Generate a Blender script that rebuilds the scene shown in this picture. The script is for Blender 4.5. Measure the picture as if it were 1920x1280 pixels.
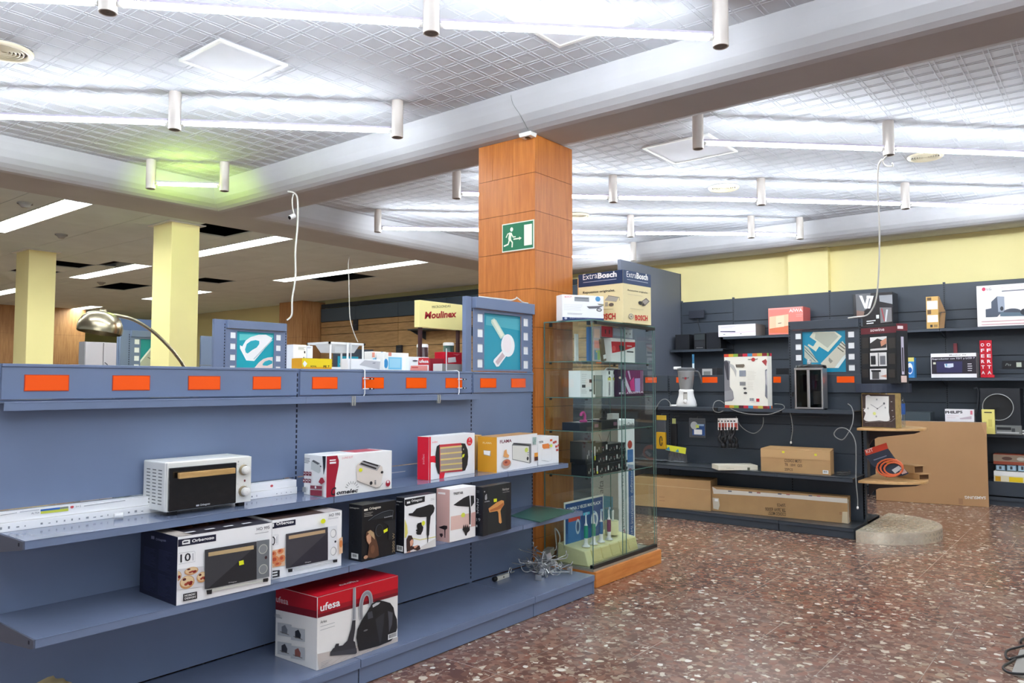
import bpy, bmesh, math, random
from mathutils import Vector, Matrix
from mathutils.geometry import tessellate_polygon
for o in list(bpy.data.objects): bpy.data.objects.remove(o)
S = bpy.context.scene
C = S.collection
random.seed(7)

# ---------------------------------------------------------------- camera
FPX, PITCH, YAW, EYE = 1442.0, math.radians(3.1), math.radians(38.5), 1.39
FW = Vector((math.cos(PITCH)*math.cos(YAW), math.cos(PITCH)*math.sin(YAW), math.sin(PITCH)))
RT = Vector((math.sin(YAW), -math.cos(YAW), 0)); UP = RT.cross(FW)
EP = Vector((0, 0, EYE))
cam = bpy.data.cameras.new('camera'); camo = bpy.data.objects.new('camera', cam); C.objects.link(camo)
cam.sensor_width = 36; cam.lens = 36*FPX/1920; cam.clip_start = .05; cam.clip_end = 200
camo.matrix_world = Matrix(((RT.x, UP.x, -FW.x, 0), (RT.y, UP.y, -FW.y, 0), (RT.z, UP.z, -FW.z, EYE), (0, 0, 0, 1)))
S.camera = camo
# ---------------------------------------------------------------- world, exposure
W = bpy.data.worlds.new('daylight'); S.world = W; W.use_nodes = True
W.node_tree.nodes['Background'].inputs[0].default_value = (.82, .9, 1, 1)
W.node_tree.nodes['Background'].inputs[1].default_value = .2
S.cycles.transparent_max_bounces = 48
S.view_settings.view_transform = 'Standard'; S.view_settings.look = 'None'
S.view_settings.gamma = 1; S.view_settings.use_curve_mapping = False
S.view_settings.exposure = 1.3
TUBE_E = 38.0        # fluorescent tubes
TROFFER_E = 16.0      # ceiling troffers at the back
# fill lamp added behind the camera, standing in for unseen shop windows
def area_light(name, loc, rot, sx, sy, power, col):
    l = bpy.data.lights.new(name, 'AREA'); l.shape = 'RECTANGLE'; l.size = sx; l.size_y = sy; l.energy = power; l.color = col
    o = bpy.data.objects.new(name, l); C.objects.link(o); o.location = loc; o.rotation_euler = rot
    return o
area_light('camera_side_fill', (-3.5, -3.6, 1.7), (math.radians(80), 0, math.radians(-50)), 6, 2.6, 45, (.9, .95, 1))

# ---------------------------------------------------------------- pixel to plane (photo frame 1920x1280)
def ray(x, y): return FW + RT*((x-960)/FPX) - UP*((y-640)/FPX)
def onz(x, y, z): d = ray(x, y); return EP + d*((z-EYE)/d.z)
def onx(x, y, v): d = ray(x, y); return EP + d*(v/d.x)
def ony(x, y, v): d = ray(x, y); return EP + d*(v/d.y)

# ---------------------------------------------------------------- materials
def lin(c):
    c = c/255.0
    return c/12.92 if c <= .04045 else ((c+.055)/1.055)**2.4
def col(rgb): return (lin(rgb[0]), lin(rgb[1]), lin(rgb[2]), 1)
_m = {}
def mat(name, rgb, rough=.5, metal=0.0, var=0.0, scale=30, bump=0.0, emit=0.0, spec=None, stretch=None):
    key = (name, rgb, rough, metal, var, emit)
    if key in _m: return _m[key]
    m = bpy.data.materials.new(name); m.use_nodes = True
    nt = m.node_tree; b = nt.nodes['Principled BSDF']
    b.inputs['Base Color'].default_value = col(rgb); b.inputs['Roughness'].default_value = rough; b.inputs['Metallic'].default_value = metal
    if spec is not None: b.inputs['Specular IOR Level'].default_value = spec
    if emit: b.inputs['Emission Color'].default_value = col(rgb); b.inputs['Emission Strength'].default_value = emit
    if var or bump:
        tc = nt.nodes.new('ShaderNodeTexCoord'); n = nt.nodes.new('ShaderNodeTexNoise'); n.inputs['Scale'].default_value = scale; n.inputs['Detail'].default_value = 5
        src = tc.outputs['Object']
        if stretch:
            mp = nt.nodes.new('ShaderNodeMapping'); mp.inputs['Scale'].default_value = stretch; nt.links.new(src, mp.inputs[0]); src = mp.outputs[0]
        nt.links.new(src, n.inputs['Vector'])
        if var:
            r = nt.nodes.new('ShaderNodeValToRGB'); c = col(rgb)
            r.color_ramp.elements[0].position = .3; r.color_ramp.elements[1].position = .7
            r.color_ramp.elements[0].color = tuple(x*(1-var) for x in c[:3])+(1,); r.color_ramp.elements[1].color = tuple(min(1, x*(1+var)) for x in c[:3])+(1,)
            nt.links.new(n.outputs[0], r.inputs[0]); nt.links.new(r.outputs[0], b.inputs['Base Color'])
        if bump:
            bp = nt.nodes.new('ShaderNodeBump'); bp.inputs['Strength'].default_value = bump; bp.inputs['Distance'].default_value = .002
            nt.links.new(n.outputs[0], bp.inputs['Height']); nt.links.new(bp.outputs[0], b.inputs['Normal'])
    _m[key] = m; return m
def ink(rgb):
    if min(rgb) >= 226: rgb = tuple(min(252, c+12) for c in rgb)
    return mat('ink_%d_%d_%d' % rgb, rgb, .45)
def glass(name, rgb=(225, 240, 235), rough=0.0, alpha=.12):
    m = bpy.data.materials.new(name); m.use_nodes = True; nt = m.node_tree; nt.nodes.remove(nt.nodes['Principled BSDF'])
    out = nt.nodes['Material Output']; t = nt.nodes.new('ShaderNodeBsdfTransparent'); t.inputs[0].default_value = col(rgb)
    g = nt.nodes.new('ShaderNodeBsdfGlossy'); g.inputs['Roughness'].default_value = max(.02, rough); mx = nt.nodes.new('ShaderNodeMixShader')
    f = nt.nodes.new('ShaderNodeFresnel'); f.inputs[0].default_value = 1.5; mt = nt.nodes.new('ShaderNodeMath'); mt.operation = 'ADD'; mt.inputs[1].default_value = alpha*.25
    ge = nt.nodes.new('ShaderNodeNewGeometry'); iv = nt.nodes.new('ShaderNodeMath'); iv.operation = 'SUBTRACT'; iv.inputs[0].default_value = 1; mu = nt.nodes.new('ShaderNodeMath'); mu.operation = 'MULTIPLY'
    nt.links.new(ge.outputs['Backfacing'], iv.inputs[1]); nt.links.new(f.outputs[0], mt.inputs[0]); nt.links.new(mt.outputs[0], mu.inputs[0]); nt.links.new(iv.outputs[0], mu.inputs[1]); nt.links.new(mu.outputs[0], mx.inputs[0])
    tm = nt.nodes.new('ShaderNodeMixRGB'); tm.inputs[1].default_value = col(rgb); tm.inputs[2].default_value = (1, 1, 1, 1); nt.links.new(ge.outputs['Backfacing'], tm.inputs[0]); nt.links.new(tm.outputs[0], t.inputs[0]); nt.links.new(t.outputs[0], mx.inputs[1]); nt.links.new(g.outputs[0], mx.inputs[2]); nt.links.new(mx.outputs[0], out.inputs[0])
    return m
def wood(name, a, b_, sc=(14, 14, 1.2), rough=.4):
    m = bpy.data.materials.new(name); m.use_nodes = True; nt = m.node_tree; b = nt.nodes['Principled BSDF']
    tc = nt.nodes.new('ShaderNodeTexCoord'); mp = nt.nodes.new('ShaderNodeMapping'); mp.inputs['Scale'].default_value = sc
    n = nt.nodes.new('ShaderNodeTexNoise'); n.inputs['Scale'].default_value = 3; n.inputs['Detail'].default_value = 8; n.inputs['Roughness'].default_value = .62
    n2 = nt.nodes.new('ShaderNodeTexNoise'); n2.inputs['Scale'].default_value = 1.1; mx = nt.nodes.new('ShaderNodeMath'); mx.operation = 'MULTIPLY_ADD'; mx.inputs[1].default_value = .45
    r = nt.nodes.new('ShaderNodeValToRGB'); r.color_ramp.elements[0].position = .5; r.color_ramp.elements[1].position = .95
    r.color_ramp.elements[0].color = col(a); r.color_ramp.elements[1].color = col(b_)
    nt.links.new(tc.outputs['Object'], mp.inputs[0]); nt.links.new(mp.outputs[0], n.inputs['Vector']); nt.links.new(tc.outputs['Object'], n2.inputs['Vector'])
    nt.links.new(n2.outputs[0], mx.inputs[0]); nt.links.new(n.outputs[0], mx.inputs[2]); nt.links.new(mx.outputs[0], r.inputs[0]); nt.links.new(r.outputs[0], b.inputs['Base Color'])
    b.inputs['Roughness'].default_value = rough
    bp = nt.nodes.new('ShaderNodeBump'); bp.inputs['Strength'].default_value = .15; bp.inputs['Distance'].default_value = .001
    nt.links.new(n.outputs[0], bp.inputs['Height']); nt.links.new(bp.outputs[0], b.inputs['Normal'])
    return m

# ---------------------------------------------------------------- mesh builder
class MB:
    def __init__(s): s.v = []; s.f = []; s.mi = []; s.mats = []; s.sm = []; s.cur = None; s.smooth = False; s.T = None
    def m(s, m): s.cur = m; return s
    def _i(s):
        if s.cur not in s.mats: s.mats.append(s.cur)
        return s.mats.index(s.cur)
    def add(s, vs, fs, smooth=None):
        k = len(s.v); i = s._i()
        for v in vs: s.v.append(tuple(s.T @ Vector(v)) if s.T is not None else tuple(v))
        for f in fs: s.f.append(tuple(k+j for j in f)); s.mi.append(i); s.sm.append(s.smooth if smooth is None else smooth)
        return s
    def box(s, x0, y0, z0, x1, y1, z1):
        x0, x1 = min(x0, x1), max(x0, x1); y0, y1 = min(y0, y1), max(y0, y1); z0, z1 = min(z0, z1), max(z0, z1)
        v = [(x0, y0, z0), (x1, y0, z0), (x1, y1, z0), (x0, y1, z0), (x0, y0, z1), (x1, y0, z1), (x1, y1, z1), (x0, y1, z1)]
        return s.add(v, [(0, 3, 2, 1), (4, 5, 6, 7), (0, 1, 5, 4), (1, 2, 6, 5), (2, 3, 7, 6), (3, 0, 4, 7)], False)
    def hexa(s, v): return s.add(v, [(0, 3, 2, 1), (4, 5, 6, 7), (0, 1, 5, 4), (1, 2, 6, 5), (2, 3, 7, 6), (3, 0, 4, 7)], False)
    def quad(s, a, b, c, d): return s.add([a, b, c, d], [(0, 1, 2, 3)], False)
    def prism(s, pts, z0, z1, axis='z'):
        n = len(pts)
        def P(p, h): return {'z': (p[0], p[1], h), 'x': (h, p[0], p[1]), 'y': (p[0], h, p[1])}[axis]
        v = [P(p, z0) for p in pts]+[P(p, z1) for p in pts]
        tri = tessellate_polygon([[Vector((p[0], p[1], 0)) for p in pts]])
        fs = [tuple(t) for t in tri]+[tuple(n+i for i in reversed(t)) for t in tri]+[(i, (i+1) % n, n+(i+1) % n, n+i) for i in range(n)]
        return s.add(v, fs, False)
    def tube(s, pts, r, n=8, caps=True, closed=False):
        pts = [Vector(p) for p in pts]; vs = []; L = len(pts); rr = r if isinstance(r, (list, tuple)) else [r]*L
        prev = None
        for i, p in enumerate(pts):
            if closed: d = (pts[(i+1) % L]-pts[i-1])
            else: d = pts[min(i+1, L-1)]-pts[max(i-1, 0)]
            d = d.normalized() if d.length > 1e-9 else Vector((0, 0, 1))
            if prev is None:
                a = Vector((0, 0, 1)) if abs(d.z) < .9 else Vector((1, 0, 0)); u = d.cross(a).normalized()
            else: u = (prev-d*prev.dot(d)); u = u.normalized() if u.length > 1e-6 else d.orthogonal().normalized()
            prev = u; w = d.cross(u)
            for k in range(n):
                t = 2*math.pi*k/n; vs.append(p+(u*math.cos(t)+w*math.sin(t))*rr[i])
        fs = []
        for i in range(L if closed else L-1):
            j = (i+1) % L
            for k in range(n): fs.append((i*n+k, i*n+(k+1) % n, j*n+(k+1) % n, j*n+k))
        s.add(vs, fs, True)
        if caps and not closed:
            s.add(vs[:n], [tuple(range(n))[::-1]], False); s.add(vs[-n:], [tuple(range(n))], False)
        return s
    def cyl(s, p0, p1, r, n=20): return s.tube([p0, p1], r, n)
    def lathe(s, prof, c=(0, 0, 0), n=24, axis='z', smooth=True, sx=1, sy=1):
        vs = []
        for r, h in prof:
            for k in range(n):
                t = 2*math.pi*k/n; a, b = r*math.cos(t)*sx, r*math.sin(t)*sy
                p = {'z': (a, b, h), 'x': (h, a, b), 'y': (a, h, b)}[axis]
                vs.append((c[0]+p[0], c[1]+p[1], c[2]+p[2]))
        fs = [(i*n+k, i*n+(k+1) % n, (i+1)*n+(k+1) % n, (i+1)*n+k) for i in range(len(prof)-1) for k in range(n)]
        return s.add(vs, fs, smooth)
    def build(s, name, parent=None, bevel=0, seg=2, **tags):
        me = bpy.data.meshes.new(name); me.from_pydata(s.v, [], s.f)
        for m in s.mats: me.materials.append(m)
        me.polygons.foreach_set('material_index', s.mi); me.polygons.foreach_set('use_smooth', s.sm)
        bm = bmesh.new(); bm.from_mesh(me); bmesh.ops.remove_doubles(bm, verts=bm.verts, dist=1e-6) if bevel else None
        bmesh.ops.recalc_face_normals(bm, faces=bm.faces); bm.to_mesh(me); bm.free()
        me.update()
        o = bpy.data.objects.new(name, me); C.objects.link(o)
        if parent is not None: o.parent = parent
        if bevel:
            b = o.modifiers.new('bevel', 'BEVEL'); b.width = bevel; b.segments = seg; b.limit_method = 'ANGLE'; b.angle_limit = .7
        for k, v in tags.items(): o[k] = v
        return o
def thing(name, label, cat, loc=(0, 0, 0), rz=0, group=None, rot=None):
    o = bpy.data.objects.new(name, None); C.objects.link(o); o.empty_display_size = .05
    o.location = loc; o.rotation_euler = rot if rot else (0, 0, rz); o['label'] = label; o['category'] = cat
    if group: o['group'] = group
    return o
def tag(o, label, cat, group=None):
    o['label'] = label; o['category'] = cat
    if group: o['group'] = group
    return o
def struct(mb, name): return mb.build(name, kind='structure')
def TM(t): return Matrix.Translation(t.location) @ t.rotation_euler.to_matrix().to_4x4()
def dup(root, loc, rz, label=None, group=None):
    r = root.copy(); C.objects.link(r); r.location = loc; r.rotation_euler = (0, 0, rz)
    if label: r['label'] = label
    if group: r['group'] = group
    for ch in list(root.children):
        c = ch.copy(); C.objects.link(c); c.parent = r
        for g in list(ch.children):
            d = g.copy(); C.objects.link(d); d.parent = c
    return r
def smooth_pts(pts, k=6):
    P = [Vector(p) for p in pts]; out = []
    for i in range(len(P)-1):
        a = P[max(i-1, 0)]; b = P[i]; c = P[i+1]; d = P[min(i+2, len(P)-1)]
        for j in range(k):
            t = j/k; out.append(.5*((2*b)+(c-a)*t+(2*a-5*b+4*c-d)*t*t+(3*b-a-3*c+d)*t**3))
    out.append(P[-1]); return out

# ---------------------------------------------------------------- printed artwork
_txt = {}
def text_mesh(s, bold=0.0, shear=0.0):
    k = (s, bold, shear)
    if k in _txt: return _txt[k]
    c = bpy.data.curves.new('lettering', 'FONT'); c.body = s; c.offset = bold; c.shear = shear; c.resolution_u = 2; c.fill_mode = 'FRONT'
    o = bpy.data.objects.new('lettering', c); C.objects.link(o)
    dg = bpy.context.evaluated_depsgraph_get(); me = bpy.data.meshes.new_from_object(o.evaluated_get(dg))
    vs = [(v.co.x, v.co.y) for v in me.vertices]; fs = [tuple(p.vertices) for p in me.polygons]
    bpy.data.objects.remove(o); bpy.data.curves.remove(c); bpy.data.meshes.remove(me)
    x0 = min(v[0] for v in vs); x1 = max(v[0] for v in vs); y0 = min(v[1] for v in vs); y1 = max(v[1] for v in vs)
    _txt[k] = (vs, fs, x0, x1, y0, y1); return _txt[k]
class Art:
    """flat print on one face: o origin, u and v unit axes, n outward (local to the thing); crop maps zoomed pixels to photo pixels"""
    def __init__(s, par, o, u, v, n, w=None, h=None, crop=(0, 0, 1)):
        s.par = par; s.o = Vector(o); s.u = Vector(u).normalized(); s.v = Vector(v).normalized(); s.n = Vector(n).normalized(); s.w = w; s.h = h
        s.crop = crop; s.mb = MB(); s.k = 0
        T = TM(par) if par is not None else Matrix.Identity(4); R = T.to_3x3()
        s.wo = T @ s.o; s.wu = R @ s.u; s.wv = R @ s.v; s.wn = R @ s.n
    def uv(s, p, cl=True):
        x = s.crop[0]+p[0]/s.crop[2]; y = s.crop[1]+p[1]/s.crop[2]
        d = ray(x, y); t = (s.wo-EP).dot(s.wn)/d.dot(s.wn); q = EP+d*t-s.wo
        a, b = q.dot(s.wu), q.dot(s.wv)
        if cl and s.w: a = min(max(a, .0005), s.w-.0005)
        if cl and s.h: b = min(max(b, .0005), s.h-.0005)
        return (a, b)
    def P(s, uv): return s.o+s.u*uv[0]+s.v*uv[1]+s.n*(.0006+.00035*s.k)
    def puv(s, pts, c, step=True):
        if step: s.k += 1
        s.mb.m(ink(c) if isinstance(c, tuple) else c)
        tri = tessellate_polygon([[Vector((p[0], p[1], 0)) for p in pts]])
        s.mb.add([s.P(p) for p in pts], [tuple(t) for t in tri], False); return s
    def poly(s, pts, c, step=True): return s.puv([s.uv(p) for p in pts], c, step)
    def ruv(s, u0, v0, u1, v1, c, step=True): return s.puv([(u0, v0), (u1, v0), (u1, v1), (u0, v1)], c, step)
    def F(s, a, b, c_, d, c, step=True): return s.ruv(a*s.w, b*s.h, c_*s.w, d*s.h, c, step)      # fractions of the face
    def rect(s, a, b, c, step=True):
        a = s.uv(a); b = s.uv(b); return s.ruv(min(a[0], b[0]), min(a[1], b[1]), max(a[0], b[0]), max(a[1], b[1]), c, step)
    def elu(s, cu, cv, ru, rv, c, n=20, ang=0, step=True):
        pts = []
        for k in range(n):
            t = 2*math.pi*k/n; x, y = ru*math.cos(t), rv*math.sin(t)
            pts.append((cu+x*math.cos(ang)-y*math.sin(ang), cv+x*math.sin(ang)+y*math.cos(ang)))
        if s.w: pts = [(min(max(a, .0005), s.w-.0005), min(max(b, .0005), s.h-.0005)) for a, b in pts]
        return s.puv(pts, c, step)
    def ell(s, ctr, rx, ry, c, n=20, step=True):
        a = s.uv(ctr, False); b = s.uv((ctr[0]+rx, ctr[1]), False); d = s.uv((ctr[0], ctr[1]-ry), False)
        return s.elu(a[0], a[1], abs(b[0]-a[0]), abs(d[1]-a[1]), c, n, 0, step)
    def stroke(s, pts, wd, c, closed=False, step=True):
        q = [Vector(s.uv(p)) for p in pts]; return s.suv(q, wd, c, closed, step)
    def suv(s, q, wd, c, closed=False, step=True):
        q = [Vector(p) for p in q]
        if step: s.k += 1
        s.mb.m(ink(c) if isinstance(c, tuple) else c)
        n = len(q); L = []; R = []
        for i in range(n):
            d = (q[(i+1) % n]-q[i-1]) if closed else (q[min(i+1, n-1)]-q[max(i-1, 0)])
            d = d.normalized() if d.length > 1e-9 else Vector((1, 0)); w = Vector((-d.y, d.x))*wd/2
            L.append(q[i]+w); R.append(q[i]-w)
        vs = [s.P(p) for p in L]+[s.P(p) for p in R]; m = n if closed else n-1
        s.mb.add(vs, [(i, (i+1) % n, n+(i+1) % n, n+i) for i in range(m)], False); return s
    def text(s, t, p0, p1, ptop, c, bold=.0, shear=0, flip=False):
        a = Vector(s.uv(p0, False)); b = Vector(s.uv(p1, False)); h = Vector(s.uv(ptop, False)); hh = (h-a).length
        if s.w: lo, hi = .004, s.w-.004; a.x = min(max(a.x, lo), hi); b.x = min(max(b.x, lo), hi)
        return s.tuv(t, a, b, hh, c, bold, shear, flip)
        return s.tuv(t, a, b, (h-a).length, c, bold, shear, flip)
    def tuv(s, t, a, b, h, c, bold=0.0, shear=0, flip=False):
        a = Vector(a); b = Vector(b); vs, fs, x0, x1, y0, y1 = text_mesh(t, bold, shear)
        s.k += 1; s.mb.m(ink(c) if isinstance(c, tuple) else c)
        d = (b-a); w = d.length; d = d.normalized(); e = Vector((-d.y, d.x)); 
        if flip: e = -e
        y0 = min(0, y0) if y0 < -.15 else y0
        by = 0 if y0 < 0 else y0
        sx = w/(x1-x0); sy = h/(y1-by)
        s.mb.add([s.P(a+d*((x-x0)*sx)+e*((y-by)*sy)) for x, y in vs], fs, False); return s
    def lines(s, p0, p1, n, wd, c, jit=.3):          # greeked small print
        a = Vector(s.uv(p0)); b = Vector(s.uv(p1)); s.k += 1; s.mb.m(ink(c))
        for i in range(n):
            v = a[1]+(b[1]-a[1])*(i+.5)/n; u1 = b[0]-(b[0]-a[0])*random.random()*jit
            s.mb.add([s.P(q) for q in [(a[0], v-wd/2), (u1, v-wd/2), (u1, v+wd/2), (a[0], v+wd/2)]], [(0, 1, 2, 3)], False)
        return s
    def barcode(s, p0, p1, bg=(240, 240, 236)):
        s.rect(p0, p1, bg); a = s.uv(p0); b = s.uv(p1); u0, u1 = sorted((a[0], b[0])); v0, v1 = sorted((a[1], b[1])); s.k += 1; s.mb.m(ink((40, 40, 44)))
        x = u0+(u1-u0)*.1; w = (u1-u0)
        while x < u1-w*.1:
            d = w*random.choice((.02, .035, .05)); s.mb.add([s.P(q) for q in [(x, v0+(v1-v0)*.2), (x+d, v0+(v1-v0)*.2), (x+d, v1-(v1-v0)*.08), (x, v1-(v1-v0)*.08)]], [(0, 1, 2, 3)], False)
            x += d+w*random.choice((.02, .04))
        return s
    def done(s, name='printed_artwork', **t):
        if not s.mb.v: return None
        o = s.mb.build(name, s.par, **t); return o
# ================================================================ SETTING
ZB, ZC = 3.20, 3.47           # beam soffit / coffer ceiling
plaster = mat('grey_plaster', (184, 184, 186), .85, var=.04, scale=3, bump=.08)
coffer = mat('patterned_ceiling_plaster', (196, 199, 205), .8, var=.03, scale=2)
yellowp = mat('yellow_wall_paint', (242, 229, 166), .8, var=.03, scale=1.2)

def terrazzo():
    m = bpy.data.materials.new('brown_terrazzo'); m.use_nodes = True; nt = m.node_tree; b = nt.nodes['Principled BSDF']; N = nt.nodes; L = nt.links
    tc = N.new('ShaderNodeTexCoord')
    nz = N.new('ShaderNodeTexNoise'); nz.inputs['Scale'].default_value = 22; nz.inputs['Detail'].default_value = 2
    ad = N.new('ShaderNodeMixRGB'); ad.blend_type = 'LINEAR_LIGHT'; ad.inputs[0].default_value = .018
    L.new(tc.outputs['Object'], nz.inputs['Vector']); L.new(tc.outputs['Object'], ad.inputs[1]); L.new(nz.outputs['Color'], ad.inputs[2])
    def chips(scale, stops, rnd=1.0):
        v = N.new('ShaderNodeTexVoronoi'); v.inputs['Scale'].default_value = scale; v.inputs['Randomness'].default_value = rnd; L.new(ad.outputs[0], v.inputs['Vector'])
        sp = N.new('ShaderNodeSeparateColor'); L.new(v.outputs['Color'], sp.inputs[0])
        r = N.new('ShaderNodeValToRGB'); r.color_ramp.interpolation = 'CONSTANT'; e = r.color_ramp.elements
        e[0].position = 0; e[0].color = col(stops[0][1]); e[1].position = stops[1][0]; e[1].color = col(stops[1][1])
        for p, c in stops[2:]: q = e.new(p); q.color = col(c)
        L.new(sp.outputs[0], r.inputs[0]); return v, sp, r
    v1, s1, r1 = chips(28, [(0, (118, 82, 70)), (.2, (138, 100, 84)), (.4, (100, 70, 60)), (.55, (148, 112, 94)), (.7, (122, 96, 84)), (.82, (134, 88, 72)), (.9, (160, 138, 118)), (.965, (206, 190, 170))])
    v2, s2, r2 = chips(58, [(0, (108, 76, 66)), (.3, (136, 104, 88)), (.5, (118, 82, 70)), (.7, (146, 118, 102)), (.9, (176, 158, 138)), (.97, (220, 210, 192))])
    # choose small chips where the big cell's second channel is low
    lt = N.new('ShaderNodeMath'); lt.operation = 'LESS_THAN'; lt.inputs[1].default_value = .45; L.new(s1.outputs[1], lt.inputs[0])
    mx = N.new('ShaderNodeMixRGB'); L.new(lt.outputs[0], mx.inputs[0]); L.new(r1.outputs[0], mx.inputs[1]); L.new(r2.outputs[0], mx.inputs[2])
    # sparse pale pebbles
    v3 = N.new('ShaderNodeTexVoronoi'); v3.inputs['Scale'].default_value = 14; L.new(ad.outputs[0], v3.inputs['Vector'])
    s3 = N.new('ShaderNodeSeparateColor'); L.new(v3.outputs['Color'], s3.inputs[0])
    g1 = N.new('ShaderNodeMath'); g1.operation = 'LESS_THAN'; g1.inputs[1].default_value = .26; L.new(v3.outputs['Distance'], g1.inputs[0])
    g2 = N.new('ShaderNodeMath'); g2.operation = 'GREATER_THAN'; g2.inputs[1].default_value = .68; L.new(s3.outputs[0], g2.inputs[0])
    gm = N.new('ShaderNodeMath'); gm.operation = 'MULTIPLY'; L.new(g1.outputs[0], gm.inputs[0]); L.new(g2.outputs[0], gm.inputs[1])
    rp = N.new('ShaderNodeValToRGB'); rp.color_ramp.interpolation = 'CONSTANT'; rp.color_ramp.elements[0].color = col((205, 190, 166)); rp.color_ramp.elements[1].position = .5; rp.color_ramp.elements[1].color = col((228, 220, 206)); L.new(s3.outputs[1], rp.inputs[0])
    m2 = N.new('ShaderNodeMixRGB'); L.new(gm.outputs[0], m2.inputs[0]); L.new(mx.outputs[0], m2.inputs[1]); L.new(rp.outputs[0], m2.inputs[2])
    # tile joints every 0.4 m, partly filled with pale grout
    sx = N.new('ShaderNodeSeparateXYZ'); L.new(tc.outputs['Object'], sx.inputs[0]); js = []
    for i, off in ((0, .1), (1, 0.0)):
        a = N.new('ShaderNodeMath'); a.operation = 'SUBTRACT'; a.inputs[1].default_value = off; L.new(sx.outputs[i], a.inputs[0])
        p = N.new('ShaderNodeMath'); p.operation = 'PINGPONG'; p.inputs[1].default_value = .2; L.new(a.outputs[0], p.inputs[0])
        t = N.new('ShaderNodeMath'); t.operation = 'LESS_THAN'; t.inputs[1].default_value = .0018; L.new(p.outputs[0], t.inputs[0]); js.append(t)
    jm = N.new('ShaderNodeMath'); jm.operation = 'MAXIMUM'; L.new(js[0].outputs[0], jm.inputs[0]); L.new(js[1].outputs[0], jm.inputs[1])
    nb = N.new('ShaderNodeTexNoise'); nb.inputs['Scale'].default_value = 1.3; L.new(tc.outputs['Object'], nb.inputs['Vector'])
    gr = N.new('ShaderNodeValToRGB'); gr.color_ramp.elements[0].position = .47; gr.color_ramp.elements[0].color = col((88, 66, 58)); gr.color_ramp.elements[1].position = .62; gr.color_ramp.elements[1].color = col((212, 200, 184)); L.new(nb.outputs[0], gr.inputs[0])
    jf = N.new('ShaderNodeMath'); jf.operation = 'MULTIPLY'; jf.inputs[1].default_value = .7; L.new(jm.outputs[0], jf.inputs[0])
    m3 = N.new('ShaderNodeMixRGB'); L.new(jf.outputs[0], m3.inputs[0]); L.new(m2.outputs[0], m3.inputs[1]); L.new(gr.outputs[0], m3.inputs[2])
    # worn dust film
    n4 = N.new('ShaderNodeTexNoise'); n4.inputs['Scale'].default_value = .9; n4.inputs['Detail'].default_value = 3; L.new(tc.outputs['Object'], n4.inputs['Vector'])
    r4 = N.new('ShaderNodeMapRange'); r4.inputs[1].default_value = .4; r4.inputs[2].default_value = .75; r4.inputs[4].default_value = .22; L.new(n4.outputs[0], r4.inputs[0])
    m4 = N.new('ShaderNodeMixRGB'); m4.inputs[2].default_value = col((176, 158, 142)); L.new(r4.outputs[0], m4.inputs[0]); L.new(m3.outputs[0], m4.inputs[1])
    L.new(m4.outputs[0], b.inputs['Base Color'])
    rr = N.new('ShaderNodeMapRange'); rr.inputs[3].default_value = .15; rr.inputs[4].default_value = .3; L.new(n4.outputs[0], rr.inputs[0]); L.new(rr.outputs[0], b.inputs['Roughness'])
    return m
mb = MB().m(terrazzo()); mb.quad((-6, -7, 0), (13, -7, 0), (13, 23, 0), (-6, 23, 0)); struct(mb, 'floor')

# coffers: loft of rectangular rings from the soffit up to the patterned ceiling
XW = 10.80
def coffer_ring(mb, x0, y0, x1, y1):
    prof = [(-.09, ZB), (-.04, ZB+.006), (.0, ZB+.024), (.035, ZB+.055), (.06, ZB+.1), (.08, ZB+.16), (.093, ZB+.22), (.1, ZC)]
    rings = []
    for off, z in prof: rings.append([(x0+off, y0+off, z), (x1-off, y0+off, z), (x1-off, y1-off, z), (x0+off, y1-off, z)])
    for a, b in zip(rings, rings[1:]):
        for k in range(4): mb.add([a[k], a[(k+1) % 4], b[(k+1) % 4], b[k]], [(0, 1, 2, 3)], True)
LR = (-5.0, -6.0, 4.32, 7.40); RR = (4.84, -6.0, 10.12, 7.40)
mb = MB().m(plaster)
coffer_ring(mb, *LR); coffer_ring(mb, *RR)
def flat(x0, y0, x1, y1, z=ZB): mb.quad((x0, y0, z), (x0, y1, z), (x1, y1, z), (x1, y0, z))
flat(4.41, -7, 4.75, 7.49); flat(-6, 7.49, XW, 8.10); flat(-6, -7, -5.09, 7.49); flat(-5, -7, 4.32, -6.09); flat(4.84, -7, 10.12, -6)
mb.quad((10.21, -7, ZB), (10.21, 7.49, ZB), (XW+.1, 7.49, ZB+.05), (XW+.1, -7, ZB+.05))
mb.m(coffer)
for r in (LR, RR):
    flat(r[0]+.1, r[1]+.1, r[2]-.1, r[3]-.1, ZC)
    # raised lattice of double ribs, 15 cm pitch
    for ax in (0, 1):
        a0, a1 = r[ax]+.1, r[ax+2]-.1; b0, b1 = r[1-ax]+.1, r[3-ax]-.1
        k = math.ceil(a0/.15)
        while k*.15 < a1-.04:
            for o_ in (0, .028):
                p = k*.15+o_
                if ax == 0: mb.box(p-.003, b0, ZC-.0022, p+.003, b1, ZC+.001)
                else: mb.box(b0, p-.003, ZC-.0025, b1, p+.003, ZC+.001)
            k += 1
mb.m(mat('dark_ceiling_void', (14, 20, 40), .9)); mb.quad((-6, 8.1, 3.55), (XW, 8.1, 3.55), (XW, 23, 3.55), (-6, 23, 3.55)); mb.quad((-6, 8.1, ZB), (XW, 8.1, ZB), (XW, 8.1, 3.55), (-6, 8.1, 3.55))
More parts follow.
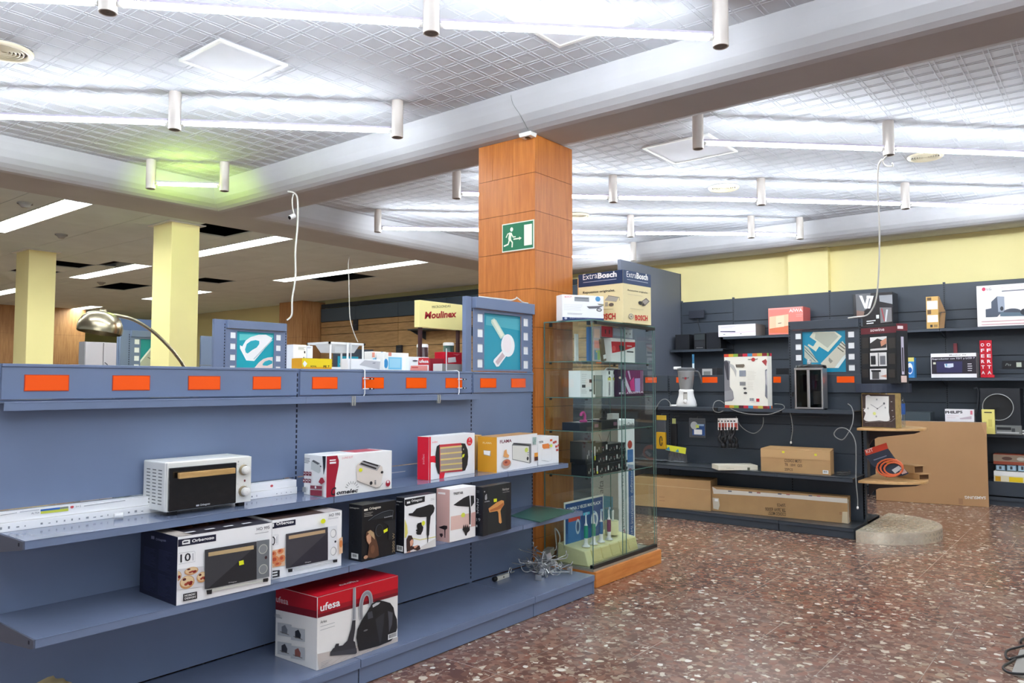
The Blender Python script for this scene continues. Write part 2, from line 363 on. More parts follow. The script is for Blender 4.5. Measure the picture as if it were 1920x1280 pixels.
# suspended tile field beyond the coffers
tile = mat('grey_ceiling_tile', (206, 216, 216), .9, var=.05, scale=2.2)
mb.m(tile)
xs = []
for k in range(-4, 4):
    b = 3.1+2.4*k
    for d in (0, .3, .9, 1.5, 2.1): xs.append((round(b+d, 3), .3 if d == 0 else (.3 if d == 2.1 else .6)))
LAMPS = [(3.1, 8.1, 2), (5.5, 8.1, 2), (5.5, 11.7, 2), (7.9, 8.1, 3), (7.9, 14.1, 2), (5.5, 16.5, 2), (7.9, 18.9, 1), (.7, 8.1, 2), (.7, 13, 2), (3.1, 14.1, 2)]
HOLES = [(4.6, 8.1, 5.2, 8.7), (4.6, 13.5, 5.2, 14.1), (4.6, 12.3, 5.2, 12.9), (5.2, 11.7, 5.5, 12.3), (6.4, 14.1, 7.0, 15.3), (8.2, 9.9, 8.8, 11.1), (7.0, 12.3, 7.6, 12.9)]
G = .006
for x, w in xs:
    if x+w > XW+.3 or x < -5.5: continue
    y = 8.1
    while y < 22.4:
        if w == .3 and abs((x-.7) % 2.4) < .01 or abs((x-.7) % 2.4-2.4) < .01:
            if any(abs(x-lx) < .01 and ly-.01 <= y < ly+1.2*n-.01 for lx, ly, n in LAMPS): y += .6; continue
        if any(x0-.01 <= x < x1-.01 and y0-.01 <= y < y1-.01 for x0, y0, x1, y1 in HOLES): y += .6; continue
        mb.box(x+G/2, y+.001, ZB, min(x+w, XW)-G/2, y+.599, ZB+.015); y += .6
struct(mb, 'ceiling')

mb = MB().m(yellowp); mb.box(XW+.10, -7, 0, XW+.2, 23, 3.5); mb.box(XW-.01, 3.10, 0, XW+.11, 3.64, ZB+.04)   # pilaster
struct(mb, 'wall_right')
mb = MB().m(mat('olive_wall', (150, 146, 92), .85, var=.05, scale=1)); mb.box(-6, 22.5, 0, XW, 22.65, 3.2); struct(mb, 'wall_back')

# ---------------------------------------------------------------- access panels, diffusers, detectors
white_trim = mat('white_painted_metal', (226, 226, 222), .45)
def access_panel(cx, cy, s, rz, label):
    t = thing('ceiling_access_panel', label, 'ceiling panel', (cx, cy, ZC-.012), rz)
    MB().m(mat('smooth_panel_plaster', (214, 216, 222), .7, var=.03, scale=5)).box(-s/2, -s/2, 0, s/2, s/2, .008).build('panel', t)
    f = MB().m(white_trim)
    for a in (-1, 1):
        f.box(a*s/2-.012, -s/2-.012, -.006, a*s/2+.012, s/2+.012, .008); f.box(-s/2+.0125, a*s/2-.012, -.006, s/2-.0125, a*s/2+.012, .008)
    f.build('frame', t)
access_panel(2.69, 4.44, .46, 0, 'square white access panel in the patterned ceiling at upper left, between two tube rows')
p = onz(1250, 205, ZC); access_panel(6.25, 2.95, .6, 0, 'square smooth access panel in the ceiling just right of the big beam')
access_panel(3.55, 2.4, .5, 0, 'smooth access panel half hidden behind the nearest tube row at the top')
def diffuser(px, py, r, label):
    p = onz(px, py, ZC)
    t = thing('round_ceiling_diffuser', label, 'air vent', (p.x, p.y, ZC-.028))
    cream = mat('cream_enamel', (222, 212, 184), .4)
    MB().m(cream).lathe([(r, .022), (r, .012), (r*.93, 0), (r*.8, .004), (r*.78, .02)], n=32).build('outer_ring', t)
    g = MB().m(mat('dark_vent', (96, 90, 76), .6)); g.lathe([(r*.78, .021), (0.001, .021)], n=32)
    g.m(cream)
    for q in (.68, .55, .42, .29, .16): g.lathe([(r*q, .018), (r*(q-.02), .004), (r*(q-.05), .006), (r*(q-.05), .02)], n=28)
    g.build('cone_rings', t)
diffuser(8, 92, .16, 'round cream air diffuser at the left edge of the ceiling')
diffuser(1357, 350, .16, 'round cream air diffuser between tube rows right of the wooden pillar')
diffuser(1082, 402, .15, 'small-looking round diffuser just right of the wooden pillar')
diffuser(1735, 291, .15, 'round diffuser half hidden by the second cylinder of the front right tube row')
def detector(px, py, label):
    p = onz(px, py, ZB); t = thing('smoke_detector', label, 'smoke detector', (p.x, p.y, ZB-.05))
    MB().m(mat('grey_plastic', (150, 150, 146), .5)).lathe([(.001, 0), (.03, 0), (.045, .02), (.055, .03), (.06, .05)], n=20).build('housing', t)
    MB().m(mat('grey_plastic_light', (176, 176, 170), .5)).lathe([(.07, .036), (.07, .049)], n=20).build('mounting_base', t)
detector(47, 380, 'round smoke detector on the soffit above the nearest ceiling light at left')
detector(190, 529, 'far small smoke detector below the ceiling light near the left yellow column')
detector(115, 439, 'small smoke detector on the tile ceiling above the left yellow column')

# ---------------------------------------------------------------- troffers in the tile ceiling
tro_f = mat('troffer_frame', (200, 204, 200), .4, emit=0); tro_e = mat('troffer_tubes', (236, 244, 240), .5, emit=TROFFER_E)
lam_lab = ['long ceiling light nearest the left edge of the photo', 'long ceiling light just right of the nearer yellow column', 'long ceiling light between the two yellow columns', 'long thin ceiling light behind the hanging cable, left of the wooden pillar', 'tiny ceiling light sliver peeking right of the nearer yellow column', 'ceiling light behind the farther yellow column at the left edge', 'small far ceiling light above the arc lamp dome']
for i, (x, y, n) in enumerate(LAMPS):
    L = 1.2*n
    t = thing('ceiling_troffer', (lam_lab+['recessed ceiling light left of the photo, nearest row', 'recessed ceiling light left of the photo, farther row', 'recessed ceiling light hidden behind the farther yellow column'])[i], 'ceiling light', (x, y, ZB))
    MB().m(tro_f).box(.004, .004, .06, .296, L-.004, .075).box(.002, .002, -.004, .02, L-.002, .06).box(.28, .002, -.004, .298, L-.002, .06).box(.02, .002, -.004, .28, .016, .06).box(.02, L-.016, -.004, .28, L-.002, .06).build('frame', t)
    e = MB().m(tro_e)
    for k in range(n): e.box(.03, k*1.2+.03, .02, .14, k*1.2+1.17, .03); e.box(.16, k*1.2+.03, .02, .27, k*1.2+1.17, .03)
    e.build('light_panel', t)
    g = MB().m(tro_f)
    k = .1
    while k < L-.05: g.box(.02, k, 0, .28, k+.004, .018); k += .12
    g.box(.146, .016, 0, .154, L-.016, .018); g.build('louvre', t)

# ---------------------------------------------------------------- suspended tube rows
cyl_m = mat('ivory_lamp_cylinder', (214, 206, 198), .45); cap_m = mat('grey_cap', (120, 112, 106), .5)
tube_m = mat('lit_fluorescent_tube', (240, 248, 255), .3, emit=TUBE_E); tube_g = mat('green_tinted_tube', (214, 255, 120), .3, emit=TUBE_E*1.1)
batt = mat('white_batten', (196, 190, 208), .35)
def tube_row(pts, label, glow=None):
    x0, y0 = pts[0]
    t = thing('tube_light_row', label, 'ceiling light', (x0, y0, ZC))
    for x, y in pts:
        c = MB().m(cyl_m); c.tube([(x-x0, y-y0, 0), (x-x0, y-y0, -.272)], .042, 24, caps=False); c.lathe([(.042, -.272), (.038, -.275), (.034, -.272)], (x-x0, y-y0, 0), 24)
        c.m(cap_m).lathe([(.035, -.270), (.001, -.270)], (x-x0, y-y0, 0), 24); c.lathe([(.008, -.272), (.004, -.276), (.001, -.276)], (x-x0, y-y0, 0), 10)
        c.build('cylinder', t)
    for (a, b), (c_, d) in zip(pts, pts[1:]):
        v = Vector((c_-a, d-b, 0)); L = v.length; v.normalize(); p = Vector((a-x0, b-y0, -.226)); w = Vector((-v.y, v.x, 0))
        s0 = p+v*.045; s1 = p+v*(L-.045)
        m = MB().m(batt); q = []
        for e in (s0, s1):
            for s in (-1, 1): q.append(e+w*s*.012)
        m.hexa([q[0]+Vector((0, 0, .016)), q[1]+Vector((0, 0, .016)), q[3]+Vector((0, 0, .016)), q[2]+Vector((0, 0, .016)), q[0]+Vector((0, 0, .03)), q[1]+Vector((0, 0, .03)), q[3]+Vector((0, 0, .03)), q[2]+Vector((0, 0, .03))])
        m.m(white_trim)
        for e, sg in ((s0, 1), (s1, -1)): m.tube([e, e+v*sg*.022], .013, 10)
        m.build('batten', t)
        MB().m(glow or tube_m).tube([s0+v*.022, s1-v*.022], .0145, 12).build('tube', t)
def run(x, y, n, d=1.1): return [(x+d*k, y-d*k) for k in range(n)]
tube_row([(.55, 4.92), (1.64, 3.83), (2.785, 2.75), (3.867, 1.64)], 'tube light row across the very top of the photo, nearest the camera')
tube_row([(-.5, 8.0-.0+.5-.6), (.52, 7.46), (1.62, 6.37), (2.73, 5.255), (3.84, 4.135)][1:], 'second tube light row from the top at left, ending beside the big beam')
tube_row([(3.442, 7.04), (3.915, 6.58)], 'short greenish glowing tube light with two cylinders under the left ceiling corner', tube_g)
tube_row([(-.4, 3.4), (.7, 2.3), (1.8, 1.2), (2.9, .1), (3.9, -.9)], 'tube light row overhead behind the top edge of the photo')
tube_row([(-.6, 1.0), (.5, -.1), (1.6, -1.2), (2.7, -2.3)], 'tube light row behind the camera')
tube_row([(5.48, 2.52), (6.575, 1.405), (7.68, .31), (8.78, -.8)], 'front right tube light row running out of the right edge')
tube_row([(5.5, 5.07), (6.59, 3.95), (7.63, 2.83), (8.73, 1.72), (9.8, .62)], 'right-hand tube light row with cylinders either side of the round diffuser')
tube_row([(6.15, 6.95), (7.2, 5.85), (8.31, 4.73), (9.29, 3.58), (9.75, 3.13)], 'tube light row passing behind the wooden pillar with a short last tube')
tube_row([(8.9, 6.72), (10.0-.05, 5.62)], 'farthest tube light row, right of the pillar above the cardboard display')
tube_row([(5.5, -.2), (6.6, -1.3), (7.7, -2.4), (8.8, -3.5)], 'tube light row off to the right of the view')

# ---------------------------------------------------------------- pillars
veneer = wood('orange_veneer', (170, 92, 30), (206, 128, 56), (10, 10, .9), .38)
def clad_pillar(name, label, x0, y0, x1, y1, zt, seams, mt, splits=()):
    t = thing(name, label, 'pillar', (x0, y0, 0)); w, d = x1-x0, y1-y0
    MB().m(mat('pillar_core_dark', (70, 42, 20), .8)).box(.004, .004, 0, w-.004, d-.004, zt).build('core', t)
    zs = [0]+seams+[zt]; i = 0
    for a, b in zip(zs, zs[1:]):
        g = .0015
        MB().m(mt).box(0, 0, a+g, w, .006, b-g).build('front_veneer', t)
        if b == zt and splits:
            q = [0]+list(splits)+[1]
            for s0, s1 in zip(q, q[1:]): MB().m(mt).box(0, .006+s0*(d-.012)+(.001 if s0 else 0), a+g, .006, .006+s1*(d-.012)-.001, b-g).build('side_veneer', t)
        else: MB().m(mt).box(0, .006, a+g, .006, d-.006, b-g).build('side_veneer', t)
        MB().m(mt).box(w-.006, .006, a+g, w, d-.006, b-g).box(.006, d-.006, a+g, w-.006, d, b-g).build('rear_veneer', t)
    return t
zsm = [onx(1003, y, 4.41).z for y in (1010, 850, 763, 690, 613, 540, 468, 394, 322)]
clad_pillar('wooden_pillar', 'orange wood-veneered square pillar with the green exit sign', 4.41, 3.295, 4.89, 3.84, ZB, zsm, veneer, (.37, .74))
veneer2 = wood('brown_veneer', (150, 100, 58), (196, 148, 98), (8, 8, .8), .45)
clad_pillar('wooden_pillar', 'far brown wood-clad pillar behind the white hanging cable', 10.28, 14.05, 11.2, 14.9, ZB, [1.2, 1.8, 2.4], veneer2)
clad_pillar('wooden_pillar', 'far wood-clad pillar half hidden right of the left yellow column', 7.0, 20.0, 8.25, 20.6, ZB, [.6, 1.2, 1.85, 2.55], veneer2)
clad_pillar('wooden_pillar', 'far wood-clad pillar at the very left edge of the photo', 5.5, 20.2, 6.85, 20.8, ZB, [.6, 1.2, 1.85, 2.55], veneer2)
cream = mat('cream_column_paint', (246, 232, 166), .8, var=.03, scale=1.5)
def ycol(x0, y0, x1, y1, label):
    t = thing('square_column', label, 'column', (x0, y0, 0))
    MB().m(cream).box(0, 0, 0, x1-x0, y1-y0, ZB).build('shaft', t, bevel=.006)
    MB().m(white_trim).box(-.05, -.05, ZB-.012, x1-x0+.05, y1-y0+.05, ZB-.001).build('ceiling_collar', t)
ycol(4.29, 8.26, 4.62, 8.68, 'nearer pale yellow square column, behind the arc lamp arm')
ycol(4.0, 11.5, 4.34, 11.95, 'farther pale yellow square column near the left edge')
ycol(4.35, 14.9, 4.7, 15.4, 'pale yellow column almost hidden behind the left column')

# exit sign
t = thing('exit_sign', 'green and white running-man exit sign on the wooden pillar', 'sign', (4.41, 3.30, 2.36))
MB().m(mat('sign_white', (226, 232, 214), .4)).box(-.006, 0, 0, -.001, .298, .212).build('plate', t, bevel=.001)
a = Art(t, (-.006, .298, 0), (0, -1, 0), (0, 0, 1), (-1, 0, 0), .298, .212, crop=(640, 180, 3))
Gn = (20, 112, 74); Wt = (232, 238, 214)
a.ruv(.008, .008, .29, .204, Gn); a.F(.70, .14, .94, .86, Wt)
def sp(q): return [(x/177*.298, y/130*.212) for x, y in q]
# figure drawn in a 177 x 130 grid
a.elu(*sp([(55, 100)])[0], .014, .016, Wt)
a.suv(sp([(50, 86), (44, 60), (46, 52)]), .026, Wt); a.suv(sp([(50, 84), (34, 82), (24, 66)]), .009, Wt); a.suv(sp([(54, 80), (64, 64), (78, 64)]), .009, Wt)
a.suv(sp([(48, 54), (60, 40), (58, 18)]), .012, Wt); a.suv(sp([(44, 54), (36, 34), (12, 28)]), .012, Wt)
a.suv(sp([(66, 54), (100, 54)]), .010, Wt); a.puv(sp([(98, 62), (112, 54), (98, 46)]), Wt)
a.done('pictogram')
# ================================================================ MAIN BLUE GONDOLA
blue = mat('blue_grey_painted_steel', (112, 127, 156), .42, var=.03, scale=4)
blue_d = mat('blue_grey_steel_shadow_slot', (22, 28, 48), .7)
shelf_blue = mat('blue_grey_satin_shelf', (112, 124, 150), .12, var=.05, scale=6)
orange = mat('orange_acrylic', (255, 92, 10), .08); orange_lit = mat('orange_tag', (255, 92, 10), .12)
PY = 3.296
BX = [1.055, 2.387, 3.722, 4.38]
def slots(mb, x, z0, z1, y, mt, ax='x'):
    mb.m(mt); z = z0
    while z < z1-.02:
        if ax == 'x': mb.box(x-.004, y-.001, z, x+.004, y+.002, z+.016)
        else: mb.box(y-.001, x-.004, z, y+.002, x+.004, z+.016)
        z += .026
def film_panel(t, x0, w, z0, z1, hdr, M_, y=0.0, nsq=4, body='display_panel', pic=None, flip=False):
    """film-strip style display: frame with window and square perforations, picture behind; local axes x along, y back"""
    H = z1-hdr-z0; pw = w*.63; px0 = x0+(w-pw)/2-.01*w
    f = MB().m(M_); sq = w*.085; rows = [z0+H*(.055+.245*k) for k in range(nsq)]
    # frame as boxes around openings
    xa, xb = x0+w*.07, x0+w*.07+sq; xc, xd = x0+w-w*.07-sq, x0+w-w*.07
    pz0, pz1 = z0+H*.03, z0+H*.95
    f.box(x0, y-.004, z0, xa, y, z0+H).box(xb, y-.004, z0, px0, y, z0+H).box(px0+pw, y-.004, z0, xc, y, z0+H).box(xd, y-.004, z0, x0+w, y, z0+H)
    f.box(px0, y-.004, z0, px0+pw, y, pz0).box(px0, y-.004, pz1, px0+pw, y, z0+H)
    for u0, u1 in ((xa, xb), (xc, xd)):
        z = z0
        for r in rows: f.box(u0, y-.004, z, u1, y, r); z = r+sq*1.0
        f.box(u0, y-.004, z, u1, y, z0+H)
    f.build(body, t)
    MB().m(M_).box(x0, y-.03, z1-hdr+.002, x0+w, y+.01, z1).build('top_cap', t, bevel=.003)
    for u0, u1 in ((xa, xb), (xc, xd)): MB().m(mat('white_backing', (248, 250, 250), .5)).box(u0-.006, y+.0005, z0+.004, u1+.006, y+.004, z0+H-.004).build('perforation_backing', t)
    return (px0, pz0, pw, pz1-pz0)

def bay(i, x0, x1, label, film=False, tags=4):
    t = thing('gondola_shelving', label, 'shop shelving', (x0, PY, 0)); w = x1-x0
    b = MB().m(blue)
    b.box(.012, 0, .13, w-.012, .02, .524).box(.012, 0, .528, w-.012, .02, .912).box(.012, 0, .918, w-.012, .02, 1.327); b.build('back_panel', t)
    hz = 1.464
    MB().m(blue).box(.01, -.012, 1.328, w-.01, .012, hz-.012).box(.01, -.016, hz-.012, w-.01, .03, hz).build('header_panel', t, bevel=.002)
    if not film:
        MB().m(blue).box(.0, -.075, 1.287, w, -.070, 1.318).box(.0, -.075, 1.314, w, 0, 1.320).build('price_rail', t, bevel=.0015)
    u = MB().m(blue).box(-.012, .0, 0, .012, .04, hz); slots(u, .0, .15, hz-.01, -.0005, blue_d); u.build('upright', t)
    if i == 2:
        u = MB().m(blue).box(w-.014, .0, 0, w, .04, 1.95); slots(u, w-.007, .15, 1.94, -.0005, blue_d); u.build('upright', t)
    for z, d, nm in ((.845, PY-2.991, 'upper_shelf'), (.535, PY-2.875, 'middle_shelf')):
        s = MB().m(shelf_blue).box(.003, -d, z-.004, w-.003, -.002, z); s.m(blue).box(.003, -d, z-.03, w-.003, -d+.004, z-.001).box(.003, -d+.004, z-.03, w-.003, -d+.018, z-.026)
        so = s.build(nm, t, bevel=.001)
        for e in ((0, 1) if i in (0, 2) else (0,)):
            xx = .0 if e == 0 else w-.006
            k = MB().m(mat('blue_grey_bracket', (92, 98, 116), .5)); k.prism([(-.002, z-.002), (-d+.003, z-.002), (-d+.003, z-.03), (-d+.03, z-.036), (-.03, z-.075), (-.002, z-.075)], xx-.002 if e == 0 else xx, xx+.003 if e == 0 else xx+.006, 'x')
            k.m(blue_d); k.prism([(-d+.035, z-.022), (-d+.045, z-.022), (-d+.045, z-.01), (-d+.035, z-.01)], xx-.003 if e == 0 else xx+.006, xx-.0021 if e == 0 else xx+.007, 'x')
            k.build('shelf_bracket', so)
    d = PY-2.786
    MB().m(shelf_blue).box(.002, -d, .118, w-.002, 0, .125).m(blue).box(.002, -d-.002, .085, w-.002, -d+.002, .122).build('base_shelf', t, bevel=.001)
    MB().m(blue).box(.004, -d+.012, .004, w-.004, -d+.018, .084).build('kick_plate', t)
    if i == 2: MB().m(blue).box(w-.006, -d+.004, .0, w, 0, .117).build('base_end_panel', t)
    # orange ticket pockets
    cx = {0: [(47, 128), (212, 280), (354, 412), (475, 526)], 1: [(586, 632), (680, 719), (762, 799), (836, 866)], 2: [(901, 930), (959, 985)]}[i]
    for a, c in cx:
        xa, xb = ony(a, 716, PY-.013).x-x0, ony(c, 716, PY-.013).x-x0
        o = MB().m(orange_lit).box(xa, -.015, 1.362, xb, -.0125, 1.420).m(mat('orange_edge', (190, 60, 20), .4)).box(xa-.003, -.0135, 1.359, xb+.003, -.0119, 1.423); o.build('orange_ticket', t)
    MB().m(blue).box(0, .03, .13, w, .44, .16).box(0, .40, 0, w, .43, .13).box(0, .03, 1.39, w, .46, 1.40).build('rear_deck', t)
    return t
bay(0, BX[0], BX[1], 'left bay of the long blue-grey shelving, with the white mini oven on it')
bay(1, BX[1], BX[2], 'middle bay of the long blue-grey shelving, with toaster box and hair dryers')
g3 = bay(2, BX[2], BX[3], 'narrow right bay of the blue-grey shelving with hand-blender film-strip panel', film=True)
px0, pz0, pw, ph = film_panel(g3, .012, .634, 1.47, 1.95, .075, blue)
MB().m(mat('teal_poster', (52, 158, 182), .25)).box(px0-.01, .012, pz0-.01, px0+pw+.01, .016, pz0+ph+.01).build('poster', g3)
MB().m(blue).box(-.055, .0, 1.465, -.0, .03, 1.95).build('side_post', g3)
a = Art(g3, (px0, .012, pz0), (1, 0, 0), (0, 0, 1), (0, -1, 0), pw, ph, crop=(780, 540, 7.53))
T1 = (118, 198, 208)
a.poly([(990, 395), (1480, 440), (1480, 600), (1250, 560), (985, 520)], (82, 176, 190))
a.poly([(1060, 450), (1100, 425), (1130, 450), (1255, 665), (1195, 720), (1060, 490)], (206, 226, 206))
a.poly([(1075, 460), (1105, 440), (1235, 660), (1200, 690)], (238, 240, 222))
a.ell((1295, 810), 95, 160, (244, 244, 244)); a.ell((1285, 790), 60, 120, (248, 232, 232))
a.poly([(1210, 885), (1270, 960), (1165, 1105), (1130, 1110), (1088, 1040), (1095, 1010)], (240, 240, 240)); a.poly([(1215, 910), (1250, 960), (1150, 1085), (1115, 1040)], (206, 186, 190))
a.done()

# second and third blue gondolas behind the first
def film_gondola(name, label, x0, w, y, zt, art, M_, side=.1, low=True):
    t = thing(name, label, 'shop shelving', (x0, y, 0))
    u = MB().m(M_).box(-side, .0, 0, -.012, .03, zt).box(-.012, 0, 0, .012, .04, zt); slots(u, 0, .2, zt-.02, 0, blue_d); u.build('upright', t)
    u = MB().m(M_).box(w-.012, 0, 0, w+.012, .04, zt); slots(u, w, .2, zt-.02, 0, blue_d); u.build('upright', t)
    q = film_panel(t, .012, w-.024, zt-.47, zt, .075, M_)
    MB().m(M_).box(.012, -.01, 1.32, w-.012, .01, zt-.475).build('header_panel', t); MB().m(M_).box(.012, 0, .12, w-.012, .02, 1.315).build('back_panel', t)
    MB().m(M_).box(0, -.42, .08, w, 0, .12).box(0, -.42, 0, w, -.41, .08).build('base_shelf', t)
    MB().m(mat('teal_poster_b', (24, 168, 184), .3)).box(q[0]-.01, .011, q[1]-.01, q[0]+q[2]+.01, .015, q[1]+q[3]+.01).build('poster', t)
    a = Art(t, (q[0], .011, q[1]), (1, 0, 0), (0, 0, 1), (0, -1, 0), q[2], q[3]); art(a); a.done(); return t
def iron_art(a):
    a.crop = (380, 580, 10.67)
    Wt, Gy = (242, 246, 240), (196, 214, 216)
    a.poly([(735, 490), (1480, 520), (1480, 570), (735, 620)], (98, 206, 204))
    a.poly([(745, 712), (790, 740), (860, 620), (960, 550), (1120, 505), (1270, 505), (1390, 570), (1450, 555), (1240, 780), (1030, 1030), (870, 1020), (745, 780)], Wt)
    a.poly([(845, 800), (880, 690), (960, 630), (1060, 612), (1130, 630), (1130, 690), (1080, 760), (990, 810), (900, 880), (860, 860)], (40, 172, 188))
    a.poly([(1380, 600), (1400, 610), (1030, 1000), (1010, 990)], Gy)
    a.poly([(1040, 1160), (1120, 1060), (1210, 990), (1300, 960), (1400, 950), (1450, 1100), (1470, 1165), (1300, 1300), (1000, 1300)], (246, 226, 220))
    a.poly([(1195, 1090), (1240, 1040), (1330, 1010), (1390, 1030), (1390, 1080), (1290, 1125), (1200, 1120)], (40, 172, 188))
iron_at = onz(412, 597, 1.95)
film_gondola('gondola_shelving', 'blue-grey shelving tower behind with steam-iron film-strip panel', 3.65, .62, 6.08, 1.94, iron_art, blue)
def pc_art(a):
    B, Wt = (186, 190, 170), (232, 236, 226)
    a.ruv(0, 0, a.w, a.h, (24, 150, 150))
    a.puv([(0, a.h*.2), (a.w*.5, a.h*.95), (a.w*.75, a.h*.75), (a.w*.3, 0), (0, 0)], B)
    a.suv([(0, a.h*.25), (a.w*.5, a.h), ], .02, Wt); a.suv([(a.w*.2, 0), (a.w*.8, a.h*.7)], .012, Wt)
    for k in range(3): a.suv([(a.w*(.22+.1*k), a.h*(.42+.12*k)), (a.w*(.36+.1*k), a.h*(.34+.12*k))], .008, (90, 92, 80))
film_gondola('gondola_shelving', 'blue-grey shelving tower with desktop-computer panel beside the nearer yellow column', ony(243, 618, 9.0).x, .70, 9.0, ony(243, 619, 9.0).z, pc_art, blue)
t = thing('blue_shelf_panel', 'tall plain blue-grey shelving panels behind the iron panel', 'shop shelving', (ony(378, 600, 9.3).x, 9.3, 0))
pb = MB().m(blue); wq = ony(411, 600, 9.3).x-ony(378, 600, 9.3).x
for k in range(4): pb.box(.0, 0, [0, .6, 1.2, 1.62][k]+.004, wq, .03, [.6, 1.2, 1.62, 2.0][k])
pb.build('panel', t); u = MB().m(blue).box(wq, -.005, 0, wq+.025, .04, 2.03); slots(u, wq+.012, .3, 2.0, -.005, blue_d); u.build('upright', t)
t = thing('blue_shelf_panel', 'tall blue-grey shelving back seen between the arc lamp and the yellow column', 'shop shelving', (ony(226, 600, 9.5).x, 9.4, 0))
pb = MB().m(mat('mid_blue_steel', (84, 104, 142), .5)); pb.box(0, .1, 0, .8, .13, 2.18); pb.build('panel', t); u = MB().m(blue).box(-.02, .09, 0, 0, .14, 2.18); slots(u, -.01, .3, 2.15, .09, blue_d); u.build('upright', t)

# ---------------------------------------------------------------- far wall slatwall and frieze
slat = wood('slatwall_oak', (150, 116, 76), (190, 152, 104), (1.2, 1.2, 10), .5); frz = mat('blue_black_frieze', (70, 84, 96), .6)
def wall_unit(y0, y1, label):
    t = thing('slatwall_unit', label, 'wall display', (XW-.03, y0, 0)); w = y1-y0
    m = MB().m(slat); zs = [0, .35, .7, 1.02, 1.34, 1.66, 1.82, 2.14, 2.46, 2.62, 2.74]
    for a_, b_ in zip(zs, zs[1:]): m.box(-.02, .004, a_+.006, 0, w-.004, b_-.006)
    m.m(mat('slat_groove', (64, 46, 30), .8)).box(0, 0, 0, .01, w, 2.75); m.build('slat_panel', t)
    MB().m(frz).box(-.03, 0, 2.75, 0, w-.006, 3.04).build('frieze', t); MB().m(mat('dark_frieze', (44, 54, 62), .6)).box(-.02, 0, 3.05, 0, w, 3.14).build('frieze_cap', t)
yy = [6.15, 7.5, 8.83, 10.16, 11.5, 12.83, 14.0]
for k in range(6): wall_unit(yy[k], yy[k+1], ['oak slatwall bay hidden behind the wooden pillar', 'oak slatwall bay just left of the wooden pillar, behind the yellow sign', 'oak slatwall bay with the dark shelf left of the yellow sign', 'oak slatwall bay in the middle, right of the thin hanging cable', 'oak slatwall bay crossed by the thin hanging cable', 'oak slatwall bay beside the far brown pillar'][k])
t = thing('wall_shelf', 'dark bracketed shelf on the far oak slatwall left of the yellow sign', 'shelf', (XW-.06, 9.4, 2.40))
MB().m(mat('dark_shelf', (44, 50, 56), .5)).box(-.45, 0, 0, 0, 1.35, .025).build('board', t)
for y in (.02, 1.3): MB().m(mat('dark_shelf', (44, 50, 56), .5)).prism([(0, -.16), (0, 0), (-.42, 0)], y, y+.02, 'y').build('bracket', t)
def far_box(px, py, w, h, label, X=XW-.06):
    p = onx(px, py, X); t = thing('wall_fitting', label, 'fitting', (X, p.y, p.z)); MB().m(mat('near_black', (30, 34, 44), .5)).box(-.04, -w/2, -h/2, 0, w/2, h/2).build('body', t, bevel=.004); MB().m(mat('near_black_b', (60, 66, 80), .4)).box(-.044, -w/2+.01, -.004, -.04, w/2-.01, .004).build('strip', t)
far_box(668, 609, .13, .24, 'dark square fitting on the far slatwall, right of the thin cable'); far_box(750, 654, .16, .15, 'small black socket plate low on the far slatwall above the blue-faced box')
t = thing('partition_panel', 'tall grey partition panel behind the cardboard display on the glass case', 'partition', (8.98, 5.27, 0))
MB().m(mat('slate_grey_panel', (94, 100, 112), .5, var=.04, scale=1)).box(0, 0, 0, 1.78, .05, 3.06).build('panel', t, bevel=.004); MB().m(mat('slate_edge', (70, 76, 86), .5)).box(1.78, -.004, 0, 1.80, .055, 3.06).build('edge_strip', t)
t['kind'] = 'structure' if False else 'thing'
del t['kind']

# ---------------------------------------------------------------- black gondola in the middle distance
blk = mat('charcoal_steel', (58, 66, 76), .45, var=.04, scale=3); blk_d = mat('black_slot', (10, 12, 16), .8); blk_s = mat('charcoal_satin_shelf', (70, 76, 82), .32, var=.05, scale=5)
def rframe(name, label, X, y0, w):
    """local x runs towards the photo's left (world +Y), local y runs back (world +X)... so rotate by -90 deg mirrored"""
    return thing(name, label, 'shop shelving', (X, y0+w, 0), -math.pi/2)
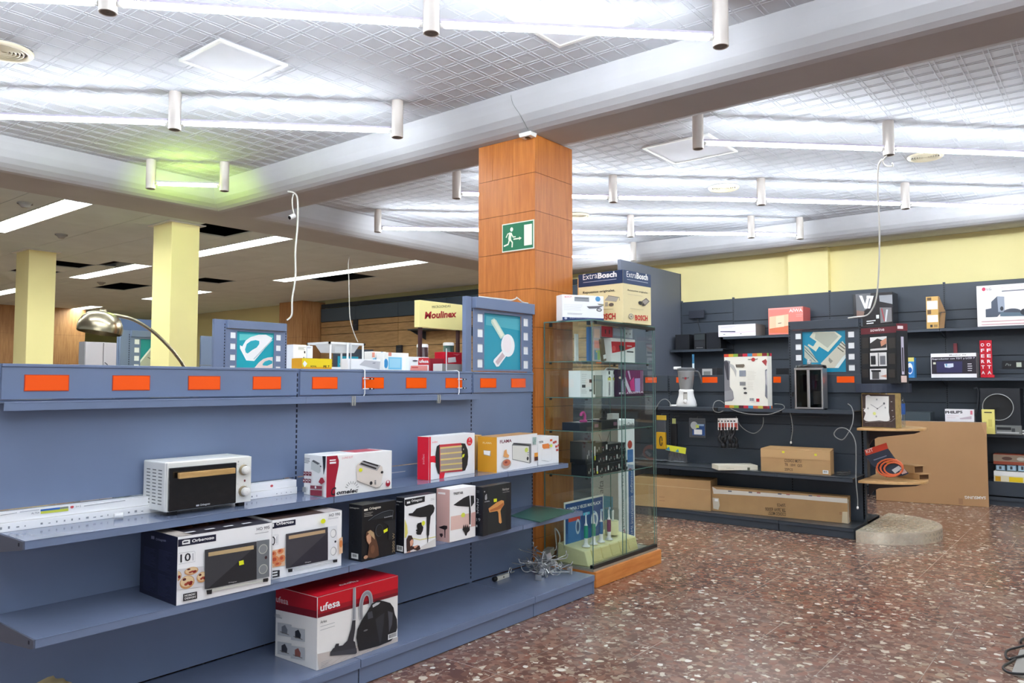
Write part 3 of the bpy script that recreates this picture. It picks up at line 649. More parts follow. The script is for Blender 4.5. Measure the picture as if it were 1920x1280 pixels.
# local frame: x -> world -Y, y -> world +X ; x=0 is the left end of the bay as seen from the front
def blk_bay(i, y0, y1, label, film=False, tagpx=()):
    w = y1-y0; t = rframe('gondola_shelving', label, 7.72, y0, w)
    zt = 1.476
    b = MB().m(blk)
    zs = [.12, .50, .72, .98, 1.26] if i != 9 else [.12, .5, 1.26]
    for a_, b_ in zip(zs, zs[1:]): b.box(.012, 0, a_+.003, w-.012, .02, b_-.003)
    b.box(.02, .018, .1, w-.02, .03, 1.3)
    b.build('back_panel', t)
    MB().m(blk).box(.01, -.012, 1.30, w-.01, .012, zt).build('header_panel', t, bevel=.002)
    u = MB().m(blk).box(-.012, 0, 0, .012, .05, zt if not film else 2.0); slots(u, 0, .15, (zt if not film else 2.0)-.02, -.001, blk_d); u.build('upright', t)
    if i == 0: u = MB().m(blk).box(w-.024, 0, 0, w, .05, 2.0 if film else zt); slots(u, w-.012, .15, 1.98 if film else zt, -.001, blk_d); u.build('upright', t)
    d = .42
    MB().m(blk_s).box(.002, -d, .535, w-.002, 0, .543).m(blk).box(.002, -d, .505, w-.002, -d+.004, .542).build('middle_shelf', t, bevel=.001)
    MB().m(blk_s).box(.002, -d, .093, w-.002, 0, .1).m(blk).box(.002, -d, .068, w-.002, -d+.004, .099).build('base_shelf', t, bevel=.001)
    MB().m(blk).box(.004, -d+.012, .003, w-.004, -d+.018, .068).box(w-.006, -d+.004, 0, w-.002, 0, .092).build('kick_plate', t)
    MB().m(blk_s).box(.002, .04, .093, w-.002, .50, .1).m(blk).box(.002, .496, .0, w-.002, .50, .093).build('rear_base_shelf', t)
    d2 = .29
    o = MB().m(blk).box(.01, -d2, 1.132, w-.01, -.002, 1.14).box(.01, -d2, 1.105, w-.01, -d2+.012, 1.14); o.build('upper_shelf', t, bevel=.004)
    for a_, c_ in tagpx:
        ya, yb = onx(a_, 712, 7.706).y, onx(c_, 712, 7.706).y
        MB().m(orange_lit).box(y1-ya, -.015, 1.395, y1-yb, -.0125, 1.455).build('orange_ticket', t)
    return t
b0 = blk_bay(0, 1.925, 2.60, 'right end bay of the charcoal shelving with desktop-computer film-strip panel', True, ((1569, 1602),))
b1 = blk_bay(1, 2.60, 3.93, 'middle bay of the charcoal shelving holding the tall blender carton', False, ((1317, 1345), (1450, 1464), (1268, 1275)))
b2 = blk_bay(2, 3.93, 5.26, 'left bay of the charcoal shelving seen through the glass display case', False, ((1210, 1231), (1118, 1128)))
q = film_panel(b0, .012, .64, 1.485, 2.0, .085, blk)
MB().m(mat('blue_poster', (24, 142, 176), .3)).box(q[0]-.01, .011, q[1]-.01, q[0]+q[2]+.01, .015, q[1]+q[3]+.01).build('poster', b0)
a = Art(b0, (q[0], .011, q[1]), (1, 0, 0), (0, 0, 1), (0, -1, 0), q[2], q[3], crop=(1460, 520, 5.335))
a.poly([(345, 545), (565, 540), (632, 588), (495, 745), (405, 690), (372, 740), (290, 680), (300, 665), (345, 690), (378, 640), (310, 595)], (214, 216, 196))
a.poly([(370, 555), (555, 550), (600, 590), (490, 705), (360, 610)], (180, 184, 166))
a.poly([(640, 635), (693, 680), (693, 760), (570, 905), (450, 905), (420, 860)], (206, 202, 184))
for k in range(3): a.stroke([(590+k*14, 700-k*28), (650+k*14, 745-k*28)], .01, (110, 106, 92))
a.poly([(640, 795), (693, 765), (693, 800), (600, 905), (560, 905)], (220, 232, 226)); a.poly([(258, 675), (258, 800), (330, 850), (400, 850), (300, 700)], (190, 196, 180)); a.stroke([(262, 700), (390, 830)], .006, (60, 90, 100)); a.stroke([(262, 730), (370, 840)], .006, (60, 90, 100))
a.poly([(505, 800), (545, 835), (520, 860), (500, 830)], (150, 148, 134))
a.done()

# rounded end pieces of the charcoal gondola
ply = wood('beech_board', (196, 148, 92), (226, 186, 130), (3, 3, 12), .35)
def halfround(cx, cy, a_, b_, n=28, k=1.0): return [(cx+a_*math.cos(math.pi+math.pi*i/n), cy+b_*math.sin(math.pi+math.pi*i/n)) for i in range(n+1)]
t = thing('platform', 'half-round chequer-plate metal platform on the floor at the shelving end', 'platform', (7.80, 1.885, 0))
met = mat('worn_aluminium', (222, 212, 192), .36, metal=.45, var=.12, scale=9)
hr = halfround(0, 0, .60, .565, 40)
MB().m(met).prism(hr, .0, .004).build('base_rim', t)
tr = MB().m(met).prism(hr, .004, .1).m(mat('raised_tread', (232, 222, 200), .25, metal=.5))
# lozenge treads on the top and rim
for ix in range(-12, 13):
    for iy in range(-12, 1):
        x, y = ix*.048, iy*.048-.02
        if (x/.57)**2+(y/.535)**2 > .97 or y > -.02: continue
        an = math.pi/4 if (ix+iy) % 2 else -math.pi/4; c_, s_ = math.cos(an), math.sin(an)
        P_ = [(.026, 0), (0, .008), (-.026, 0), (0, -.008)]; Q = [(x+p*c_-q_*s_, y+p*s_+q_*c_) for p, q_ in P_]
        tr.prism(Q, .1, .102)
for k in range(34):
    th = math.pi+math.pi*(k+.5)/34
    for j in (0, 1):
        zz = .028+.044*j; x, y = .60*math.cos(th), .565*math.sin(th); tv = Vector((-.60*math.sin(th), .565*math.cos(th), 0)).normalized(); nv = Vector((tv.y, -tv.x, 0)); up = Vector((0, 0, 1))
        d1 = (tv+up*(1 if (k+j) % 2 else -1)).normalized(); d2 = d1.cross(nv).normalized(); c0 = Vector((x, y, zz))+nv*.0015
        tr.add([c0+d1*.024, c0+d2*.010, c0-d1*.024, c0-d2*.010], [(0, 1, 2, 3)], False)
tr.build('drum', t)
def end_shelf(z, label, a_=.37, b_=.5, cx=7.80):
    t = thing('end_shelf', label, 'shelf', (cx, 1.915, z))
    MB().m(ply).prism(halfround(0, 0, a_, b_), -.022, 0).build('board', t, bevel=.003)
    MB().m(mat('dark_bracket', (58, 46, 46), .5)).prism([(0, -.024), (-b_*.86, -.024), (-b_*.9, -.036), (-b_*.8, -.055), (-.09, -.10), (-.04, -.13), (-.0, -.2)], -.01, .01, 'x').build('bracket', t)
    return t
end_shelf(.985, 'upper half-round beech shelf holding the shabby clock, at the charcoal shelving end')
end_shelf(.512, 'lower half-round beech shelf holding the orange cable kit bag')
t = thing('end_shelf', 'blue-black half-round plastic tray shelf under the wine-cooler carton', 'shelf', (7.74, 1.92, 1.386))
MB().m(mat('blue_black_plastic', (40, 48, 66), .4)).prism(halfround(0, 0, .30, .40), -.08, 0).build('tray', t, bevel=.014, seg=3)
MB().m(mat('dark_bracket', (58, 46, 46), .5)).box(-.02, -.02, -.075, .02, .0, 0).build('bracket', t)
MB().m(blk).box(7.70, 1.90, .515, 7.80, 1.923, .96).build('end_post', None, label='charcoal end post between the half-round beech shelves', category='post')

# ---------------------------------------------------------------- wall shelving on the right
wx = 10.76
def wall_bay(k, y0, y1, label):
    w = y1-y0; t = rframe('wall_shelving', label, wx, y0, w); b = MB().m(blk)
    zt = 2.62; zs = [.12, .45, .8, 1.15, 1.5, 1.72, 2.05, 2.17, 2.29, zt] if k != 0 else [.12, .6, 1.2, 1.5, 1.98, 2.30, 2.42, zt]
    for a_, b_ in zip(zs, zs[1:]): b.box(.008, 0, a_+.004, w-.008, .012, b_-.004)
    b.m(blk_d).box(.008, .012, .1, w-.008, .016, zt); b.build('back_panel', t)
    u = MB().m(blk).box(-.016, -.004, 0, .008, .03, zt+.02); slots(u, -.004, .2, zt, -.005, blk_d); u.build('upright', t)
    sh = ((2.045,), (1.455,), (.81,)) if k else ((1.88,),)
    for (z,) in sh:
        s = MB().m(blk_s).box(.003, -.40, z-.006, w-.003, 0, z).m(blk).box(.003, -.40, z-.036, w-.003, -.396, z-.001); so = s.build('shelf', t, bevel=.001)
        MB().m(blk).prism([(0, z-.006), (-.36, z-.006), (-.36, z-.03), (0, z-.11)], 0, .006, 'x').build('shelf_bracket', so)
    MB().m(blk_s).box(.003, -.41, .1, w-.003, 0, .115).m(blk).box(.003, -.41, .06, w-.003, -.404, .114).box(.005, -.39, 0, w-.005, -.384, .06).build('base_unit', t)
    return t
yb = [5.25, 4.43, 3.077, 1.71, .38, -.95]
wall_bay(0, yb[1], yb[0], 'charcoal wall shelving bay with two black loudspeakers, left end of the wall')
wl = ['charcoal wall shelving bay holding the salmon-pink carton', 'charcoal wall shelving bay behind the film-strip computer panel', 'charcoal wall shelving bay with the white hi-fi carton at the right edge', 'charcoal wall shelving bay outside the right edge']
for k in range(1, 5): wall_bay(k, yb[k+1], yb[k], wl[k-1])
# ================================================================ GOODS ON THE BLUE SHELVES
W_ = (236, 236, 234); K_ = (24, 26, 36); GY = (150, 152, 156); RD = (206, 24, 40); YL = (232, 236, 40)
def cmat(rgb, rough=.42):
    if min(rgb) >= 226: rgb = tuple(min(252, c+12) for c in rgb)
    return mat('carton_%d_%d_%d' % rgb, rgb, rough, var=.03, scale=6)
def carton(name, label, cat, bl, br, z, tl, rl=None, d=None, colr=W_, group=None, faces=None, open_top=False, bevel=.0015, m_=None, rough=.42):
    A = onz(bl[0], bl[1], z); B = onz(br[0], br[1], z); v = (B-A); v.z = 0; w = v.length; rz = math.atan2(v.y, v.x); v.normalize()
    # height from the top-left pixel on the vertical plane of the front
    n = Vector((-v.y, v.x, 0)); dd = ray(*tl); t_ = (A-EP).dot(n)/dd.dot(n); h = (EP+dd*t_).z-z
    if rl is not None: d = (onz(rl[0], rl[1], z)-A).dot(n)
    t = thing(name, label, cat, (A.x, A.y, z), rz, group)
    MB().m(m_ or cmat(colr, rough)).box(0, 0, 0.0003, w, d, h).build('box_body', t, bevel=bevel)
    t['_'] = 0; del t['_']
    return t, w, d, h
def front(t, w, h, crop=(0, 0, 1)): return Art(t, (0, 0, 0), (1, 0, 0), (0, 0, 1), (0, -1, 0), w, h, crop)
def side(t, d, h, crop=(0, 0, 1)): return Art(t, (0, d, 0), (0, -1, 0), (0, 0, 1), (-1, 0, 0), d, h, crop)
def topf(t, w, d, h, crop=(0, 0, 1)): return Art(t, (0, 0, h), (1, 0, 0), (0, 1, 0), (0, 0, 1), w, d, crop)
def rside(t, w, d, h, crop=(0, 0, 1)): return Art(t, (w, 0, 0), (0, 1, 0), (0, 0, 1), (1, 0, 0), d, h, crop)
ZU, ZM, ZL = .845, .535, .125

# --- mini oven
A = onz(310.6, 961.5, ZU+.016); B = onz(471, 940, ZU+.016); v = B-A; w = v.length; rz = math.atan2(v.y, v.x); n = Vector((-v.y, v.x, 0)).normalized()
h = (lambda dd: (EP+dd*((A-EP).dot(n)/dd.dot(n))).z)(ray(312, 867.5))-(ZU+.016); d = (onz(260, 953, ZU+.016)-A).dot(n)
t = thing('mini_oven', 'white mini oven with black glass door and wooden handle on the upper shelf', 'oven', (A.x, A.y, ZU), rz)
enam = mat('white_enamel', (238, 238, 232), .28); F0 = .016
MB().m(enam).box(0, .012, F0, w, d, F0+h).build('housing', t, bevel=.006, seg=3)
MB().m(enam).box(.002, 0, F0+.002, w-.002, .012, F0+h-.002).build('front_frame', t, bevel=.002)
dw = w*.79
dg = mat('black_door_glass', (10, 12, 16), .04, spec=.8)
door = MB().m(dg).box(.007, -.012, F0+.005, dw, .0, F0+h-.022).build('door', t, bevel=.003)
ow = wood('ash_handle', (176, 136, 78), (214, 176, 116), (3, 30, 30), .5)
MB().m(ow).box(.034, -.040, F0+h-.066, dw-.022, -.024, F0+h-.042).build('handle', door, bevel=.002, label='wooden door handle')
MB().m(ow).box(.045, -.024, F0+h-.06, .06, -.012, F0+h-.048).box(dw-.05, -.024, F0+h-.06, dw-.035, -.012, F0+h-.048).build('handle_mount', door)
a = Art(t, (.012, -.012, F0+.012), (1, 0, 0), (0, 0, 1), (0, -1, 0), dw-.012, h-.04, crop=(250, 830, 8))
a.text('Orbegozo', (1000, 945), (1150, 922), (1000, 915), (210, 210, 214), .01); a.poly([(940, 930), (985, 922), (985, 945), (940, 952)], (190, 190, 196)); a.done('logo')
for zz in (.68, .22):
    c = (w*.895, 0, F0+h*(zz+.03))
    kb = MB().m(mat('beige_dial_ring', (176, 160, 132), .35, metal=.4)).lathe([(.0, -.001), (.024, -.001), (.024, -.004), (.021, -.008), (.021, -.016)], c, 28, 'y').m(mat('white_knob', (240, 238, 232), .3)).lathe([(.019, -.014), (.0185, -.028), (.016, -.031), (.001, -.031)], c, 28, 'y').build('knob', t)
    a = Art(t, (dw, -.0003, F0), (1, 0, 0), (0, 0, 1), (0, -1, 0), w-dw, h)
    for k in range(9):
        th = math.radians(-40+k*32.5+0); a.elu(c[0]-dw+.0285*math.cos(th), c[2]-F0+.0285*math.sin(th), .0009, .0009, (90, 84, 76), 6)
    if zz > .5:
        a.elu(c[0]-dw+.004, h*.475, .0045, .0055, (110, 20, 34), 14); a.lines
        a.ruv(.006, h*.84, .016, h*.845, GY); a.ruv(.006, h*.42, .014, h*.424, GY); a.elu(.012, h*.9, .003, .004, (170, 170, 170), 8)
    a.done('dial_markings')
vt = MB().m(mat('vent_slot', (96, 98, 92), .7))
for c_ in range(3):
    for r_ in range(11):
        y0 = d*(.19+.25*c_); z0 = F0+h*(.14+.068*r_); vt.box(-.0006, y0, z0, .004, y0+d*.15, z0+.0035)
vt.build('side_vents', t)
for x_ in (.03, w-.05):
    for y_ in (.02, d-.05): MB().m(mat('black_foot', (18, 18, 22), .6)).box(x_, y_, 0, x_+.03, y_+.03, F0+.002).build('foot', t, bevel=.002)

# --- long white tube cartons at the back of the upper shelf
for k, (za, zb, lab) in enumerate(((0, .033, 'lower of two long white strip cartons at the back of the upper shelf'), (.034, .068, 'upper of two long white strip cartons, with blue and yellow label'))):
    t = thing('strip_carton', lab, 'carton', (.80, 3.225+.006*k, ZU+za))
    L = 2.345-.80
    MB().m(cmat((240, 240, 240))).box(0, 0, .0003, L, .055, zb-za).build('box_body', t, bevel=.001)
    a = Art(t, (0, 0, 0), (1, 0, 0), (0, 0, 1), (0, -1, 0), L, zb-za, crop=(0, 890, 7.385))
    if k:
        a.poly([(560, 465), (830, 440), (830, 480), (560, 505)], (60, 110, 190)); a.poly([(830, 440), (945, 425), (945, 460), (830, 475)], (140, 146, 132)); a.poly([(560, 505), (945, 462), (945, 498), (560, 540)], (206, 214, 80))
        a.ell((995, 443), 24, 20, (214, 90, 96)); a.text('ALTEA', (430, 545), (545, 532), (430, 520), (120, 124, 132)); a.text('A++  E', (1045, 452), (1115, 444), (1045, 425), (120, 124, 132))
        a.stroke([(1160, 430), (1730, 352)], .003, (176, 176, 180)); a.stroke([(0, 560), (230, 522)], .003, (196, 196, 200)); a.stroke([(270, 508), (540, 480)], .003, (190, 190, 196))
        a.ruv(.83+.86, .008, .83+1.45, .012, (188, 188, 192))
        for q in (.9, 1.37): a.elu(q+.03, .018, .008, .006, (214, 90, 96))
    else:
        for x in range(0, 52): 
            if random.random() < .7: a.ruv(.12+x*.027, .012, .12+x*.027+.008*random.random()+.003, .012+.006*random.random()+.003, (150, 152, 158))
    a.done()
# --- small white spot fitting lying on the shelf
p = onz(220, 973, ZU); t = thing('spotlight_fitting', 'small white cylindrical lamp fitting lying on the upper shelf left of the oven', 'lamp fitting', (p.x, p.y, ZU+.0135), math.radians(-18))
MB().m(mat('white_plastic', (240, 240, 238), .3)).lathe([(.009, -.012), (.011, -.01), (.0125, .014), (.0135, .02), (.0115, .021), (.0105, .014)], n=24, axis='x').build('barrel', t)
MB().m(mat('dark_lens', (14, 16, 20), .1)).lathe([(.0105, .016), (.001, .016)], n=24, axis='x').build('lens', t)

# --- toaster carton (Comelec)
t, w, d, h = carton('toaster_carton', 'white and crimson toaster carton lettered Comelec on the upper shelf', 'carton', (611.4, 932.6), (734.3, 915.8), ZU, (611, 855), rl=(561.7, 927))
CR = (166, 20, 48)
a = front(t, w, h, (550, 830, 9.846))
a.poly([(600, 245), (810, 232), (840, 330), (835, 420), (800, 600), (770, 760), (770, 985), (600, 1010)], CR)
a.poly([(668, 312), (780, 302), (780, 325), (668, 335)], W_); a.poly([(668, 355), (785, 345), (785, 378), (668, 388)], W_)
a.text('2 LONG SLOT', (895, 298), (1095, 275), (895, 262), (226, 110, 120)); a.text('omelec', (790, 955), (1190, 905), (790, 880), (30, 30, 38), .03, .25); a.text('C', (690, 970), (785, 955), (700, 825), (34, 22, 36), .03, .3)
for k in range(8):
    th = math.radians(165-k*21); c = (1075, 850); a.stroke([(c[0]+85*math.cos(th), c[1]-95*math.sin(th)), (c[0]+125*math.cos(th), c[1]-145*math.sin(th))], .0022, (60, 60, 66))
a.poly([(1150, 430), (1180, 385), (1260, 330), (1590, 410), (1630, 440), (1640, 560), (1600, 790), (1540, 830), (1160, 700)], (232, 222, 212)); a.poly([(1195, 405), (1270, 322), (1595, 415), (1530, 515)], (170, 168, 168))
a.poly([(1215, 388), (1245, 368), (1525, 462), (1505, 486)], (40, 36, 40)); a.poly([(1265, 345), (1290, 326), (1560, 412), (1540, 435)], (40, 36, 40))
a.ell((1418, 740), 26, 34, (26, 26, 30)); a.ell((1620, 540), 24, 24, (34, 34, 38)); a.stroke([(1160, 690), (1220, 725), (1500, 830), (1580, 810), (1635, 735)], .002, (120, 110, 104))
for k in range(3): a.rect((1478, 690+k*28), (1508, 704+k*28), (110, 110, 112))
a.ell((1222, 498), 34, 34, YL); a.ell((1724, 745), 44, 62, (196, 120, 130)); a.poly([(1685, 740), (1765, 730), (1755, 780), (1720, 800), (1690, 785)], CR); a.ell((1722, 715), 16, 26, W_)
a.done()
a = side(t, d, h, (550, 830, 9.846))
a.poly([(540, 245), (600, 245), (592, 460), (560, 590)], (30, 32, 40)); a.lines((140, 262), (310, 385), 4, .0025, (120, 120, 124))
a.poly([(335, 350), (375, 312), (500, 375), (510, 530), (470, 560), (330, 485)], (206, 210, 206)); a.poly([(345, 335), (380, 315), (492, 378), (462, 405)], (90, 90, 94)); a.ell((510, 432), 12, 14, K_)
for r_ in (0, 1):
    for k in range(4): a.rect((135+k*56, 520+r_*130+k*3), (135+k*56+44, 600+r_*130+k*3), (130, 40, 62)); a.ell((157+k*56, 560+r_*130), 9, 14, W_)
a.poly([(490, 720), (530, 640), (570, 640), (610, 718), (545, 765)], CR); a.poly([(175, 805), (255, 812), (255, 905), (175, 898)], (150, 152, 152))
a.poly([(340, 780), (560, 795), (555, 855), (340, 842)], (140, 50, 70)); a.poly([(340, 860), (560, 875), (555, 980), (340, 960)], (148, 34, 60)); a.ell((440, 815), 16, 26, W_)
a.done()
a = topf(t, w, d, h); a.F(.5, .25, .93, .95, (200, 90, 100)); a.F(.05, .5, .45, .53, (180, 180, 184)); a.done()

# --- heater carton
t, w, d, h = carton('heater_carton', 'red and white quartz heater carton in the middle of the upper shelf', 'carton', (804, 900.5), (890, 886.7), ZU, (803.3, 818.9), d=.085, colr=(238, 238, 238))
R2 = (232, 28, 52)
a = side(t, d, h, (780, 805, 6.857)); a.ruv(.001, .001, d-.001, h-.001, R2); a.tuv('solac', (d*.62, h*.36), (d*.62, h*.60), .016, (244, 190, 196)); a.done()
a = front(t, w, h, (780, 805, 6.857))
a.F(0, 0, .035, 1, R2); a.poly([(165, 345), (240, 335), (260, 375), (258, 430), (215, 420), (165, 425)], R2); a.poly([(300, 560), (370, 550), (355, 640), (298, 650)], R2)
a.text('solac', (205, 175), (275, 165), (205, 150), (240, 120, 128)); a.ell((685, 152), 36, 54, R2); a.text('2', (672, 140), (698, 136), (672, 112), W_); a.lines((664, 158), (706, 186), 2, .002, W_)
BK = (34, 36, 40)
a.poly([(262, 215), (300, 190), (300, 580), (275, 560), (250, 470), (245, 330)], BK); a.poly([(575, 175), (625, 180), (658, 260), (665, 350), (655, 450), (625, 525), (585, 535)], BK)
a.poly([(295, 195), (575, 172), (590, 535), (300, 560)], (206, 60, 70)); a.poly([(302, 225), (578, 205), (585, 505), (305, 545)], (186, 170, 156))
for k in range(4): y = 300+k*0
for y in (232, 308, 382, 450, 520): a.stroke([(304, y+6), (582, y-20)], .011, (236, 200, 150)); a.stroke([(304, y+6), (582, y-20)], .004, (250, 238, 130))
for k in range(26): x = 308+k*10.8; a.stroke([(x, 226-k*.8), (x+2, 545-k*1.4)], .0007, (110, 106, 102), step=(k == 0))
a.poly([(583, 320), (612, 312), (600, 352), (578, 360)], (226, 232, 60)); a.ell((596, 252), 7, 12, (180, 180, 180)); a.done()

# --- tan carton behind, Flama toaster carton, small white toaster carton
t, w2, d2, h2 = carton('cardboard_box', 'plain tan carton squeezed between the heater box and the orange toaster box', 'carton', (892, 880), (903, 878), ZU, (892, 816), d=.20, colr=(214, 164, 96))
t, w, d, h = carton('toaster_carton', 'orange-sided white toaster carton lettered FLAMA on the upper shelf', 'carton', (931.7, 886), (1007.5, 873.5), ZU, (931.7, 819.6), rl=(900, 882.5), colr=(240, 240, 240))
a = side(t, d, h, (780, 805, 6.857)); a.ruv(0, 0, d, h, (226, 160, 40)); a.text('FLAMA', (862, 182), (975, 186), (862, 158), (244, 222, 170), .01); a.poly([(868, 262), (965, 270), (962, 345), (870, 325)], (170, 150, 130)); a.poly([(872, 268), (958, 276), (950, 335), (876, 318)], (240, 240, 236)); a.done()
a = topf(t, w, d, h); a.F(0, 0, 1, 1, (206, 158, 100)); a.done()
a = front(t, w, h, (780, 805, 6.857))
a.text('FLAMA', (1078, 178), (1228, 160), (1078, 138), (128, 40, 66), .02); a.poly([(1232, 200), (1250, 170), (1480, 182), (1480, 420), (1462, 435), (1235, 385)], (130, 132, 132)); a.poly([(1238, 205), (1448, 215), (1455, 425), (1238, 378)], (232, 232, 224)); a.poly([(1255, 175), (1285, 172), (1478, 200), (1440, 210), (1250, 188)], (60, 62, 66))
a.ell((1432, 372), 13, 24, (50, 52, 56)); a.ell((1437, 298), 6, 7, (90, 92, 94)); a.ell((1437, 325), 6, 7, (90, 92, 94)); a.ell((1415, 262), 22, 30, (214, 230, 110))
a.ell((1155, 440), 62, 60, (190, 170, 160)); a.ell((1160, 425), 48, 42, (206, 120, 90)); a.ell((1150, 420), 18, 14, (150, 60, 50)); a.poly([(1130, 270), (1155, 255), (1165, 310), (1190, 330), (1180, 362), (1140, 355), (1115, 345)], (240, 176, 110))
a.rect((1515, 300), (1562, 350), (236, 160, 60)); a.rect((1515, 352), (1562, 395), (90, 50, 40)); a.poly([(1492, 100), (1538, 95), (1535, 190), (1495, 190)], (170, 196, 190)); a.stroke([(1505, 180), (1520, 120), (1530, 160)], .004, (90, 130, 120)); a.done()
t, w, d, h = carton('toaster_carton', 'small white carton with orange toast picture at the right end of the upper shelf', 'carton', (1009.5, 872.3), (1047.6, 867.4), ZU, (1009.5, 820), d=.17, colr=(240, 240, 238))
a = front(t, w, h, (780, 805, 6.857)); OR = (232, 100, 50)
a.text('TOSTAR', (1568, 178), (1635, 168), (1568, 152), (60, 60, 66), .02); a.poly([(1622, 190), (1700, 178), (1715, 200), (1715, 240), (1640, 248), (1622, 230)], (238, 140, 70)); a.stroke([(1612, 385), (1620, 260), (1745, 245), (1745, 390), (1700, 412), (1640, 395)], .0012, (200, 196, 190)); a.stroke([(1612, 395), (1700, 410)], .002, (150, 150, 150)); a.ell((1735, 208), 16, 20, (226, 236, 90))
for q in ((1720, 125), (1755, 155), (1775, 145), (1785, 205), (1815, 190), (1795, 250)): a.rect(q, (q[0]+28, q[1]+24), (200, 90, 80) if q[0] % 2 else OR)
a.done()

# --- two oven cartons on the middle shelf
NV = (18, 20, 48); DK = (52, 52, 58)
t, w, d, h = carton('oven_carton', 'white and navy oven carton lettered HO 995 and 10 litres, left on the middle shelf', 'carton', (330.7, 1135.8), (507.7, 1096), ZM, (331.7, 1007), rl=(268, 1107.7), colr=(240, 240, 242))
def bread(a, cx, cy, rx, ry):
    a.ell((cx, cy), rx, ry, (206, 150, 96)); a.ell((cx, cy-ry*.12), rx*.88, ry*.8, (234, 206, 160))
    for k in range(5): a.ell((cx+rx*.5*math.cos(k*1.9), cy+ry*.42*math.sin(k*2.3)), rx*.26, ry*.22, [(140, 34, 30), (170, 70, 50), (90, 30, 30)][k % 3], 8, step=(k < 1))
a = front(t, w, h, (260, 960, 7.11))
a.poly([(512, 368), (1030, 292), (1030, 382), (512, 464)], NV); a.text('Orbegozo', (708, 402), (1005, 352), (706, 362), W_, .03); a.poly([(578, 385), (610, 368), (682, 362), (682, 418), (578, 432)], W_); a.poly([(592, 392), (660, 382), (660, 398), (592, 412)], NV)
a.text('10', (552, 668), (690, 640), (552, 562), (30, 30, 38), .01); a.stroke([(530, 545), (735, 518), (748, 528), (748, 655), (530, 692)], .0008, GY); a.stroke([(720, 640), (718, 545)], .005, (200, 200, 204))
a.poly([(505, 760), (865, 715), (865, 985), (505, 1035)], (222, 220, 222))
bread(a, 640, 930, 98, 88); bread(a, 695, 780, 92, 52); bread(a, 505, 850, 56, 66); bread(a, 835, 860, 72, 70)
a.poly([(580, 1085), (765, 1050), (765, 1145), (580, 1182)], (34, 34, 40)); a.text('NORDIC', (598, 1122), (745, 1095), (598, 1095), W_, .02); a.text('DESIGN', (598, 1160), (745, 1132), (598, 1134), W_, .02)
a.crop = (0, 880, 3)
a.poly([(1145, 450), (1437, 402), (1437, 615), (1145, 670)], (60, 60, 64)); a.poly([(1145, 670), (1160, 670), (1437, 425), (1437, 615)], (38, 38, 42)); a.poly([(1437, 400), (1508, 390), (1508, 600), (1437, 613)], (118, 122, 126))
a.poly([(1165, 465), (1420, 424), (1420, 446), (1165, 487)], (196, 170, 126)); a.poly([(1150, 674), (1505, 612), (1505, 622), (1175, 686)], (206, 206, 196))
for y in (445, 557): a.ell((1472, y), 25, 27, (196, 196, 186)); a.ell((1472, y), 21, 23, (138, 142, 144))
a.ell((1487, 492), 7, 9, (60, 30, 36)); a.poly([(1152, 676), (1184, 671), (1182, 696), (1155, 699)], (24, 24, 28)); a.poly([(1470, 612), (1500, 606), (1497, 627), (1470, 630)], (24, 24, 28))
a.poly([(1334, 513), (1360, 506), (1363, 530), (1336, 537)], YL); a.text('Orbegozo', (1275, 636), (1322, 628), (1275, 630), (214, 214, 214), .01); a.text('HO 995', (1434, 342), (1506, 330), (1434, 325), (60, 60, 68), .01); a.lines((1424, 356), (1506, 350), 1, .002, GY); a.done()
a = side(t, d, h, (260, 960, 7.11)); a.ruv(.0, .0, d, h, NV); LN = (60, 66, 104)
a.text('Orbegozo', (232, 372), (368, 392), (232, 340), (130, 134, 160), .01); a.poly([(172, 312), (215, 318), (215, 360), (172, 352)], (120, 124, 150))
for (p0, p1) in (((80, 450), (240, 740)), ((280, 490), (455, 820)), ((80, 760), (240, 1080)), ((275, 810), (450, 1160))): a.lines(p0, p1, 16, .0012, LN, .5); q0 = a.uv(p0); q1 = a.uv((p1[0], p1[1])); a.suv([(q0[0], q1[1]), (q0[0], q0[1]), (q1[0], q0[1]), (q1[0], q1[1])], .0008, LN, True)
a.done()
a = topf(t, w, d, h); a.ruv(0, 0, w, d, (34, 26, 34)); a.F(.0, 0, .14, .95, (180, 170, 160)); a.F(.2, .4, .9, .9, (66, 44, 38)); a.text
for k in range(4): a.elu(w*(.3+.17*k), d*.62, w*.07, d*.16, (170, 110, 74)); a.elu(w*(.3+.17*k), d*.62, w*.05, d*.1, (120, 50, 36))
for k in range(4): a.F(.12+.2*k, .1, .22+.2*k, .16, (220, 220, 220))
a.done()
t, w, d, h = carton('oven_carton', 'white oven carton lettered HO 990 in the middle of the middle shelf', 'carton', (509, 1087.1), (640, 1060.2), ZM, (509, 975.5), d=.27, colr=(240, 240, 242))
a = front(t, w, h, (440, 940, 7.53))
a.poly([(512, 308), (858, 250), (858, 328), (512, 388)], NV); a.text('Orbegozo', (585, 335), (832, 300), (582, 292), W_, .03); a.poly([(514, 315), (552, 308), (552, 355), (514, 362)], W_)
a.stroke([(512, 600), (540, 610), (560, 580), (562, 530), (545, 500), (512, 505)], .005, (34, 34, 40)); a.stroke([(512, 478), (612, 465), (612, 600), (520, 620)], .0008, GY); a.stroke([(590, 590), (590, 490)], .004, (200, 200, 204))
a.poly([(512, 690), (705, 650), (705, 900), (512, 935)], (236, 196, 160))
for q in ((545, 740, 40, 40), (640, 700, 44, 36), (560, 820, 60, 54), (660, 800, 46, 50), (600, 880, 50, 30)): a.ell(q[:2], q[2], q[3], (226, 140, 90)); a.ell((q[0]-8, q[1]-6), q[2]*.5, q[3]*.5, (196, 84, 56))
a.poly([(512, 975), (625, 962), (622, 1055), (512, 1075)], (34, 34, 40)); a.lines((518, 985), (612, 1045), 2, .006, W_)
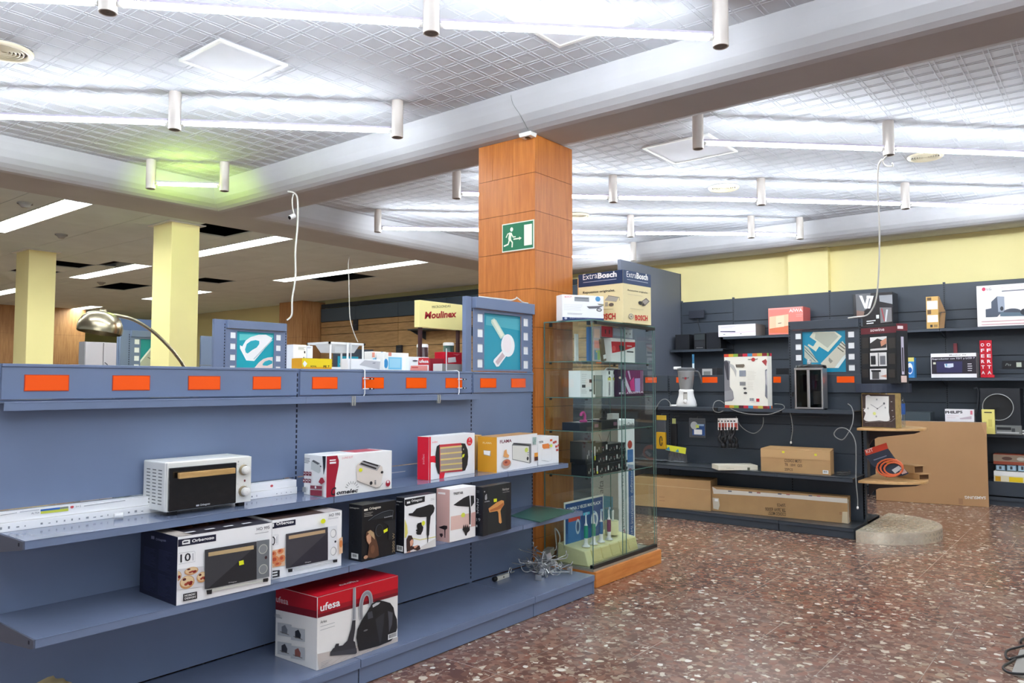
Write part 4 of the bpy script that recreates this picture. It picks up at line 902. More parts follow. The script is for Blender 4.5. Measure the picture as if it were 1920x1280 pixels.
a.poly([(710, 455), (1303, 355), (1303, 820), (710, 940)], (66, 64, 70)); a.poly([(780, 905), (1303, 430), (1303, 820), (730, 938)], (46, 44, 54)); a.poly([(750, 480), (1265, 392), (1265, 438), (750, 530)], (196, 166, 128)); a.poly([(1303, 352), (1432, 335), (1432, 805), (1303, 822)], (226, 228, 230))
for y in (445, 695): a.ell((1378, y), 42, 62, (180, 180, 180)); a.ell((1374, y), 34, 52, (232, 232, 230))
a.ell((1404, 560), 13, 16, K_); a.poly([(735, 950), (800, 940), (796, 985), (738, 993)], (26, 26, 30)); a.poly([(1365, 820), (1430, 808), (1428, 848), (1372, 856)], (26, 26, 30)); a.poly([(800, 945), (1365, 840), (1365, 855), (820, 965)], (206, 208, 208))
a.text('HO 990', (1312, 210), (1468, 188), (1312, 170), (60, 60, 68), .01); a.lines((1300, 238), (1465, 222), 1, .0018, GY); a.ell((1228, 272), 34, 34, YL); a.poly([(1450, 520), (1502, 490), (1502, 720), (1455, 735)], (232, 190, 150)); a.ell((1478, 590), 22, 52, (214, 130, 70)); a.text('Orbegozo', (970, 860), (1055, 845), (970, 848), W_, .01); a.done()
a = topf(t, w, d, h); a.ruv(0, 0, w, d, (70, 52, 44)); a.F(.75, 0, 1, .6, (190, 180, 176)); a.F(.05, .2, .6, .6, (40, 30, 34)); a.done()

# --- hair dryer cartons
t, w, d, h = carton('hair_dryer_carton', 'black hair dryer carton lettered 2000W with a blonde woman in profile', 'carton', (677.9, 1053.6), (741.7, 1038), ZM, (677, 947.9), rl=(654, 1048.4), colr=(22, 24, 30), rough=.3)
a = front(t, w, h, (645, 895, 7.757)); a.text('Orbegozo', (365, 470), (535, 440), (362, 435), (236, 230, 214), .02); a.poly([(290, 460), (345, 450), (345, 480), (290, 488)], (236, 230, 214)); a.lines((290, 510), (425, 555), 3, .002, (190, 186, 176))
a.stroke([(350, 625), (440, 560), (560, 500), (660, 475), (712, 478), (705, 550), (700, 600)], .0028, (96, 104, 112)); a.poly([(370, 620), (560, 515), (690, 485), (690, 570), (520, 600)], (34, 38, 44)); a.text('ionic', (582, 588), (700, 562), (582, 570), (200, 204, 206), .01)
a.ell((505, 765), 54, 90, (70, 74, 80)); a.ell((508, 765), 48, 82, (22, 24, 28)); a.poly([(560, 640), (740, 600), (745, 720), (700, 900), (640, 900), (640, 700)], (36, 38, 42)); a.poly([(565, 765), (625, 730), (628, 775), (572, 808)], YL)
a.poly([(305, 870), (320, 790), (370, 755), (420, 780), (445, 850), (470, 930), (490, 1010), (500, 1130), (430, 1170), (330, 1160), (345, 1060), (355, 980), (320, 930)], (96, 62, 44)); a.poly([(318, 850), (355, 812), (385, 850), (385, 930), (355, 970), (325, 920)], (206, 156, 124)); a.poly([(330, 790), (375, 762), (425, 800), (440, 900), (400, 860)], (190, 160, 120)); a.ell((405, 1040), 30, 60, (120, 80, 56)); a.ell((305, 1155), 30, 26, (196, 150, 120))
a.text('2000 W', (722, 1080), (725, 800), (690, 1080), (176, 158, 124), 0, 0, False); a.done()
a = side(t, d, h, (645, 895, 7.757)); a.rect((108, 1090), (210, 1190), (226, 226, 224)); a.barcode((118, 1100), (200, 1175)); a.text('Orbegozo', (85, 445), (225, 455), (85, 425), (190, 188, 180), .01)
for k in range(4): a.ell((130, 580+k*120), 26, 30, (40, 42, 52)); a.ell((130, 580+k*120), 20, 24, (22, 24, 30))
a.done()
a = topf(t, w, d, h); a.F(0, 0, .5, 1, (60, 58, 48)); a.done()
t, w, d, h = carton('hair_dryer_carton', 'white hair dryer carton with black side and a long-haired woman, second in the row', 'carton', (757.8, 1037.5), (817, 1024), ZM, (757, 933.7), rl=(743.6, 1034), colr=(240, 240, 240))
def dryer(a, body, c, c2): a.poly(body, c)
a = front(t, w, h, (645, 895, 7.757)); a.poly([(872, 325), (1175, 268), (1172, 350), (905, 418), (880, 400)], (26, 26, 32)); a.text('Orbegozo', (978, 358), (1135, 330), (976, 322), W_, .02); a.poly([(912, 352), (960, 342), (960, 372), (912, 382)], W_)
a.poly([(880, 600), (915, 700), (925, 800), (900, 870), (880, 880)], (232, 222, 120)); a.stroke([(990, 880), (1100, 905), (1330, 860)], .004, (226, 216, 130)); a.poly([(990, 1100), (1330, 880), (1330, 1000), (1100, 1060)], (226, 224, 220))
a.poly([(935, 522), (990, 515), (1050, 450), (1150, 420), (1240, 390), (1290, 395), (1312, 440), (1300, 500), (1255, 560), (1240, 700), (1232, 830), (1222, 850), (1215, 945), (1208, 945), (1204, 850), (1196, 830), (1195, 570), (1100, 575), (1000, 560), (935, 548)], (30, 30, 34))
a.poly([(1065, 665), (1120, 648), (1125, 690), (1148, 720), (1140, 770), (1110, 830), (1060, 830), (1040, 800), (1060, 790), (1035, 765), (1060, 750), (1050, 700)], (20, 20, 24)); a.ell((1148, 662), 24, 34, (226, 236, 60))
a.poly([(905, 1080), (900, 900), (930, 840), (975, 840), (1000, 900), (1000, 960), (985, 1000), (1090, 985), (1105, 1040), (1060, 1060), (1000, 1040), (960, 1060)], (58, 36, 32)); a.poly([(950, 925), (985, 890), (1003, 930), (985, 985), (955, 1000)], (226, 170, 140)); a.poly([(1000, 1000), (1075, 975), (1050, 1010), (1020, 1030)], (220, 160, 130)); a.poly([(885, 1100), (950, 1060), (960, 1090)], (190, 140, 120)); a.lines((1250, 300), (1320, 325), 2, .0012, GY); a.done()
a = side(t, d, h, (645, 895, 7.757)); a.ruv(0, 0, d, h, (20, 22, 30)); a.rect((768, 980), (860, 1080), (226, 226, 224)); a.barcode((776, 985), (852, 1070)); a.text('Orbegozo', (758, 350), (855, 358), (758, 335), W_, .01); a.lines((765, 380), (820, 405), 2, .0014, GY); 
for k in range(4): a.rect((808, 490+130*k), (850, 500+130*k), (60, 70, 84))
a.done(); a = topf(t, w, d, h); a.F(0, 0, 1, 1, (44, 46, 50)); a.done()
t, w, d, h = carton('hair_dryer_carton', 'dusty pink and white hair dryer carton, third in the row', 'carton', (843, 1017), (891.5, 1005.4), ZM, (845.6, 917.5), rl=(817.3, 1013), colr=(240, 238, 236))
PK = (216, 176, 168)
a = side(t, d, h, (810, 895, 10.24)); a.ruv(0, 0, d, h, PK); a.poly([(118, 275), (258, 288), (258, 328), (118, 312)], (244, 232, 228)); a.poly([(130, 950), (235, 918), (295, 925), (298, 975), (262, 1005), (258, 1155), (245, 1155), (240, 1000), (160, 970)], (40, 30, 34)); a.poly([(150, 1075), (205, 1070), (215, 1110), (185, 1150), (155, 1110)], (50, 34, 38)); a.done()
a = front(t, w, h, (810, 895, 10.24)); a.poly([(360, 748), (690, 690), (835, 655), (830, 930), (355, 1015)], (232, 196, 184)); a.poly([(740, 720), (780, 670), (835, 660), (830, 930), (750, 940)], (214, 168, 158)); a.poly([(720, 340), (740, 340), (745, 930), (715, 950)], (240, 240, 240))
a.text('TRISTAR', (405, 335), (592, 308), (405, 290), (60, 56, 58), .03); a.poly([(405, 525), (490, 465), (600, 390), (700, 345), (800, 345), (805, 480), (760, 545), (740, 560), (735, 900), (710, 900), (705, 560), (480, 545)], (34, 34, 38)); a.poly([(712, 345), (735, 342), (745, 640), (735, 640)], (226, 226, 228)); a.ell((590, 718), 38, 44, (226, 232, 90))
a.poly([(580, 1000), (600, 900), (620, 960), (640, 890), (655, 960), (680, 890), (690, 960), (715, 920), (718, 1010), (670, 1060), (655, 1110), (630, 1110), (620, 1060)], (36, 32, 34)); a.done()
t, w, d, h = carton('hair_dryer_carton', 'black hair dryer carton with copper-coloured dryer, rightmost in the row', 'carton', (905.2, 1005.4), (958, 991.2), ZM, (904.7, 913.6), rl=(892.5, 1003), colr=(34, 40, 44))
a = side(t, d, h, (810, 895, 10.24)); a.ruv(0, 0, d, h, (16, 20, 32))
for y, s_ in ((450, 90), (555, 90), (650, 80)): a.stroke([(862, y-s_/2), (895, y-s_/3), (880, y), (895, y+s_/3), (862, y+s_/3)], .004, (214, 216, 220))
a.rect((850, 695), (945, 706), (200, 204, 210)); a.text('19', (858, 835), (935, 838), (858, 775), (170, 172, 176)); a.rect((850, 905), (878, 950), (196, 200, 204)); a.lines((862, 240), (930, 300), 2, .002, (130, 134, 140)); a.done()
a = front(t, w, h, (810, 895, 10.24)); a.F(0, 0, .17, 1, (26, 30, 38)); a.F(.82, 0, 1, 1, (26, 30, 38))
a.poly([(1080, 595), (1230, 480), (1330, 432), (1375, 445), (1380, 520), (1330, 590), (1310, 640), (1335, 860), (1310, 885), (1280, 860), (1270, 680), (1250, 640), (1100, 668)], (224, 158, 92)); a.poly([(1110, 620), (1250, 560), (1360, 480), (1375, 520), (1320, 590), (1240, 625), (1110, 655)], (190, 112, 60)); a.poly([(1178, 410), (1240, 402), (1240, 462), (1180, 472)], YL)
a.text('Hairdryer', (1345, 252), (1475, 232), (1345, 205), (190, 186, 180), .01); a.stroke([(1350, 285), (1478, 265)], .0015, (190, 186, 180)); a.ell((1000, 270), 10, 14, (206, 206, 206)); a.poly([(1010, 340), (1040, 310), (1050, 400), (1030, 435), (1005, 420)], (170, 170, 172)); a.text('novaline', (1000, 475), (1095, 458), (1000, 450), (206, 206, 206), .02); a.done()

# --- dark green board on the middle shelf
q = [onz(*p, ZM+.006) for p in ((958, 966), (1013, 978), (1077, 957), (1003, 948))]
MB().m(mat('dark_green_board', (60, 104, 92), .35, var=.05)).hexa([tuple(v-Vector((0, 0, .005))) for v in q]+[tuple(v) for v in q]).build('glass_board', None, label='dark green glass board lying flat at the right end of the middle shelf', category='board')

# --- vacuum cleaner carton on the base shelf
t, w, d, h = carton('vacuum_carton', 'large red and white vacuum cleaner carton lettered ufesa on the bottom shelf', 'carton', (593.7, 1257.2), (745.3, 1202), ZL, (594.5, 1120), rl=(510, 1231), colr=(232, 230, 226))
a = front(t, w, h, (500, 1060, 6.4)); RF = (200, 14, 34)
a.poly([(600, 385), (1578, 115), (1572, 355), (600, 632)], RF); a.poly([(600, 530), (1574, 270), (1572, 355), (600, 632)], (160, 12, 32)); a.poly([(600, 590), (1572, 320), (1572, 355), (600, 632)], (120, 12, 30))
a.text('ufesa', (640, 550), (878, 478), (640, 460), W_, .02); a.text('Aries', (640, 695), (716, 674), (640, 660), (90, 90, 92), .01); a.lines((640, 712), (820, 740), 2, .0016, GY)
a.poly([(600, 1060), (1570, 850), (1570, 910), (620, 1250)], (206, 196, 188))
for k in range(6): a.stroke([(640+k*120, 1225-k*38), (780+k*120, 1120-k*36)], .002, (186, 174, 164))
a.poly([(1028, 262), (1062, 258), (1060, 640), (1020, 655)], (176, 178, 184)); a.stroke([(1040, 262), (1036, 640)], .004, (96, 98, 106))
a.poly([(1018, 655), (1056, 650), (1052, 760), (1030, 900), (1050, 910), (1065, 1000), (1070, 1040), (1060, 1055), (750, 1080), (752, 1040), (790, 985), (800, 985), (820, 935), (858, 930), (855, 960), (900, 955), (960, 895), (1000, 760)], (52, 52, 58)); a.poly([(752, 1040), (1068, 985), (1072, 1040), (1060, 1055), (750, 1080)], (66, 66, 72))
hose = [(1125, 640), (1118, 540), (1125, 440), (1150, 360), (1190, 325), (1225, 345), (1240, 420), (1235, 540)]
a.stroke(smooth_pts([(p[0], p[1], 0) for p in hose], 5), .024, (176, 176, 180)); a.stroke(smooth_pts([(p[0], p[1], 0) for p in hose], 5), .014, (140, 140, 146))
a.poly([(1062, 860), (1075, 760), (1130, 650), (1200, 540), (1250, 450), (1330, 410), (1400, 425), (1470, 445), (1510, 500), (1525, 580), (1550, 640), (1555, 740), (1530, 830), (1480, 900), (1330, 960), (1140, 1010), (1095, 1020), (1080, 960)], (30, 31, 35)); a.poly([(1290, 640), (1400, 560), (1390, 700), (1360, 900), (1345, 940)], (48, 50, 56)); a.poly([(1440, 540), (1500, 560), (1490, 700), (1455, 800), (1450, 660)], (78, 80, 88)); a.poly([(1255, 470), (1300, 440), (1350, 435), (1330, 460), (1260, 500)], (196, 198, 200)); a.poly([(1195, 560), (1250, 540), (1262, 620), (1200, 640)], (70, 72, 80)); a.ell((1172, 772), 26, 10, (110, 112, 116))
a.barcode((1440, 888), (1550, 785)); a.lines((635, 1150), (760, 1235), 5, .0014, GY); a.done()
a = side(t, d, h, (500, 1060, 6.4)); a.poly([(60, 230), (605, 385), (605, 632), (60, 510)], (176, 14, 32)); a.poly([(60, 430), (605, 545), (605, 632), (60, 510)], (116, 12, 30)); a.text('ufesa', (82, 420), (262, 470), (85, 348), (214, 180, 184), .02)
for (x, y, c) in ((135, 680, (120, 124, 132)), (298, 735, (40, 44, 52)), (138, 905, (60, 60, 66)), (300, 955, (150, 90, 80))):
    q0 = (x, y); a.poly([(x, y), (x+168, y+28), (x+168, y+178), (x, y+152)], (196, 198, 200)); a.poly([(x+50, y+50), (x+90, y+30), (x+120, y+90), (x+115, y+140), (x+50, y+130)], c); a.stroke([(x+30, y+110), (x+140, y+150)], .003, (110, 104, 100))
a.lines((85, 560), (200, 640), 4, .0014, GY); a.done()
a = topf(t, w, d, h, (500, 1060, 6.4)); a.ruv(.0, .0, w, d, RF); a.text('ufesa', (1112, 188), (880, 246), (1095, 172), (244, 226, 226), .02, flip=True); a.F(.32, .52, .62, .53, (150, 20, 34)); a.F(0, 0, 1, .03, (176, 10, 28)); a.done()

# --- crumpled bag at the lower left corner
p = onz(85, 1325, ZL); t = thing('crumpled_bag', 'crumpled cream paper bag at the bottom left corner on the lowest shelf', 'bag', (p.x-.03, p.y+.02, ZL))
bm = bmesh.new(); bmesh.ops.create_icosphere(bm, subdivisions=4, radius=1)
for v in bm.verts:
    n_ = math.sin(v.co.x*5+1)*.07+math.sin(v.co.y*7+v.co.z*6)*.07+math.sin(v.co.x*13-v.co.z*11)*.04+random.uniform(-.012, .012)
    v.co *= 1+n_; v.co.x *= .15; v.co.y *= .10; v.co.z = max(-.9, v.co.z)*.082+.074
me = bpy.data.meshes.new('bag'); bm.to_mesh(me); bm.free(); me.materials.append(mat('cream_paper', (206, 186, 140), .75, var=.08, scale=18, bump=.4))
for pl in me.polygons: pl.use_smooth = True
o = bpy.data.objects.new('bag_body', me); C.objects.link(o); o.parent = t
MB().m(mat('tan_strap', (178, 150, 96), .7)).tube(smooth_pts([(-.08, .0, .14), (-.03, -.03, .155), (.03, -.02, .155), (.09, .0, .13)]), .006, 8).build('twisted_handle', t)

# --- heap of chrome hooks, hinge bar on the right base shelf
chrome = mat('chrome_wire', (206, 208, 208), .25, metal=.7)
def hook(kind):
    t = thing('display_hook', 'x', 'hook')
    if kind == 0:
        MB().m(chrome).tube(smooth_pts([(0, 0, 0), (.05, 0, .002), (.13, 0, .004), (.15, 0, .012), (.156, 0, .03)]), .0028, 7).build('prong', t); MB().m(chrome).box(-.006, -.018, -.012, 0, .018, .02).build('back_plate', t, bevel=.001)
    else:
        pts = [(.036*math.cos(k*.42), .036*math.sin(k*.42), .004*math.sin(k)) for k in range(15)]
        MB().m(chrome).tube(pts, .0032, 7).build('ring', t); MB().m(chrome).tube([(-.036, 0, 0), (-.09, .01, .01)], .003, 7).build('prong', t)
    return t
hk = [hook(0), hook(1)]
hp = []
rh = random.Random(11)
for k in range(26):
    r_, th = .115*rh.random()**.6, rh.uniform(0, 6.28); kd = 1 if k % 3 == 1 else 0
    x_, y_ = 4.22+r_*1.1*math.cos(th), 3.09+r_*math.sin(th)
    hp.append((min(x_, 4.34), min(y_, 3.21), kd, max(0, .13-r_)*rh.uniform(0, 1.15), rh.uniform(0, 6.28), rh.uniform(-1.3, 1.3) if k > 3 else .1))
hp += [(4.02, 2.98, 0, 0, .3, .05), (4.28, 2.92, 0, 0, 2.9, .05), (4.12, 3.0, 1, .02, .5, 1.3), (4.20, 2.98, 1, .02, 2.0, 1.2), (4.33, 2.95, 0, .0, 1.5, .0), (4.16, 3.12, 1, .06, 1.2, 1.4)]
used = [0, 0]
for (px, py, kd, dz, rz, rx) in hp:
    p = Vector((px, py, 0))
    o = hk[kd] if not used[kd] else dup(hk[kd], (0, 0, 0), 0)
    used[kd] = 1; o.scale = (1.15, 1.15, 1.15); o.location = (p.x, p.y, ZL+.018+dz); o.rotation_euler = (rx, .25 if kd else -.1, rz)
    o['label'] = 'bent chrome display hook in the wire heap on the right base shelf' if kd == 0 else 'looped chrome ring hook in the wire heap on the right base shelf'; o['group'] = 'straight chrome hooks in the heap' if kd == 0 else 'ring hooks in the heap'
t = thing('metal_bracket', 'dull grey metal block lying on the hook heap', 'bracket', (4.30, 3.10, ZL+.10), .35)
MB().m(mat('dull_grey_metal', (128, 126, 118), .5, metal=.5)).box(-.05, -.025, 0, .05, .025, .045).build('block', t, bevel=.003); MB().m(chrome).box(-.056, -.028, -.10, -.05, .028, .02).build('flange', t)
p = onz(941, 1085, ZL); t = thing('hinge_bar', 'white bar-shaped fitting with dark end lying left of the hook heap', 'fitting', (p.x, p.y, ZL), math.radians(4))
MB().m(mat('cream_metal', (214, 212, 200), .35)).box(-.07, -.012, 0, .07, .012, .026).build('bar', t, bevel=.003); MB().m(mat('black_rubber', (20, 22, 26), .6)).lathe([(.001, -.09), (.014, -.09), (.016, -.075), (.016, -.068), (.001, -.068)], (0, 0, .016), 14, 'x').build('end_cap', t)
MB().m(mat('black_rubber', (20, 22, 26), .6)).box(.0, -.0125, .008, .01, -.0119, .018).build('slot', t); MB().m(chrome).tube(smooth_pts([(.07, 0, .02), (.09, 0, .05), (.11, 0, .045), (.1, 0, .02), (.14, 0, .02)]), .004, 7).build('clip', t)

# --- swing price arms and clamps on the header
def price_arm(pxh, pxc, label):
    x = ony(pxh, 716, PY-.02).x; xc = ony(pxc, 745, PY-.07).x
    t = thing('price_holder', label, 'price holder', (x, PY-.02, 1.464)); wh = mat('white_wire', (226, 226, 226), .35)
    MB().m(wh).tube([(-.035, .06, .145), (-.035, .06, .004), (.0, .0, .004), (.004, -.012, -.004), (.004, -.014, -.13), (-.01, -.02, -.148)], .0035, 8).build('wire', t)
    for z in (-.05, -.105):
        MB().m(wh).tube([(-.012, -.018, z), (.06, -.018, z)], .003, 8).build('cross_wire', t); MB().m(K2).box(.03, -.024, z-.005, .04, -.012, z+.005).box(.055, -.024, z-.004, .062, -.012, z+.004).build('grip', t)
    t = thing('spring_clamp', label.replace('swing-out white wire price arm', 'small zinc clamp'), 'clamp', (xc, PY-.076, 1.30))
    for k in (-.012, .004): MB().m(chrome).box(k, -.006, -.03, k+.009, .006, .022).build('jaw', t, bevel=.001)
K2 = mat('black_grip', (22, 22, 26), .5)
price_arm(680, 661, 'swing-out white wire price arm below the white tray rack'); price_arm(857, 821, 'swing-out white wire price arm at the right by the red cartons')

# ================================================================ THINGS ON TOP OF THE BLUE GONDOLA
ZT = 1.4005
def top_box(name, label, cat, xl, xr, yt, Y, d, colr, rz=0, group=None, yb_=None):
    """carton standing on the rear deck at depth Y, between photo columns xl and xr, top at photo row yt"""
    A_ = ony(xl, 690, Y); B_ = ony(xr, 690, Y); zt = ony((xl+xr)/2, yt, Y).z; t = thing(name, label, cat, (A_.x, Y, ZT), rz, group); w = B_.x-A_.x
    MB().m(cmat(colr)).box(0, 0, 0, w, d, zt-ZT).build('box_body', t, bevel=.0015); return t, w, d, zt-ZT
C3 = (540, 600, 10.667)
t, w, d, h = top_box('small_carton', 'tall white leaflet carton left of the yellow box on top of the shelving', 'carton', 549.5, 574, 646, 3.50, .06, (236, 238, 240)); a = front(t, w, h, C3); a.lines((205, 530), (360, 600), 4, .0014, (120, 124, 130)); a.rect((318, 618), (342, 662), K_); a.rect((305, 735), (320, 760), K_); a.done()
t, w, d, h = top_box('small_carton', 'white carton with black square just right of the tall leaflet carton', 'carton', 575.5, 586, 648, 3.56, .05, (232, 234, 238)); a = front(t, w, h, C3); a.lines((376, 540), (470, 560), 2, .0014, GY); a.done()
t, w, d, h = top_box('small_carton', 'yellow and orange carton with diamond sign on top of the shelving', 'carton', 566, 622, 672, 3.36, .09, (240, 170, 30)); a = front(t, w, h, C3); a.F(0, .62, 1, 1, (244, 214, 30)); a.poly([(290, 870), (330, 810), (385, 870), (330, 940)], W_); a.text('ROYAL', (450, 940), (570, 940), (450, 905), (90, 60, 20), .02); a.text('PE 7', (705, 948), (825, 948), (705, 905), (60, 40, 20), .03); a.done(); a = topf(t, w, d, h); a.F(0, 0, 1, 1, (246, 226, 40)); a.done()
# white tray rack
Y = 3.62; x0 = ony(597, 645, Y).x; x1 = ony(664, 645, Y).x; zt = ony(630, 643, Y).z
t = thing('tray_rack', 'white two-tier plastic tray rack on top of the blue shelving', 'rack', (x0, Y-.1, ZT)); w = x1-x0; wp = mat('white_plastic', (240, 240, 238), .3)
for zz, nm in ((zt-ZT-.012, 'upper_tray'), (zt-ZT-.155, 'lower_tray')):
    m = MB().m(wp).box(0, 0, zz, w, .01, zz+.012).box(0, .2, zz, w, .21, zz+.012).box(0, 0, zz, .01, .21, zz+.012).box(w-.01, 0, zz, w, .21, zz+.012)
    m.hexa([(.07, .04, zz-.045), (w-.05, .04, zz-.045), (w-.05, .17, zz-.045), (.07, .17, zz-.045), (.05, .012, zz+.004), (w-.03, .012, zz+.004), (w-.03, .198, zz+.004), (.05, .198, zz+.004)]); m.build(nm, t)
for x_ in (.012, w-.012):
    for y_ in (.006, .204): MB().m(wp).cyl((x_, y_, 0), (x_, y_, zt-ZT), .006, 10).build('leg', t)
MB().m(wp).cyl((w*.5, .0, 0), (w*.5, .0, zt-ZT), .0065, 10).build('leg', t)
# small film-strip tower glimpsed behind the rack
sm = thing('gondola_shelving', 'charcoal shelving tower with teal panel glimpsed behind the white tray rack', 'shop shelving', (ony(626, 660, 8.2).x, 8.2, 0))
MB().m(blk).box(0, 0, .1, .66, .02, ony(640, 653, 8.2).z).build('display_panel', sm); u = MB().m(blk).box(.47, -.03, 0, .66, -.001, ony(640, 653, 8.2).z); u.build('upright', sm); MB().m(mat('teal_poster', (52, 158, 182), .25)).box(.06, -.008, 1.33, .41, -.001, 1.75).build('poster', sm)
a = Art(sm, (.06, -.008, 1.33), (1, 0, 0), (0, 0, 1), (0, -1, 0), .35, .42); a.F(.3, .0, 1, .6, (150, 156, 140)); a.suv([(.03, .32), (.32, .03)], .012, (214, 220, 206)); a.done()
t, w, d, h = top_box('phone_carton', 'white carton with a grey slanted device picture in front of the tray rack', 'carton', 653, 713, 673, 3.34, .06, (236, 236, 236)); a = front(t, w, h, C3); a.poly([(1430, 890), (1530, 800), (1900, 830), (1830, 990), (1440, 900)], (196, 196, 198)); a.poly([(1690, 850), (1750, 845), (1740, 870), (1690, 870)], (150, 150, 156)); a.done()
C4 = (640, 600, 7.385)
t, w, d, h = top_box('mask_carton', 'white and blue carton with a blue figure and orange corner picture', 'carton', 697, 724, 659, 3.52, .07, (238, 236, 230)); a = front(t, w, h, C4); a.ell((562, 470), 30, 36, (60, 140, 196)); a.poly([(430, 530), (560, 500), (625, 530), (625, 600), (440, 560)], (120, 190, 220)); a.rect((415, 445), (460, 515), (226, 150, 130)); a.done()
t, w, d, h = top_box('mask_carton', 'white carton with large pale blue panel, rightmost blue one on the shelving top', 'carton', 720, 766, 661, 3.44, .07, (238, 238, 232)); a = front(t, w, h, C4); a.rect((650, 510), (835, 685), (130, 206, 236)); a.rect((670, 530), (815, 660), (166, 220, 240)); a.rect((650, 445), (692, 497), (226, 150, 130)); a.ell((615, 600), 28, 66, (60, 150, 206)); a.done()
t, w, d, h = top_box('iron_carton', 'white and red carton lettered ufesa on top of the shelving', 'carton', 767.5, 804, 669, 3.40, .09, (238, 238, 236)); a = front(t, w, h, C4); a.poly([(1070, 520), (1215, 520), (1215, 620), (1060, 620)], (214, 50, 56)); a.text('ufesa', (1078, 590), (1205, 590), (1078, 545), W_, .03); a.poly([(960, 630), (1190, 630), (1190, 700), (950, 700)], (238, 150, 140)); a.rect((970, 645), (1060, 662), (206, 70, 70)); a.ell((1020, 562), 36, 10, (90, 70, 90)); a.done()
t, w, d, h = top_box('small_carton', 'crimson carton low behind the right price arm', 'carton', 807, 832, 672, 3.50, .09, (150, 30, 46)); a = front(t, w, h, C4); a.F(0, .0, 1, .45, (226, 220, 216)); a.F(.3, .1, .8, .4, (110, 26, 50)); a.done()
t, w, d, h = top_box('small_carton', 'bright red carton with white tag at the right end, beside the blue side post', 'carton', 833, 866, 660, 3.54, .09, (206, 20, 44)); a = front(t, w, h, C4); a.poly([(1475, 520), (1580, 510), (1590, 580), (1475, 590)], (240, 226, 226)); a.poly([(1540, 470), (1640, 470), (1600, 490)], (226, 110, 120)); a.done()
t, w, d, h = top_box('small_carton', 'low silver and white carton in front of the bright red one', 'carton', 829, 866, 682, 3.36, .08, (214, 212, 208)); a = front(t, w, h, C4); a.F(0, .55, 1, 1, (140, 136, 132)); a.F(.3, .1, .6, .4, (190, 170, 150)); a.done()
# mugs on a rack behind
for (px, c, lb) in ((792, (60, 38, 40), 'brown banded insulated jar behind the left leg of the yellow sign'), (841, (24, 66, 58), 'dark green insulated jar with white lid near the red cartons')):
    Y = 3.66; p = ony(px, 668, Y); zt = ony(px, 645 if px < 800 else 642, Y).z
    t = thing('storage_jar', lb, 'jar', (p.x, Y, ZT)); hh = zt-ZT
    MB().m(mat('jar_%d' % px, c, .3)).lathe([(.001, 0), (.034, 0), (.038, .01), (.038, hh-.02), (.034, hh-.018)], n=28).build('body', t)
    MB().m(mat('white_plastic', (240, 240, 238), .3)).lathe([(.039, hh-.022), (.039, hh-.006), (.034, hh), (.001, hh)], n=28).build('lid', t)
    for f_ in (.42, .62): MB().m(mat('pale_band', (206, 206, 200), .4)).lathe([(.0386, hh*f_-.008), (.0386, hh*f_+.008)], n=28).build('band', t)
# Moulinex board on legs
Y = 3.62; A_ = ony(787, 562, Y); zb = ony(787, 613, Y).z; zt = A_.z; w = ony(867, 600, Y).x-A_.x
t = thing('brand_board', 'pale yellow board lettered Moulinex microondas on two brown legs', 'sign', (A_.x, Y, ZT))
MB().m(mat('pale_yellow_board', (250, 236, 160), .4)).box(0, 0, zb-ZT, w, .05, zt-ZT).build('board', t, bevel=.002)
for x_ in (.02, w-.03): MB().m(mat('brown_leg', (64, 34, 34), .5)).box(x_, .015, 0, x_+.02, .035, zb-ZT).build('leg', t)
a = Art(t, (0, 0, zb-ZT), (1, 0, 0), (0, 0, 1), (0, -1, 0), w, zt-zb, crop=(780, 540, 7.53))
a.text('MICROONDAS', (228, 285), (488, 268), (228, 250), (70, 60, 40), 0); a.text('Moulinex', (120, 430), (575, 405), (118, 335), (166, 24, 34), .035, .2); a.done('lettering')

# ---------------------------------------------------------------- arc lamp and things behind
Y = 4.9; c = ony(189, 607, Y); k = (c-EP).length/FPX
t = thing('arc_floor_lamp', 'arc floor lamp with brushed steel dome shade hanging behind the shelving', 'floor lamp', (ony(352, 700, Y).x+.05, Y, 0))
L0 = Vector(t.location); steel = mat('brushed_steel', (190, 180, 150), .25, metal=1.0)
R_ = 33*k*1.02
dm = MB().m(steel); dm.T = Matrix.Translation(c-L0) @ Matrix.Rotation(math.radians(8), 4, 'Y'); prof = [(R_*1.0, -R_*.42), (R_*1.02, -R_*.2), (R_*.97, .05*R_), (R_*.84, R_*.30), (R_*.62, R_*.50), (R_*.35, R_*.60), (.001, R_*.62)]
dm.lathe(prof, n=40); dm.lathe([(r*.97, z-.004) for r, z in prof], n=40); sh = dm.build('dome_shade', t)
nk = MB().m(steel); nk.T = dm.T; nk.lathe([(.02, R_*.58), (.02, R_*.72), (.001, R_*.72)], n=16).build('shade_cap', t)
arm = smooth_pts([ony(x, y, Y)-L0 for x, y in ((196, 589), (222, 592), (252, 600), (285, 620), (312, 645), (332, 668), (346, 690), (356, 720))], 5)+smooth_pts([ony(356, 722, Y)-L0, Vector((.02, 0, .9)), Vector((.0, 0, .05))], 5)
MB().m(steel).tube(arm, .011, 12).build('arc_arm', t); MB().m(mat('white_marble', (220, 220, 216), .2, var=.05, scale=5)).lathe([(.001, 0), (.15, 0), (.15, .05), (.14, .06), (.001, .06)], n=32).build('marble_base', t)
t = thing('steel_cabinet', 'silver foil-wrapped two-door cabinet below the arc lamp dome', 'cabinet', (2.52, 6.3, 0), 0)
foil = mat('silver_foil', (226, 222, 220), .3, metal=.45, bump=.9, scale=7)
x1 = ony(160, 660, 6.3).x; t.location.x = x1; ww = ony(219, 660, 6.3).x-x1; zt = ony(190, 641, 6.3).z
MB().m(mat('grey_cabinet', (150, 150, 150), .5)).box(0.001, .02, .0, ww, .12, zt).build('carcass', t)
